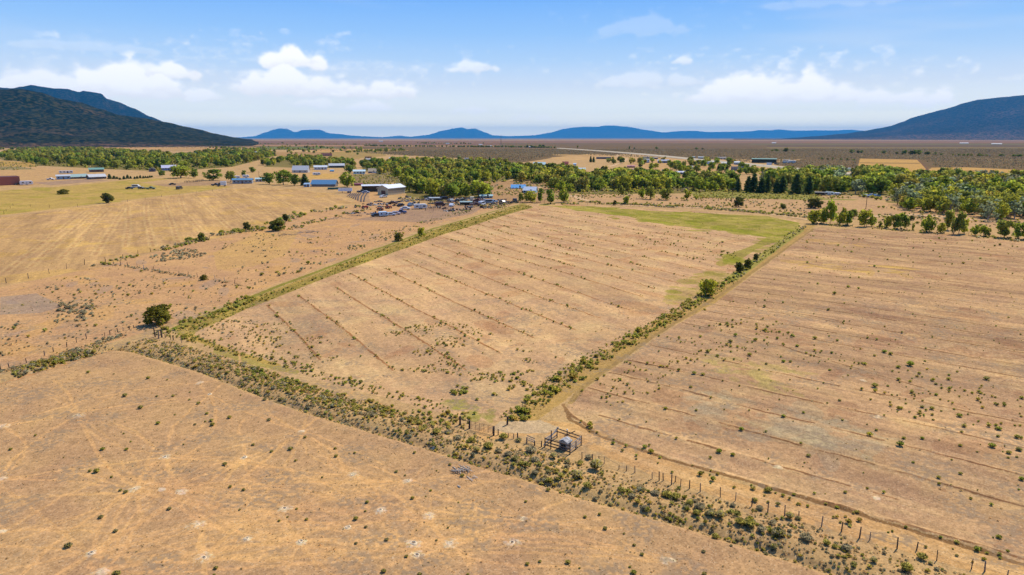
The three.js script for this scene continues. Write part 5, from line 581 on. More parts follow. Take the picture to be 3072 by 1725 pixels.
for (const [kind, list] of Object.entries(REST)) for (let v = 0; v < 2; v++) {   // the trees behind the foremost of each wood
  const S = list.filter((_, i) => i % 2 === v), [crown, trunk] = KINDS[kind][(v * 2 + 1) % KINDS[kind].length], tr = trunk.toNonIndexed(), cr = crown.toNonIndexed(), n = tr.attributes.position.count; tr.deleteAttribute('uv'); tr.setAttribute('color', new THREE.Float32BufferAttribute(Array.from({ length: n * 3 }, (_, i) => [0.17, 0.125, 0.09][i % 3]), 3));
  const m = new THREE.InstancedMesh(mergeGeometries([cr, tr]), leafMat, S.length), q = new THREE.Matrix4(), e = new THREE.Vector3(), c = new THREE.Color(); S.forEach(([x, z, w, h], i) => { const f = 0.62 + hash(i, 21) * 0.85, t = hash(i, 22); m.setMatrixAt(i, q.makeRotationY(i * 1.9).scale(e.set(w * 1.25, h, w * 1.25)).setPosition(x, -0.02 * h, z)); m.setColorAt(i, c.setRGB(f * (0.85 + t * 0.4), f, f)); });
  m.name = numbered('woodland'); m.castShadow = m.receiveShadow = true; scene.add(m); tag(m, { cottonwood: ['mass of cottonwoods filling the village woods', 'second mass of cottonwoods deep in the village woods'], willow: ['willow thickets filling the village woods', 'paler willow thickets deep in the village woods'], bare: ['grey half-bare trees inside the right-hand wood', 'more grey half-bare trees inside the right-hand wood'] }[kind][v], 'woodland', undefined, 'stuff');
}
{ // hedgerows and woods too far off to tell the trees apart
  const r = rng(300), spots = [];
  for (const [L, n, w, h0, h1] of [[[[-566.8,-2657.8],[-403.5,-2511.3],[-177.6,-2380],[-40.3,-2339.3]], 150, 14, 4, 7], [[[-41,-2380],[68.1,-2224.9],[138.1,-2154.7]], 60, 10, 4, 7], [[[-1458.4,-3650.9],[-1002.7,-3298.9],[-610.7,-3147.1]], 70, 20, 3, 6], [[[-1368.2,-1860.8],[-1295.8,-2026.7],[-1131.8,-1913]], 70, 30, 6, 9], [[[791.9,-1247.1],[886.8,-1182],[988.5,-1105]], 60, 8, 3, 5], [[[-355,-1493.6],[-326.2,-1677.6],[-268.5,-1720]], 60, 8, 3, 6], [[[-923.7,-2154.7],[-606.2,-1720]], 50, 16, 4, 8], [[[-527,-3856.6],[-197.1,-3556.1]], 50, 24, 4, 8]]) for (let i = 0; i < n; i++) { const k = Math.floor(r() * (L.length - 1)), t = r(); spots.push([mix(L[k][0], L[k + 1][0], t) + (r() - 0.5) * w, mix(L[k][1], L[k + 1][1], t) + (r() - 0.5) * w, mix(h0, h1, r())]); }
  for (let v = 0; v < 2; v++) { const S = spots.filter((_, i) => i % 2 === v), m = new THREE.InstancedMesh(KINDS.cottonwood[4 + v * 4][0], leafMat, S.length), q = new THREE.Matrix4(); S.forEach(([x, z, h], i) => m.setMatrixAt(i, q.makeRotationY(i * 1.7).scale(new THREE.Vector3(h * 1.3, h, h * 1.3)).setPosition(x, -0.1 * h, z))); m.name = numbered('far_hedgerow'); m.castShadow = true; scene.add(m); tag(m, v ? 'distant dark hedgerows crossing the plain beyond the village' : 'distant broken tree lines along the far fields', 'hedgerow', undefined, 'stuff'); }
}

// ---------------------------------------------------------------- fences
const postMats = [mat(0x4a3b30, 1), mat(0x5d4c3e, 1), mat(0x3a2f28, 1), mat(0x75665a, 1)], greyWood = [mat(0x8f8578, 1), mat(0xa69c8e, 1), mat(0x7b7064, 1)], wireMat = mat(0x6d645c, 0.6, 0.4);
function wirePath(P, r = 0.006) { const G = []; for (let i = 0; i + 1 < P.length; i++) G.push(bar(P[i], P[i + 1], r, r, 3)); return mergeGeometries(G); }
function fence(name, label, P, { wires = [0.35, 0.7, 1.0], rails = [], lean = 0.1, r0 = 0.055, cat = 'fence', matSet = postMats } = {}) {   // P: [x, z, height]
  const o = thing(name, label, cat, P[0]), R0 = rng(P.length * 31 + Math.round(Math.abs(P[0][0]))), ox = o.position.x, oy = o.position.y, oz = o.position.z, at = (p, h) => [p[0] - ox, ground(p[0], p[1]) - oy + h, p[1] - oz];
  P.forEach((p, i) => { const a = at(p, -0.15), b = at(p, p[2]), r = r0 * (0.75 + R0() * 0.6); b[0] += (R0() - 0.5) * lean * p[2] * 2; b[2] += (R0() - 0.5) * lean * p[2] * 2; part('post', bar(a, b, r * 1.1, r * 0.9, 6), matSet[Math.floor(R0() * matSet.length)], o); });
  for (const h of wires) part('wire', wirePath(P.map((p) => at(p, Math.min(h, p[2] * 0.95)))), wireMat, o);
  for (const h of rails) for (let i = 0; i + 1 < P.length; i++) part('rail', bar(at(P[i], h * P[i][2] + (R0() - 0.5) * 0.08), at(P[i + 1], h * P[i + 1][2] + (R0() - 0.5) * 0.08), 0.05, 0.045, 5), matSet[Math.floor(R0() * matSet.length)], o);
  return o;
}
function spaced(L, step, h, seed = 1) { const r = rng(seed), out = []; along(L, step, (x, z) => out.push([x + (r() - 0.5) * 0.4, z + (r() - 0.5) * 0.4, h * (0.8 + r() * 0.4)])); return out; }
fence('wire_fence', 'line of crooked wooden posts running from the pen to the lower right', [...[[7.16,-64.43,0.77],[8.12,-63.87,0.76],[8.79,-63.8,0.58],[9.29,-63.33,0.79],[10.56,-62.08,0.5],[11.24,-61.67,0.62],[12.03,-61.32,0.72],[13.45,-59.99,0.71],[14.05,-59.66,0.94],[14.43,-59.63,0.85],[15.04,-58.89,1.04],[15.52,-59.4,0.64],[15.76,-58.39,0.89]], ...[[16.52,-58.08,0.89],[17.38,-57.52,0.85],[18.93,-56.48,1.02],[20.11,-55.89,0.83],[21.29,-55.04,0.82],[22.29,-53.93,1.09],[23.6,-53.47,1.01],[24.69,-53.13,0.65],[26.04,-51.79,0.97],[27.37,-51.04,0.9],[28.45,-50.19,1.05],[29.18,-49.95,0.74],[30.7,-48.68,1.03],[32.19,-48.56,0.72],[32.92,-47.13,0.89],[34.92,-46.08,0.85],[35.73,-45.78,0.85],[36.79,-44.92,0.75],[38.13,-44.04,0.73],[39.59,-43.11,0.72]]], { lean: 0.09, r0: 0.042 });
fence('wire_fence', 'old leaning post fence from the left edge to the big juniper', [[-73.06,-88.95,0.73],[-71.88,-91.28,0.94],[-71.53,-92.42,0.76],[-70.7,-94.78,0.73],[-70.37,-98.21,0.8],[-70.14,-99.85,0.71],[-69.73,-102.4,0.78],[-69.49,-104.54,0.8],[-69.13,-106.57,0.92],[-67.09,-108.09,0.71],[-66.88,-109.26,0.72],[-66.34,-110.65,0.73],[-66.06,-111.67,0.68],[-65.38,-112.29,0.68],[-65.09,-113.33,0.52]], { lean: 0.16, wires: [0.4, 0.8] });
fence('wire_fence', 'wire fence along the near edge of the tan hay field', spaced([[-117.09,-134.39],[-114.43,-149.19],[-111.74,-160.22],[-109.93,-171.52],[-106.28,-177.76],[-103.6,-189.38],[-101.1,-205.81],[-97.93,-222.14],[-91.53,-240.3]], 5.5, 1.25, 4), { wires: [0.5, 1.0] });
fence('wire_fence', 'broken fence of thin stakes across the brushy paddock', spaced([[-105.81,-174.83],[-92.21,-166.99],[-83.24,-161.45],[-72.54,-155.47],[-66.17,-151.35],[-59.74,-147.43]], 3.4, 1.15, 5), { lean: 0.2, wires: [0.4], matSet: [...postMats, ...greyWood] });
fence('wire_fence', 'post fence at the head of the central field by the trees', spaced([[1.5,-345.7],[17.1,-336.9],[36.4,-333.5],[47.3,-330.1],[66.5,-322],[85.6,-311.4]], 4.2, 1.3, 6), { wires: [1.0] });
fence('wire_fence', 'post fence under the row of leafy trees', spaced([[114,-257.4],[128.74,-246.69],[143.91,-231.7],[164.36,-213.32]], 4.5, 1.2, 7), { wires: [0.9] });
fence('wire_fence', 'sparse posts on the line between meadow and hay field', spaced([[-212.9,-265.8],[-209.9,-279.5],[-239.4,-328.5],[-210.3,-315.8],[-196.8,-335.1],[-192.5,-375.1],[-181.5,-417.6]], 14, 1.3, 8), { wires: [1.0] });
fence('corner_brace', 'dark timber brace where two fences meet near the big juniper', [[-58.55,-107.7,1.42],[-57.52,-106.75,1.52],[-57.36,-107.51,1.31]], { wires: [], rails: [0.4, 0.85], lean: 0.12, r0: 0.09 });
fence('wire_fence', 'short run of posts from the timber brace towards the verge', [[-56.62,-107.13,0.71],[-55.29,-106.19,0.76],[-54.68,-105.82,0.86],[-52.56,-104.18,0.74]], { wires: [0.5] });
fence('pole_corral', 'dark pole corral below the pale-roofed carport', [...[[-45.8,-338.6,1.65],[-40.3,-336.9,1.8],[-35.1,-333.5,1.62],[-30.7,-330.1,1.77],[-32,-343.9,1.51],[-37.1,-349.3,1.53],[-42.4,-351.2,1.54],[-47.2,-349.3,1.53],[-45.8,-338.6,1.65]]], { wires: [], rails: [0.35, 0.65, 0.95], cat: 'corral', r0: 0.09 });
fence('pole_corral', 'low broken pole corral in front of the white camper', [[-38.9,-307,1.2],[-35,-304.1,1.34],[-30.6,-304.1,1.34],[-26.2,-305.6,1.49],[-27.1,-315.8,1.39],[-33.6,-318.9,1.24],[-38.8,-317.4,1.24]], { wires: [], rails: [0.4, 0.85], cat: 'corral', r0: 0.09, lean: 0.2 });
fence('pole_corral', 'pole fence at the far right of the scrap yard', [[-10.4,-323.6,1.42],[-5.8,-328.5,1.44],[-1,-335.1,1.47],[3.3,-342.1,1.5]], { wires: [], rails: [0.4, 0.8], cat: 'corral', r0: 0.08, lean: 0.15 });
fence('picket_fence', 'dark stacked pallet fence beside the feed lot', spaced([[-237,-499],[-232.4,-502.7],[-231.5,-518.3]], 1.0, 1.4, 9), { wires: [], rails: [0.3, 0.6, 0.9], r0: 0.12, lean: 0.02 });
// ---- gateway with its four tall posts
for (const [p, s] of [[[[-5.94,-72.82,1.07]][0], 'stout dark gatepost furthest left'], [[[-4.81,-71.88,0.96]][0], 'stout dark gatepost hung with the leaning gate'], [[[-2.03,-70.11,1.08]][0], 'tallest stout dark gatepost in front of the gravel patch'], [[[-0.54,-72.93,0.99]][0], 'stout dark post standing alone beyond the gravel patch']]) { const o = thing('gatepost', s, 'post', p); part('post', bar([0, -0.1, 0], [0.03, p[2], 0.02], 0.11, 0.1, 8), postMats[2], o); part('cap', new THREE.CylinderGeometry(0.085, 0.1, 0.05, 8).translate(0.03, p[2] + 0.02, 0.02), postMats[1], o); }
{ const a = [[-4.59,-71.57]][0], b = [[-2.16,-70.36]][0], o = thing('field_gate', 'sagging brown metal gate between two stout posts', 'gate', a), m = mat(0x6b4a38, 0.7), dx = b[0] - a[0], dz = b[1] - a[1], dy = ground(b[0], b[1]) - ground(a[0], a[1]);
  for (let k = 0; k < 6; k++) { const h = 0.18 + k * 0.17; part('bar', bar([0, h, 0], [dx, h + dy - 0.06, dz], 0.018, 0.018, 5), m, o); } for (let k = 0; k <= 5; k++) { const t = k / 5; part('upright', bar([dx * t, 0.1 + dy * t, dz * t], [dx * t, 1.08 + dy * t - 0.06 * t, dz * t], 0.02, 0.02, 5), m, o); }
  const l = thing('fence_rail', 'thin rail between the two left gateposts', 'rail', [[-5.94,-72.82]][0]), q = [[-4.81,-71.88]][0], s = l.position; part('rail', bar([0, 0.85, 0], [q[0] - s.x, 0.75, q[1] - s.z], 0.04, 0.035, 5), postMats[1], l); }
fence('rail_fence', 'short grey rail fence between gatepost and pen', [[-1.53,-70.26,0.69],[-0.39,-69.55,0.56],[0.17,-69.26,0.59],[0.63,-69.04,0.77],[1.57,-68.01,0.76],[2.42,-67.59,0.49],[3.13,-67.22,0.67]], { wires: [0.3, 0.6], lean: 0.06, r0: 0.06 });
{ const P = [[1.62,-68.4],[2.44,-67.84]], o = thing('plank_rails', 'pale weathered rails beside the left side of the pen', 'rail', P[0]); for (let k = 0; k < 3; k++) part('rail', plank([0, 0.28 + k * 0.24, 0], [P[1][0] - P[0][0], 0.2 + k * 0.22, P[1][1] - P[0][1]], 0.08, 0.04), greyWood[k], o); }
// ---- the pen and its little house
{ const [FL, FR, BR, BL] = [[3.49,-67.12],[6,-65.35],[7.36,-67.35],[4.92,-69.33]], o = thing('animal_pen', 'square timber pen of posts and boards around the little house', 'pen', FL), at = (p, h) => [p[0] - FL[0], ground(p[0], p[1]) - o.position.y + h, p[1] - FL[1]], lerp = (a, b, t) => [mix(a[0], b[0], t), mix(a[1], b[1], t)];
  for (const [p, h, k] of [[FL, 1.08, 2], [FR, 1.3, 2], [BR, 1.15, 2], [BL, 1.2, 0], [lerp(FL, BL, 0.52), 1.35, 0], [lerp(FR, BR, 0.52), 1.0, 1], [lerp(FL, FR, 0.24), 0.95, 2], [lerp(BL, BR, 0.42), 1.2, 1]]) part('post', bar(at(p, -0.1), at(p, h), 0.06, 0.055, 7), postMats[k], o);
  for (const [h, d] of [[0.28, 0], [0.62, 0.03], [0.98, 0.02]]) part('rail', plank(at(FL, h), at(FR, h - d), 0.11, 0.05), postMats[d ? 0 : 2], o);
  for (const h of [0.42, 0.72, 1.02]) part('board', plank(at(lerp(FR, BR, -0.02), h), at(lerp(FR, BR, 1.02), h + 0.04), 0.11, 0.035), greyWood[1], o);
  for (const h of [0.35, 0.8]) part('board', plank(at(FL, h + 0.12), at(BL, h), 0.13, 0.04), greyWood[h > 0.5 ? 1 : 0], o);
  part('board', plank(at(lerp(FL, BL, -0.1), 0.3), at(lerp(FL, BL, 1.1), 1.15), 0.17, 0.04), greyWood[1], o);
  for (const h of [0.75, 1.1]) part('rail', plank(at(BL, h), at(BR, h - 0.08), 0.1, 0.05), postMats[1], o);
  part('rail', plank(at(lerp(BL, BR, 0.3), 0.45), at(lerp(BL, BR, 0.75), 1.45), 0.09, 0.05), postMats[0], o); part('cap', new THREE.SphereGeometry(0.1, 8, 6).translate(...at(lerp(BL, BR, 0.42), 1.3)), mat(0xd6d0bc, 0.8), o);
  const yaw = Math.atan2(-(FR[1] - FL[1]), FR[0] - FL[0]), c = lerp(lerp(FL, FR, 0.62), lerp(BL, BR, 0.62), 0.42), s = thing('little_house', 'small grey shingled house with dark doorway inside the pen', 'animal house', c, yaw), w = 0.92, d = 0.85, e = 0.72, h = 1.05;
  part('wall', mergeGeometries([box(0.04, e, d, -w / 2, 0.06, 0), box(0.04, e, d, w / 2, 0.06, 0), box(w - 0.06, e, 0.04, 0, 0.06, -d / 2 + 0.02), box(0.12, e, 0.04, -w / 2 + 0.08, 0.06, d / 2 - 0.02), box(0.12, e, 0.04, w / 2 - 0.08, 0.06, d / 2 - 0.02), box(w - 0.28, 0.1, 0.04, 0, e - 0.04, d / 2 - 0.02), new THREE.ExtrudeGeometry(new THREE.Shape([new THREE.Vector2(-w / 2, 0), new THREE.Vector2(w / 2, 0), new THREE.Vector2(0, h - e - 0.06)]), { depth: 0.04, bevelEnabled: false }).translate(0, e + 0.06, d / 2 - 0.04)].map((g) => (g.index ? g.toNonIndexed() : g))), mat(0xa29c92, 0.9), s);
  part('floor', box(w, 0.06, d, 0, 0, 0), greyWood[2], s);
  const rf = part('roof', prism([[w / 2 + 0.12, e - 0.02], [0, h], [-w / 2 - 0.12, e - 0.02], [-w / 2 - 0.12, e - 0.06], [0, h - 0.04], [w / 2 + 0.12, e - 0.06]], d + 0.2).rotateY(Math.PI / 2).translate(0, 0.08, 0), mat(0x86888c, 0.9), s), sl = Math.atan2(h - e, w / 2 + 0.12), R1 = rng(8);
  for (const sd of [-1, 1]) for (let a = 0; a < 4; a++) for (let b = 0; b < 6; b++) { const g = new THREE.BoxGeometry(0.155, 0.018, 0.165); g.rotateZ(-sd * sl); const t = (a + 0.5) / 4, x = sd * (w / 2 + 0.10) * (1 - t), y = mix(e, h, t) + 0.1; g.translate(x, y + (a % 2) * 0.002, (b - 2.5) * 0.172 + (a % 2) * 0.02); part('shingle', g, [mat(0xa8a39c, 0.95), mat(0x8f8a84, 0.95), mat(0xbab5ad, 0.95)][Math.floor(R1() * 3)], rf); }
}
// ---- loose wood
function pile(name, label, p, n, len, spread, ms, seed, dir = 0, group) { const o = thing(name, label, 'wood pile', p, 0, group), r = rng(seed); for (let i = 0; i < n; i++) { const a = dir + (r() - 0.5) * 1.5, l = len * (0.5 + r() * 0.7), x = (r() - 0.5) * spread, z = (r() - 0.5) * spread * 0.7, y = 0.05 + r() * 0.22 * Math.min(1, n / 10), dx = Math.cos(a) * l / 2, dz = Math.sin(a) * l / 2; part(i % 3 ? 'branch' : 'board', i % 3 ? bar([x - dx, y, z - dz], [x + dx, y + (r() - 0.4) * 0.2, z + dz], 0.03, 0.018, 5) : plank([x - dx, y, z - dz], [x + dx, y + 0.05, z + dz], 0.08, 0.03), ms[Math.floor(r() * ms.length)], o); } return o; }
const bleached = [mat(0xc4b59c, 0.9), mat(0xa6947c, 0.9), mat(0xd2c6b0, 0.9), mat(0x86745f, 0.9)];
pile('wood_pile', 'heap of bleached branches and boards on the foreground pasture', [[-4.93,-61.52]][0], 26, 1.2, 1.5, bleached, 3, 0.8); pile('wood_pile', 'two stray planks right of the bleached branch heap', [[-3.82,-60.15]][0], 4, 1.1, 0.8, bleached, 5, 0.7);
tag(part(numbered('stray_board'), plank([0, 0.06, 0], [0.3, 0.08, 0.28], 0.16, 0.04).translate(...(() => { const p = [[-5.13,-58.76]][0]; return [p[0], ground(p[0], p[1]), p[1]]; })()), bleached[2], scene), 'single pale board lying below the bleached branch heap', 'board');
for (const [p, n, len, sp, s, m] of [[[-75.43,-227.62], 14, 2.6, 6, 'grey driftwood heap right of the broad spreading juniper', greyWood], [[-70.64,-234.22], 18, 2.8, 7, 'longer grey branch heap on the paddock right of the junipers', greyWood], [[-69.1,-274.8], 20, 3, 9, 'heap of grey boards and sheets at the hay field hedge', [...greyWood, ...bleached]], [[-66.1,-285.6], 14, 3, 7, 'smaller heap of boards left of the black car', [...greyWood, ...postMats]]]) pile('wood_pile', s, p, n, len, sp, m, n + len * 3);
[[-61.6,-340.3],[-66.4,-328.5],[-49,-340.3],[-56.5,-375.1],[-35.9,-318.9],[-27.3,-304.1],[-21.7,-307],[-33.9,-364.8],[-28.9,-353.1],[-22.3,-364.8],[-16.7,-364.8],[-7.3,-333.5],[-2,-338.6],[-67.8,-347.5],[-56.7,-326.8],[-47.8,-358.8],[-19.6,-347.5],[-10.1,-351.2],[-70.2,-336.9],[-31.6,-314.3],[-62.7,-333.5],[-57.7,-347.5],[-44.7,-366.8],[-38.7,-364.8],[-26.7,-366.8],[-19,-362.8],[-13.1,-355],[-5.2,-347.5],[-26.9,-336.9],[-20.3,-317.4],[-13.2,-315.8],[-42.4,-326.8],[-61.3,-294.6],[-68.5,-294.6],[-60.9,-320.5],[-54.7,-351.2],[-32.1,-336.9],[-30.9,-364.8],[-23.2,-345.7],[-19.8,-336.9],[-10.7,-331.8],[-1,-347.5],[-38.9,-338.6],[-50.8,-358.8],[-58.5,-364.8],[-33.4,-379.4],[-16.3,-331.8],[-6.3,-358.8]].sort((p, q) => q[1] - p[1]).reduce((out, p, i, all) => { if (i % 24 === 0) out.push(...all.slice(i, i + 24).sort((s, t) => s[0] - t[0])); return out; }, []).forEach((p, i) => { const o = thing('scrap_heap', NTH[i % 12] + ' heap of rusty scrap and boards in the ' + ['front left', 'front right', 'back left', 'back right'][Math.floor(i / 12)] + ' part of the junk yard', 'scrap', p, i, 'scrap heaps in the junk yard'), r = rng(i + 70), ms = [mat(0x4a2c20, 0.95), mat(0x2e2722, 0.95), mat(0x6d6760, 0.9), mat(0x5c4130, 0.95), mat(0x9a938a, 0.9), mat(0x3b3330, 0.95)]; for (let k = 0; k < 14; k++) { const w = 0.3 + r() * r() * 2.4, h = 0.08 + r() * r() * 0.9, g = box(w, h, 0.2 + r() * 0.8).rotateY(r() * 3).rotateZ((r() - 0.5) * 0.9); g.translate((r() - 0.5) * 6, 0.05, (r() - 0.5) * 5); part(['scrap_sheet', 'crate', 'beam'][k % 3], g, ms[Math.floor(r() * 6)], o); } for (let k = 0; k < 2; k++) part('tyre', new THREE.TorusGeometry(0.36, 0.13, 5, 10).rotateX(Math.PI / 2).translate((r() - 0.5) * 5, 0.13, (r() - 0.5) * 4), tyreMat, o); });
{ const prof = [[0.001, 0.0], [0.16, 0.02], [0.22, 0.40], [0.34, 0.42], [0.62, 0.16], [1.0, -0.03]].map(([x, y]) => new THREE.Vector2(x, y)), g = new THREE.LatheGeometry(prof, 14), m = matte({ map: speckle(6, 212, 186, 148, 0.4) });   // spoil heaps round the burrows
  MOUNDS.slice(0, 31).forEach((q, i) => { const p = new THREE.Mesh(g, m); p.name = numbered('burrow_mound'); p.position.set(q[0], ground(q[0], q[1]), q[1]); const s = 0.35 + q[2] * 0.16; p.scale.set(s * (0.9 + hash(i, 2) * 0.4), 0.55 + 0.3 * hash(i, 4), s); p.rotation.y = i; p.castShadow = p.receiveShadow = true; scene.add(p); tag(p, 'low ring of pale spoil round a burrow on the foreground pasture', 'burrow mound', 'burrow mounds on the foreground pasture'); }); }
// ---- poles and the far pylon
for (const [[x, z, h], s] of [[[[161.9,-312.8,5.8]][0], 'slender utility pole before the parked cars under the trees'], [[[111.4,-347.5,7.1]][0], 'slender utility pole left of the dark round juniper'], [[[12,-451.7,5.69]][0], 'utility pole beside the dirt road by the blue-roofed cottage'], [[[-211.1,-576.3,4.45]][0], 'utility pole left of the white barn']]) { const o = thing('utility_pole', s, 'pole', [x, z]); part('shaft', bar([0, -0.2, 0], [0, h, 0], 0.15, 0.1, 7), postMats[0], o); part('crossarm', box(2.2, 0.12, 0.12, 0, h - 0.7, 0), postMats[0], o); for (const k of [-0.9, 0.3, 0.9]) part('insulator', new THREE.CylinderGeometry(0.05, 0.07, 0.2, 6).translate(k, h - 0.48, 0), mat(0xb8b4ac, 0.4), o); }
{ const [x, z, h] = [[-40.4,-2558.3,40.37]][0], o = thing('pylon', 'tall lattice power pylon on the horizon left of centre', 'pylon', [x, z]), m = mat(0x55565a, 0.7), q = 2.1; for (const [a, b] of [[-1, -1], [1, -1], [1, 1], [-1, 1]]) part('leg', bar([a * q, 0, b * q], [a * q * 0.6, h, b * q * 0.6], 0.3, 0.2, 4), m, o); for (let k = 1; k < 9; k++) { const y = h * k / 9, w = q * (1 - 0.4 * k / 9); part('brace', mergeGeometries([bar([-w, y, w], [w, y, w], 0.12), bar([-w, y - h / 9, w], [w, y, w], 0.1)]), m, o); } part('crossarm', bar([-6, h * 0.86, 0], [6, h * 0.86, 0], 0.2), m, o); }
console.log('fences done');

// ---------------------------------------------------------------- shrubs: unit width, standing on the ground
function makeShrub(seed, tint, blades, wide, tall, second = tint) {        // leafy shoots fanning out of one root
  const r = rng(seed * 131 + 7), P = [], N = [], C = [], I = [];
  for (let k = 0; k < blades; k++) {
    const a = r() * 6.283, q = 0.5 * Math.pow(r(), 0.62), y = tall * (0.35 + 0.65 * Math.sqrt(Math.max(0, 1 - q * q * 3.4))) * (0.72 + 0.4 * r()), x = Math.cos(a) * q, z = Math.sin(a) * q, low = r() * 0.45;
    const b = a + (r() - 0.5) * 2.6, w = wide * (0.6 + r() * 0.8), wx = -Math.sin(b) * w, wz = Math.cos(b) * w, s = P.length / 3, t = 0.72 + r() * 0.5, c = r() < 0.4 ? second : tint;
    P.push(x * low * 0.9, y * low * 0.8, z * low * 0.9, x - wx, y * 0.8 + (r() - 0.5) * 0.08, z - wz, x + wx, y * 0.8 + (r() - 0.5) * 0.08, z + wz, x * 1.1, y, z * 1.1);
    const l = Math.hypot(x, 0.62, z); for (let v = 0; v < 4; v++) { N.push(x / l + (r() - 0.5) * 0.4, 0.62 / l + (r() - 0.5) * 0.4, z / l + (r() - 0.5) * 0.4); C.push(c[0] * t, c[1] * t, c[2] * t); }
    const nx = (P[s * 3 + 4] - P[s * 3 + 1]) * (P[s * 3 + 8] - P[s * 3 + 2]) - (P[s * 3 + 5] - P[s * 3 + 2]) * (P[s * 3 + 7] - P[s * 3 + 1]), ny = (P[s * 3 + 5] - P[s * 3 + 2]) * (P[s * 3 + 6] - P[s * 3]) - (P[s * 3 + 3] - P[s * 3]) * (P[s * 3 + 8] - P[s * 3 + 2]), nz = (P[s * 3 + 3] - P[s * 3]) * (P[s * 3 + 7] - P[s * 3 + 1]) - (P[s * 3 + 4] - P[s * 3 + 1]) * (P[s * 3 + 6] - P[s * 3]);
    if (nx * x + ny * 0.62 + nz * z > 0) I.push(s, s + 1, s + 2, s + 2, s + 1, s + 3); else I.push(s, s + 2, s + 1, s + 1, s + 2, s + 3);
  }
  const g = new THREE.BufferGeometry(); g.setAttribute('position', new THREE.Float32BufferAttribute(P, 3)); g.setAttribute('normal', new THREE.Float32BufferAttribute(N, 3)); g.setAttribute('color', new THREE.Float32BufferAttribute(C, 3)); g.setIndex(I); return g;
}
const RABBIT = [0.62, 0.51, 0.13], SAGEC = [0.56, 0.47, 0.26], WEED = [0.41, 0.43, 0.06], OLIVE = [0.50, 0.43, 0.09], STRAW = [0.66, 0.46, 0.20], DUSK = [0.42, 0.35, 0.19];
const shrubGeo = [];
[[RABBIT, 0.8, OLIVE], [OLIVE, 0.85, RABBIT], [WEED, 0.7, OLIVE], [SAGEC, 0.65, DUSK], [OLIVE, 0.75, DUSK], [WEED, 0.85, WEED], [RABBIT, 0.9, SAGEC], [DUSK, 0.7, OLIVE]].forEach(([t, tall, s], i) => shrubGeo.push(makeShrub(i, t, 210, 0.05, tall, s)));
const stems = mergeGeometries(Array.from({ length: 5 }, (_, i) => bar([0, -0.05, 0], [Math.cos(i * 1.26) * 0.22, 0.3, Math.sin(i * 1.26) * 0.22], 0.02, 0.01, 3)));
const shrubProto = shrubGeo.map((g) => { const o = new THREE.Group(); part('stems', stems, woodMat, o); part('leaves', g, leafMat, o); return o; });
let shrubN = 0;
function shrub([x, z, w], v, label, group, tall = 1) { const o = shrubProto[v % 8].clone(); o.name = numbered('shrub'); o.position.set(x, ground(x, z) - 0.02, z); o.scale.set(w * 1.05, w * 0.9 * tall, w * 1.05); o.rotation.y = hash(++shrubN, 3) * 6.283; scene.add(o); tag(o, label, 'shrub', group); }
const HUES = ['yellow-tipped', 'olive', 'green', 'grey', 'dull olive', 'bright green', 'tall yellow-tipped', 'brownish'];
function near(P, label, group, pick, k = 1) { const b = box2(P), w = P.map((p) => p[2]).sort((a, c) => a - c), cut = [w[Math.floor(w.length / 3)], w[Math.floor(w.length * 0.75)]]; P.forEach((p, i) => { const v = pick[(i * 7 + (i >> 2)) % pick.length], gx = Math.min(3, Math.floor((p[0] - b[0]) / (b[1] - b[0]) * 4)), gz = Math.min(2, Math.floor((p[1] - b[2]) / (b[3] - b[2]) * 3)); shrub([p[0], p[1], p[2] * k], v, label.replace('%', (p[2] < cut[0] ? 'small ' : p[2] < cut[1] ? 'middling ' : 'large ') + HUES[v]).replace('$', ['far', 'middle', 'near'][gz] + ' ' + ['leftmost', 'centre-left', 'centre-right', 'rightmost'][gx]), group); }); }
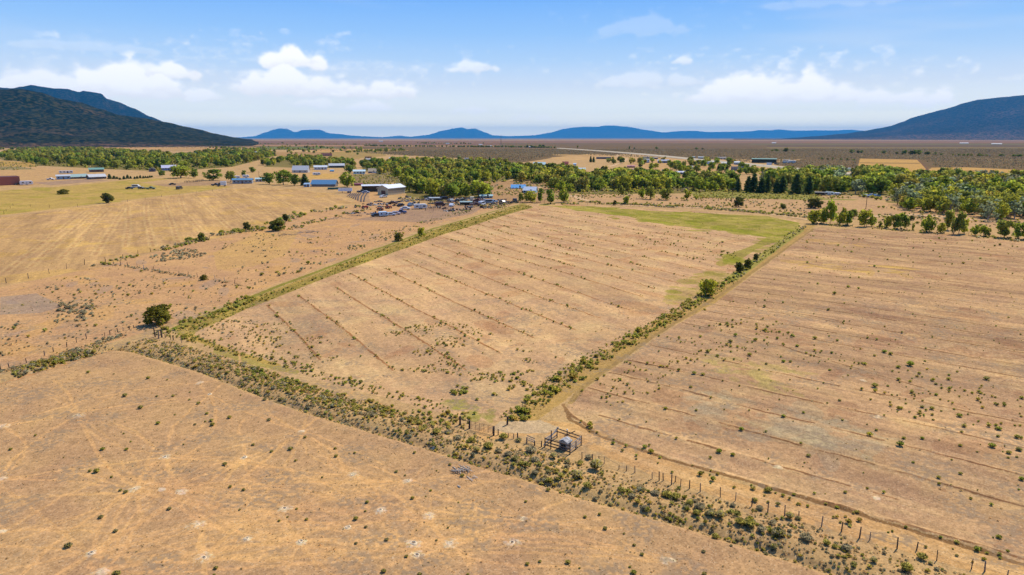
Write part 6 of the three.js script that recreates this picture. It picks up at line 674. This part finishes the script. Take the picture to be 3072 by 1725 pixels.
near([...[[-52.57,-66.26,0.49],[-52.36,-69.75,0.4],[-59.09,-90.4,0.65],[-49.3,-87.7,0.68],[-55.15,-89.78,0.32],[-48.87,-81.23,0.84],[-44.82,-77.32,0.81],[-44.8,-81.12,0.46],[-42.81,-81.29,0.55],[-40.2,-80.11,0.42],[-38.56,-78.91,0.62],[-41.4,-82.8,0.34],[-46.45,-87.12,0.36],[-40.48,-72.89,0.69],[-39.78,-75.44,0.32],[-36.15,-75.79,0.55],[-34.67,-73.6,0.62],[-35.32,-73.45,0.35],[-34.05,-72.43,0.72],[-32.95,-74.51,0.66],[-36.15,-72.66,0.46],[-28.19,-73.98,0.66],[-30.8,-80,0.71],[-28.97,-80.56,0.75],[-27.55,-67.34,0.5],[-25.02,-65.68,0.49],[-23.19,-66.14,0.7],[-22.54,-69.11,0.51],[-18.54,-66.26,0.42],[-18,-64.46,0.51],[-21.9,-63.69,0.37],[-18.26,-60.25,0.29],[-28.73,-62.89,0.6],[-24.97,-57.95,0.47],[-26.43,-58.51,0.44],[-24.03,-54.62,0.29],[-19,-54.65,0.32],[-19.39,-53.34,0.26],[-19.91,-52.73,0.34],[-17.61,-52.89,0.4],[-42.9,-70.19,0.33],[-41.01,-68.15,0.32],[-40.42,-66.26,0.53],[-42.93,-66.26,0.67],[-40.71,-61.46,0.79],[-41.46,-61.6,0.46],[-38.63,-60.38,0.35],[-35,-67.46,0.29],[-30.21,-54.56,0.53],[-35.41,-53.18,0.58],[-32.98,-51.09,0.53],[-35.48,-48.88,0.8],[-35.61,-57.4,0.55],[-36.31,-57.77,0.43],[-22.6,-46.27,0.46],[-29.64,-45.31,0.83],[-22.38,-45.45,0.3],[-45.92,-64.54,0.21],[-34.44,-81.69,0.3]], ...[[-10.09,-65.37,0.42],[-11.31,-61.32,0.46],[-10.36,-60.65,0.32],[-6.2,-62.82,0.43],[-3.32,-63.04,0.57],[-1.64,-62.08,0.4],[-4.82,-60.65,0.58],[2.82,-59.66,0.45],[3.35,-57.8,0.56],[4.46,-57.43,0.4],[5.79,-56.86,0.28],[-7.54,-57.83,0.37],[-7.88,-56.86,0.21],[-12.99,-55.63,0.45],[-9.04,-56.42,0.49],[-12.86,-54.23,0.29],[-13.39,-52.92,0.57],[-12.29,-51.76,0.39],[-12.6,-49.43,0.38],[-10.24,-49.97,0.49],[-6.18,-50.05,0.3],[-5.41,-51.91,0.28],[-8.29,-47.76,0.42],[-9.73,-45.86,0.56],[-6.96,-45.53,0.48],[-3.32,-45.53,0.3],[1.24,-55.98,0.36],[6.31,-53.31,0.43],[7.61,-53.72,0.41],[7.81,-51.56,0.53],[9.29,-50.87,0.28],[9.83,-49.18,0.38],[10.21,-47.89,0.45],[4.31,-46.88,0.57],[5.15,-46.23,0.25],[1.18,-46.75,0.46],[2.16,-47.07,0.36],[9.14,-45.53,0.63],[9,-46.31,0.31],[13.71,-53.63,0.49],[-4.83,-55.89,0.24],[-7.41,-61.67,0.26],[-16.26,-65.22,0.38],[-8,-51.46,0.17]], ...[[16.64,-50.19,0.82],[20.91,-48.79,0.8],[19.99,-47.92,0.45],[17.54,-48.9,0.32],[15.14,-48.2,0.45],[14.41,-45.33,0.5],[26.1,-46.35,0.56]]], '% shrub on the $ part of the foreground pasture', 'shrubs dotted over the foreground pasture', [1, 4, 0, 2, 1, 7, 4], 0.74);
near([[31.75,-74.75,0.78],[25.52,-70.8,0.78],[21.97,-76.39,0.52],[23.27,-83.99,0.65],[26.14,-88.76,0.82],[25.09,-89.3,0.92],[34.61,-75.99,0.52],[38.15,-73.69,0.46],[40.7,-79.83,0.62],[40.56,-70.8,0.52],[42.41,-68.65,0.62],[44.33,-68.53,0.61],[47.35,-66.82,0.6],[48.21,-65.45,0.38],[44.42,-63.62,0.34],[40.2,-63.04,0.47],[40.87,-59.95,0.58],[43.42,-60.68,0.58],[30.35,-64.54,0.68],[29.36,-63.15,0.3],[21.44,-65.33,0.87],[30.66,-57.28,0.49],[23.74,-57.58,0.93],[25.42,-55.26,0.36],[39.97,-50.33,0.69],[31.2,-50.91,0.28],[35.16,-48.68,0.24],[34.87,-47.76,0.39],[47.74,-84.91,1.19],[49.58,-85.15,0.57],[53.9,-81.81,0.64],[48.23,-81.69,0.47],[49.76,-77.79,0.69],[50.56,-77.16,0.81],[52.5,-75,0.98],[46.93,-74.36,0.58],[48.72,-73.83,0.46],[47.33,-76.19,0.44],[48.7,-76.39,0.52],[48.42,-78.91,0.45],[51.04,-71.92,0.72],[49.77,-70.36,0.52],[56.33,-85.84,0.67],[56.6,-90.12,0.7],[60.38,-89.51,0.55],[59.2,-87.77,0.77],[62.39,-90.89,0.52],[64.41,-87.83,1.13],[55.14,-92.74,0.95],[57.36,-93.69,1.45],[57.3,-98.75,0.91],[54.45,-97.94,0.65],[50.9,-94.52,0.58],[44.84,-91.59,0.66],[39.71,-95.2,0.83],[40.76,-95.27,0.69],[36.8,-94.14,0.63],[35.67,-97.94,1],[44.82,-102.82,0.89],[52.52,-105.81,0.65],[49.28,-106.74,1.09],[34.93,-104.79,1.07],[29.74,-99.16,1.02],[50.68,-66.78,1.06],[53.04,-69.28,0.55],[51.37,-65.26,0.76],[52.93,-65.99,0.87],[64.03,-80.78,0.76],[48.54,-59.6,0.7],[54.99,-69.07,0.84],[50.52,-64.17,0.44],[51.54,-64.35,0.44],[54.47,-71.2,0.94],[46.97,-57.77,0.31],[52.22,-87.44,0.77],[60.69,-95.66,0.54],[60.95,-81.12,0.46]], '% rounded shrub on the $ part of the right field', 'shrubs standing on the right field', [2, 5, 1, 0, 4, 1], 0.68);
near([...[[29.6,-45.49,1.19],[31.84,-47.28,1.04],[32.14,-45.86,0.58],[32.1,-46.62,0.44],[26.46,-48.25,1.19],[25.18,-48.95,0.83],[25.65,-48.52,0.66],[23.75,-49.53,1.35],[21.77,-50.19,1.44],[20.59,-50.72,1.05],[19.86,-51.41,1.26],[19.15,-51.81,1.13],[17.83,-52.79,1.14],[17.07,-53.15,1.15],[16.42,-54.23,1.32],[15.74,-54.98,0.89],[22.26,-52.4,0.63],[23.87,-53.05,1.01],[24.54,-52.94,0.72],[21.81,-54.53,0.88],[21.81,-55.81,0.75],[19.58,-54.95,0.74],[27.7,-46.56,0.77],[15.28,-54.34,0.88],[15.88,-53.26,0.87]], ...[[14.44,-52.79,0.52],[11.72,-54.67,0.8],[8.86,-55.66,0.69],[7.61,-56.68,0.76],[14.77,-56.04,1.21],[14.11,-56.48,1.22],[13.11,-56.77,1.07],[12.03,-57.52,0.93],[10.9,-56.33,0.91],[10.13,-57.22,0.92],[7.02,-58.29,1.09],[6.32,-60.05,1.28],[3.57,-61.05,0.81],[2.26,-61.05,0.98],[0.98,-62.61,0.83],[2.35,-63.51,1.18],[8.34,-62.15,1.82],[5.55,-63.51,0.84],[7.85,-64.43,1.03],[6.88,-63.33,0.84],[1.99,-65.95,1.57],[4.27,-64.61,1.03],[0.71,-68.57,0.9],[-0.93,-69.2,1.28],[-2.48,-66.54,1.41],[-1.41,-65.56,1.04],[-3.66,-65.56,1.04],[-5.8,-68.57,1.08],[-4.33,-68.15,1.08],[-8.29,-69.84,1.29],[-7.04,-70.27,1.11],[0.32,-63.69,1.01],[-0.36,-64.61,1.2]]], '% brush on the $ stretch of the ditch bank', 'brush along the ditch bank', [1, 0, 3, 6, 7, 3], 0.72);

// ---- scrub too plentiful to count
const SCRUB = { sage: [], rabbit: [], weed: [], olive: [], straw: [], speck: [] };
const rs = rng(909);
const drop = (kind, x, z, s) => { if (kind === 'speck' && z < -500 && (Math.abs(toLine(x, z, HIGHWAY)) < 26 || STUBBLE.some((P) => inside(x, z, P) || inside(x, z - 18, P)))) return; if (z < -30 && z > -12000) SCRUB[kind].push([x, z, s]); };
const any = (list) => list[Math.floor(rs() * list.length)];
function band(L, n, w0, w1, s0, s1, kinds, clump = 0) { const seg = [], tot = L.slice(1).reduce((a, p, i) => { const l = Math.hypot(p[0] - L[i][0], p[1] - L[i][1]); seg.push([i, a, l]); return a + l; }, 0); for (let k = 0; k < n; k++) { const t = rs() * tot, s = seg.find((q) => t < q[1] + q[2]) || seg[seg.length - 1], f = (t - s[1]) / s[2], A = L[s[0]], Bq = L[s[0] + 1], dx = (Bq[0] - A[0]) / s[2], dz = (Bq[1] - A[1]) / s[2], off = mix(w0, w1, rs()); if (clump && vn(t / clump, 3) < 0.42) continue; drop(any(kinds), A[0] + dx * s[2] * f - dz * off, A[1] + dz * s[2] * f + dx * off, mix(s0, s1, rs() * rs())); } }
function area(P, n, s0, s1, kinds, clump = 0, cut = 0.5) { const b = box2(P); for (let k = 0, t = 0; k < n && t < n * 12; t++) { const x = mix(b[0], b[1], rs()), z = mix(b[2], b[3], rs()); if (!inside(x, z, P) || (clump && fbm(x / clump + 70, z / clump, 3) < cut)) continue; drop(any(kinds), x, z, mix(s0, s1, rs() * rs())); k++; } }
band([[-71.75,-79.63],[-68.49,-86.47],[-66.3,-91.14],[-64.27,-96.16],[-62.71,-99.35],[-61.22,-101.2]], 520, -0.3, -3.4, 0.2, 0.8, ['sage', 'sage', 'rabbit', 'rabbit', 'straw', 'olive'], 2.5); band([[-71.1,-90.03],[-67.8,-95.54],[-66.07,-101.54],[-63.89,-108.87]], 150, 0.2, -1.5, 0.3, 0.8, ['sage', 'sage', 'straw']);
band([[-61.22,-101.2],[-58.18,-100.35],[-52.05,-96.31],[-42.28,-89.76],[-31,-81.3],[-23.59,-75.96],[-16.27,-71.23],[-8.64,-66.62]], 1500, 0, -5.6, 0.18, 0.7, ['sage', 'rabbit', 'rabbit', 'sage', 'straw', 'straw'], 1.5); band([[-38.7,-90.03],[-24.79,-80.18],[-17.15,-75.46],[-8.91,-72.14],[-5.45,-71.23]], 560, 0.6, -3.4, 0.2, 0.7, ['weed', 'rabbit', 'rabbit', 'straw']);
band([[-8.64,-66.62],[-3.9,-63.45],[1.41,-60.34],[6.81,-56.71],[13.25,-52.82],[17.98,-49.75],[23.25,-46.32],[26.06,-44.32]], 520, 0.2, -4.2, 0.18, 0.7, ['sage', 'olive', 'rabbit', 'straw'], 2); band([[-60.89,-109.45],[-55.22,-106.94],[-46.03,-100.69],[-31.97,-92.14],[-18.61,-82.45],[-5.24,-73.81]], 300, 0, -2.5, 0.2, 0.6, ['weed', 'rabbit', 'olive']);
area(VERGE, 1600, 0.12, 0.35, ['straw', 'rabbit', 'weed']); band([[51.07,-155.47],[24.68,-115.04],[7.13,-90.03],[-0.42,-73.81]], 900, -2.2, 1.6, 0.12, 0.4, ['straw', 'rabbit', 'weed']); area(VERGE, 1100, 0.2, 0.75, ['weed', 'rabbit', 'olive', 'rabbit'], 3, 0.42); band([[0.7,-347.5],[-15.8,-305.6],[-33.73,-240.3],[-45.14,-187.71],[-51.45,-157.41],[-54.11,-143.04]], 560, 1, 8, 0.3, 1.0, ['sage', 'sage', 'olive'], 4); band([[-53.44,-137.37],[-56.5,-119.54],[-58.24,-110.85]], 120, -2, 2, 0.4, 1.0, ['weed', 'rabbit']);
band([[51.07,-155.47],[36.54,-133.81],[24.68,-115.04],[17.05,-103.28],[10.91,-95.08],[7.13,-90.03]], 330, -1.6, 0.9, 0.3, 1.0, ['weed', 'rabbit', 'olive']); band([[7.13,-90.03],[3.58,-82.45],[0.97,-77.49],[-0.42,-73.81]], 130, -2.4, 0.8, 0.3, 1.1, ['weed', 'olive', 'rabbit'], 1.4); band([[43.01,-139.84],[25.18,-111.87],[14.42,-95.85],[7.09,-83.63]], 150, -0.4, 1.2, 0.25, 0.8, ['rabbit', 'olive', 'weed'], 2); band([[107.7,-251.5],[71.98,-190.51],[51.07,-155.47]], 160, -1.4, 1.4, 0.3, 1.0, ['olive', 'weed', 'sage']);
band([[-104.43,-170.14],[-102.08,-188.27],[-99.07,-205.81],[-100.27,-227.62],[-90.87,-238.53]], 260, 1, -3.2, 0.4, 1.2, ['sage', 'sage', 'olive', 'weed'], 6); band([[-99.07,-205.81],[-99.93,-226.82],[-90.87,-238.53],[-89,-257.4],[-89.5,-288.1],[-75.8,-326.8]], 380, 3, -4, 0.5, 1.8, ['sage', 'olive', 'weed', 'sage'], 5); band([[-79.73,-240.3],[-75,-276],[-64.1,-315.8]], 130, -3, 3, 0.5, 1.4, ['sage', 'olive'], 4);
area([[-103.17,-133.81],[-106.34,-157.41],[-101.9,-170.14],[-59.05,-144.7],[-55.58,-132.39],[-59.57,-118.39],[-62.21,-109.85],[-67.57,-99.02],[-73.17,-92.86]], 420, 0.2, 0.8, ['sage', 'sage', 'sage', 'straw', 'rabbit'], 9, 0.5); area([[-89.25,-130.98],[-83.69,-133.81],[-75.72,-118.39],[-80.11,-115.04]], 90, 0.4, 1.1, ['sage']); area([[-90.19,-199.42],[-88.35,-231.7],[-72.41,-231.7],[-57.32,-240.3],[-33.73,-240.3],[-46.45,-193.4],[-52.39,-165.68],[-56.78,-146.4]], 230, 0.25, 0.85, ['sage', 'sage', 'straw', 'rabbit'], 10, 0.5); area([[-98.98,-182.35],[-96.09,-199.42],[-85.07,-187.71],[-84.53,-182.35],[-91.58,-174.83]], 120, 0.4, 1.2, ['sage']); band([[-105.81,-174.83],[-83.24,-161.45],[-59.74,-147.43]], 130, -0.8, 0.8, 0.3, 1.0, ['sage', 'sage', 'straw']);
for (const L of CENTRAL_ROWS) { const len = Math.hypot(L[0][0] - L[L.length - 1][0], L[0][1] - L[L.length - 1][1]); band(L, Math.round(len * 0.75), -0.5, 0.5, 0.18, 0.66, ['olive', 'rabbit', 'weed', 'rabbit'], 4.5); }
area(CENTRAL, 200, 0.15, 0.45, ['olive', 'rabbit', 'weed']); area([[-21.52,-109.85],[-11.13,-118.39],[4.32,-100.69],[3.01,-91.42],[-5.3,-88.68],[-15.78,-91.42]], 340, 0.15, 0.55, ['rabbit', 'olive', 'rabbit', 'straw'], 5, 0.48); area([[-55.35,-111.87],[-49.1,-125.65],[-32.11,-109.85],[-24.71,-97.41],[-29.86,-91.42],[-46.76,-102.4]], 330, 0.15, 0.55, ['rabbit', 'rabbit', 'sage'], 5, 0.46); area([[44.5,-249.5],[65.36,-216.19],[63.55,-184.99],[47.18,-174.83],[36.62,-216.19]], 90, 0.3, 0.85, ['olive', 'rabbit']); area([[-4.44,-90.03],[3.94,-91.42],[2.33,-83.63],[-3.12,-79.08],[-8.36,-82.45]], 120, 0.2, 0.7, ['rabbit', 'weed'], 4, 0.46);
for (const L of RIGHT_ROWS) band(L, 5, -0.6, 0.6, 0.25, 0.8, ['olive', 'weed']); area([[43.5,-120.72],[53.74,-109.85],[65.55,-82.45],[55.44,-68.65],[45.52,-74.97],[38.22,-91.42]], 130, 0.2, 0.6, ['olive', 'weed', 'rabbit'], 8, 0.5); area([[23.24,-107.9],[40.45,-120.72],[47.36,-107.9],[36.93,-94.33],[22.1,-92.86]], 110, 0.2, 0.65, ['olive', 'weed', 'rabbit'], 5, 0.47); area([[8.82,-83.63],[18.13,-97.41],[25.22,-95.85],[18.95,-82.45],[10.45,-75.96]], 60, 0.2, 0.6, ['olive', 'rabbit']); area([[106.63,-240.3],[158.37,-209.16],[120.46,-157.41],[75.46,-184.99]], 50, 0.3, 0.9, ['olive', 'rabbit']); band(TRACKSIDE, 60, -1.4, 1.4, 0.2, 0.6, ['olive', 'rabbit', 'weed']);
band([[26.3,-351.2],[44.2,-343.9],[73.2,-323.6],[99,-305.6],[122.2,-279.5]], 520, -2.6, 2.6, 0.5, 1.6, ['sage', 'sage', 'olive', 'weed'], 7); band([[17.1,-336.9],[36.9,-338.6],[59.1,-333.5],[88.1,-320.5],[117.1,-294.6],[129,-279.5]], 420, -2.5, 2.5, 0.5, 1.5, ['olive', 'sage'], 6); band([[114,-257.4],[136.31,-238.53],[163.31,-211.92]], 260, -4, 3, 0.4, 1.3, ['sage', 'olive'], 5); band([[131.2,-284.4],[160.4,-281.9],[177.5,-265.8],[197.3,-257.4]], 160, -3, 3, 0.5, 1.5, ['sage', 'olive'], 6);
area([[62.7,-375.1],[123.8,-383.8],[168.2,-358.8],[178.4,-331.8],[127.2,-294.6],[75,-331.8],[58.5,-349.3]], 420, 0.5, 1.3, ['sage', 'olive'], 14, 0.46); area([[111.6,-423],[176.5,-402.4],[182.6,-366.8],[133.3,-358.8],[98.1,-370.9]], 500, 0.5, 1.3, ['weed', 'olive', 'rabbit']); area([[-141,-607.6],[-103.3,-618.8],[-72.3,-457.9],[-107,-464.2]], 420, 0.6, 1.8, ['sage', 'olive']); area([[1,-530.6],[31.8,-530.6],[26,-470.8],[13.3,-428.4],[0.9,-470.8]], 260, 0.6, 1.6, ['sage', 'sage', 'olive']); area([[-76.7,-379.4],[-42.3,-368.8],[-2.7,-340.3],[4.1,-349.3],[-5.4,-308.4],[-50.3,-349.3]], 420, 0.5, 1.4, ['sage', 'straw', 'olive', 'sage'], 9, 0.46); area([[-8,-457.9],[33,-415],[39.1,-358.8],[4.1,-347.5]], 260, 0.5, 1.6, ['sage', 'olive', 'weed']); area([[38.2,-428.4],[74.6,-423],[67.1,-379.4],[37.7,-362.8]], 200, 0.5, 1.5, ['weed', 'sage', 'olive']);
area([[-70.2,-474.1],[-8.2,-470.8],[0.8,-402.4],[-10.2,-375.1],[-63.5,-428.4]], 260, 0.8, 2.2, ['sage', 'sage', 'olive']); area([[-682.1,-924.1],[-571.3,-833.1],[-487.8,-710.3],[-504.4,-681.5]], 120, 0.8, 2, ['olive', 'sage']); area([[141.5,-294.6],[188.1,-331.8],[203.1,-270.2],[174.88,-231.7],[142.4,-249.5]], 260, 0.5, 1.6, ['sage', 'olive'], 12, 0.45);
area([[-441.4,-1720],[60.3,-1968.2],[1489.7,-2026.7],[1510.6,-1182],[546.4,-681.5],[456.9,-775.6],[315.8,-725.6],[272.6,-1006.6],[107.9,-1373.1],[11,-950.1],[-72.1,-1105],[-216.9,-1270.4]], 46000, 0.9, 2.3, ['speck']); area([[-2116.1,-2881.9],[-986.2,-2657.8],[-422.9,-2026.7],[-410.5,-1598.9],[-810.8,-2026.7],[-1583.5,-2154.7]], 2500, 1, 3, ['speck']);
area(G1, 2600, 1.6, 4.2, ['weed', 'olive', 'weed']);
for (const P of [[[-871,-1182],[-1038.5,-1598.9],[-620.3,-1224.6],[-614.4,-1430.8],[-510.7,-1373.1],[-326.9,-813],[-340.2,-681.5],[-473,-758.2]], [[-178.3,-813],[-106.4,-899.6],[-2.3,-813],[-0.3,-530.6],[-25.8,-390.6],[-58,-390.6],[-112.1,-602.1]], [[1.3,-655],[63.4,-586.4],[157.9,-491.6],[132.8,-412.4],[82.8,-402.4],[24.5,-407.4]], [[209,-566.5],[308.1,-548],[377.4,-499],[211.1,-276],[192.8,-340.3],[176.5,-402.4]]]) area(P, 900, 1.2, 3.2, ['weed', 'olive', 'olive', 'sage']);
band(DITCH.slice(3), 4600, 0.4, -5.8, 0.12, 0.42, ['straw', 'straw', 'rabbit', 'sage']);
area([...DITCH.slice(0, 20), [30, -36], [-40, -36], [-64, -60]], 2600, 0.08, 0.24, ['straw'], 6, 0.4); area(CENTRAL, 1800, 0.12, 0.35, ['straw', 'straw', 'rabbit']); area(RIGHT, 2600, 0.12, 0.35, ['straw', 'straw', 'olive']); area(PADDOCK, 1500, 0.15, 0.4, ['straw', 'straw', 'sage']); area(HAY, 1600, 0.15, 0.4, ['straw']);
const speckGeo = foliage([[0, 0.28, 0, 0.4]], 6, 0.34, rng(4), [0.28, 0.22, 0.12], 0.8, 0.4);
const many = { sage: [makeShrub(31, SAGEC, 80, 0.10, 0.62, DUSK), 'sagebrush_scrub', 'grey-green sagebrush scattered over paddock, verges and banks'], rabbit: [makeShrub(32, RABBIT, 80, 0.10, 0.8, OLIVE), 'rabbitbrush_scrub', 'yellow-green rabbitbrush along ditch, rows and field edges'], weed: [makeShrub(33, WEED, 80, 0.10, 0.75, OLIVE), 'green_weeds', 'fresh green weeds along the verges and field divide'], olive: [makeShrub(34, OLIVE, 80, 0.10, 0.8, WEED), 'olive_scrub', 'small olive shrubs following the furrows of the fields'], straw: [makeShrub(35, STRAW, 18, 0.13, 0.5, SAGEC), 'dry_tufts', 'dry straw tufts over pasture and stubble'], speck: [speckGeo, 'sagebrush_plain', 'sagebrush covering the wide plain beyond the village'] };
for (const k of Object.keys(SCRUB)) { const S = SCRUB[k], [g, name, label] = many[k], m = new THREE.InstancedMesh(g, leafMat, S.length), q = new THREE.Matrix4(), e = new THREE.Vector3(), c = new THREE.Color(); S.forEach(([x, z, s], i) => { const a = hash(i, 11), f = 0.72 + hash(i, 12) * 0.55; q.makeRotationY(a * 6.283).scale(e.set(s * 1.1, s * (0.85 + hash(i, 13) * 0.4), s * 1.1)).setPosition(x, ground(x, z) - 0.03 * s, z); m.setMatrixAt(i, q); m.setColorAt(i, c.setRGB(f * (0.9 + a * 0.25), f, f * (1.05 - a * 0.2))); }); m.name = name; m.castShadow = m.receiveShadow = true; scene.add(m); tag(m, label, 'scrub', undefined, 'stuff'); }
console.log('scrub', Object.entries(SCRUB).map(([k, v]) => k + ' ' + v.length).join());
renderer.render(scene, camera);
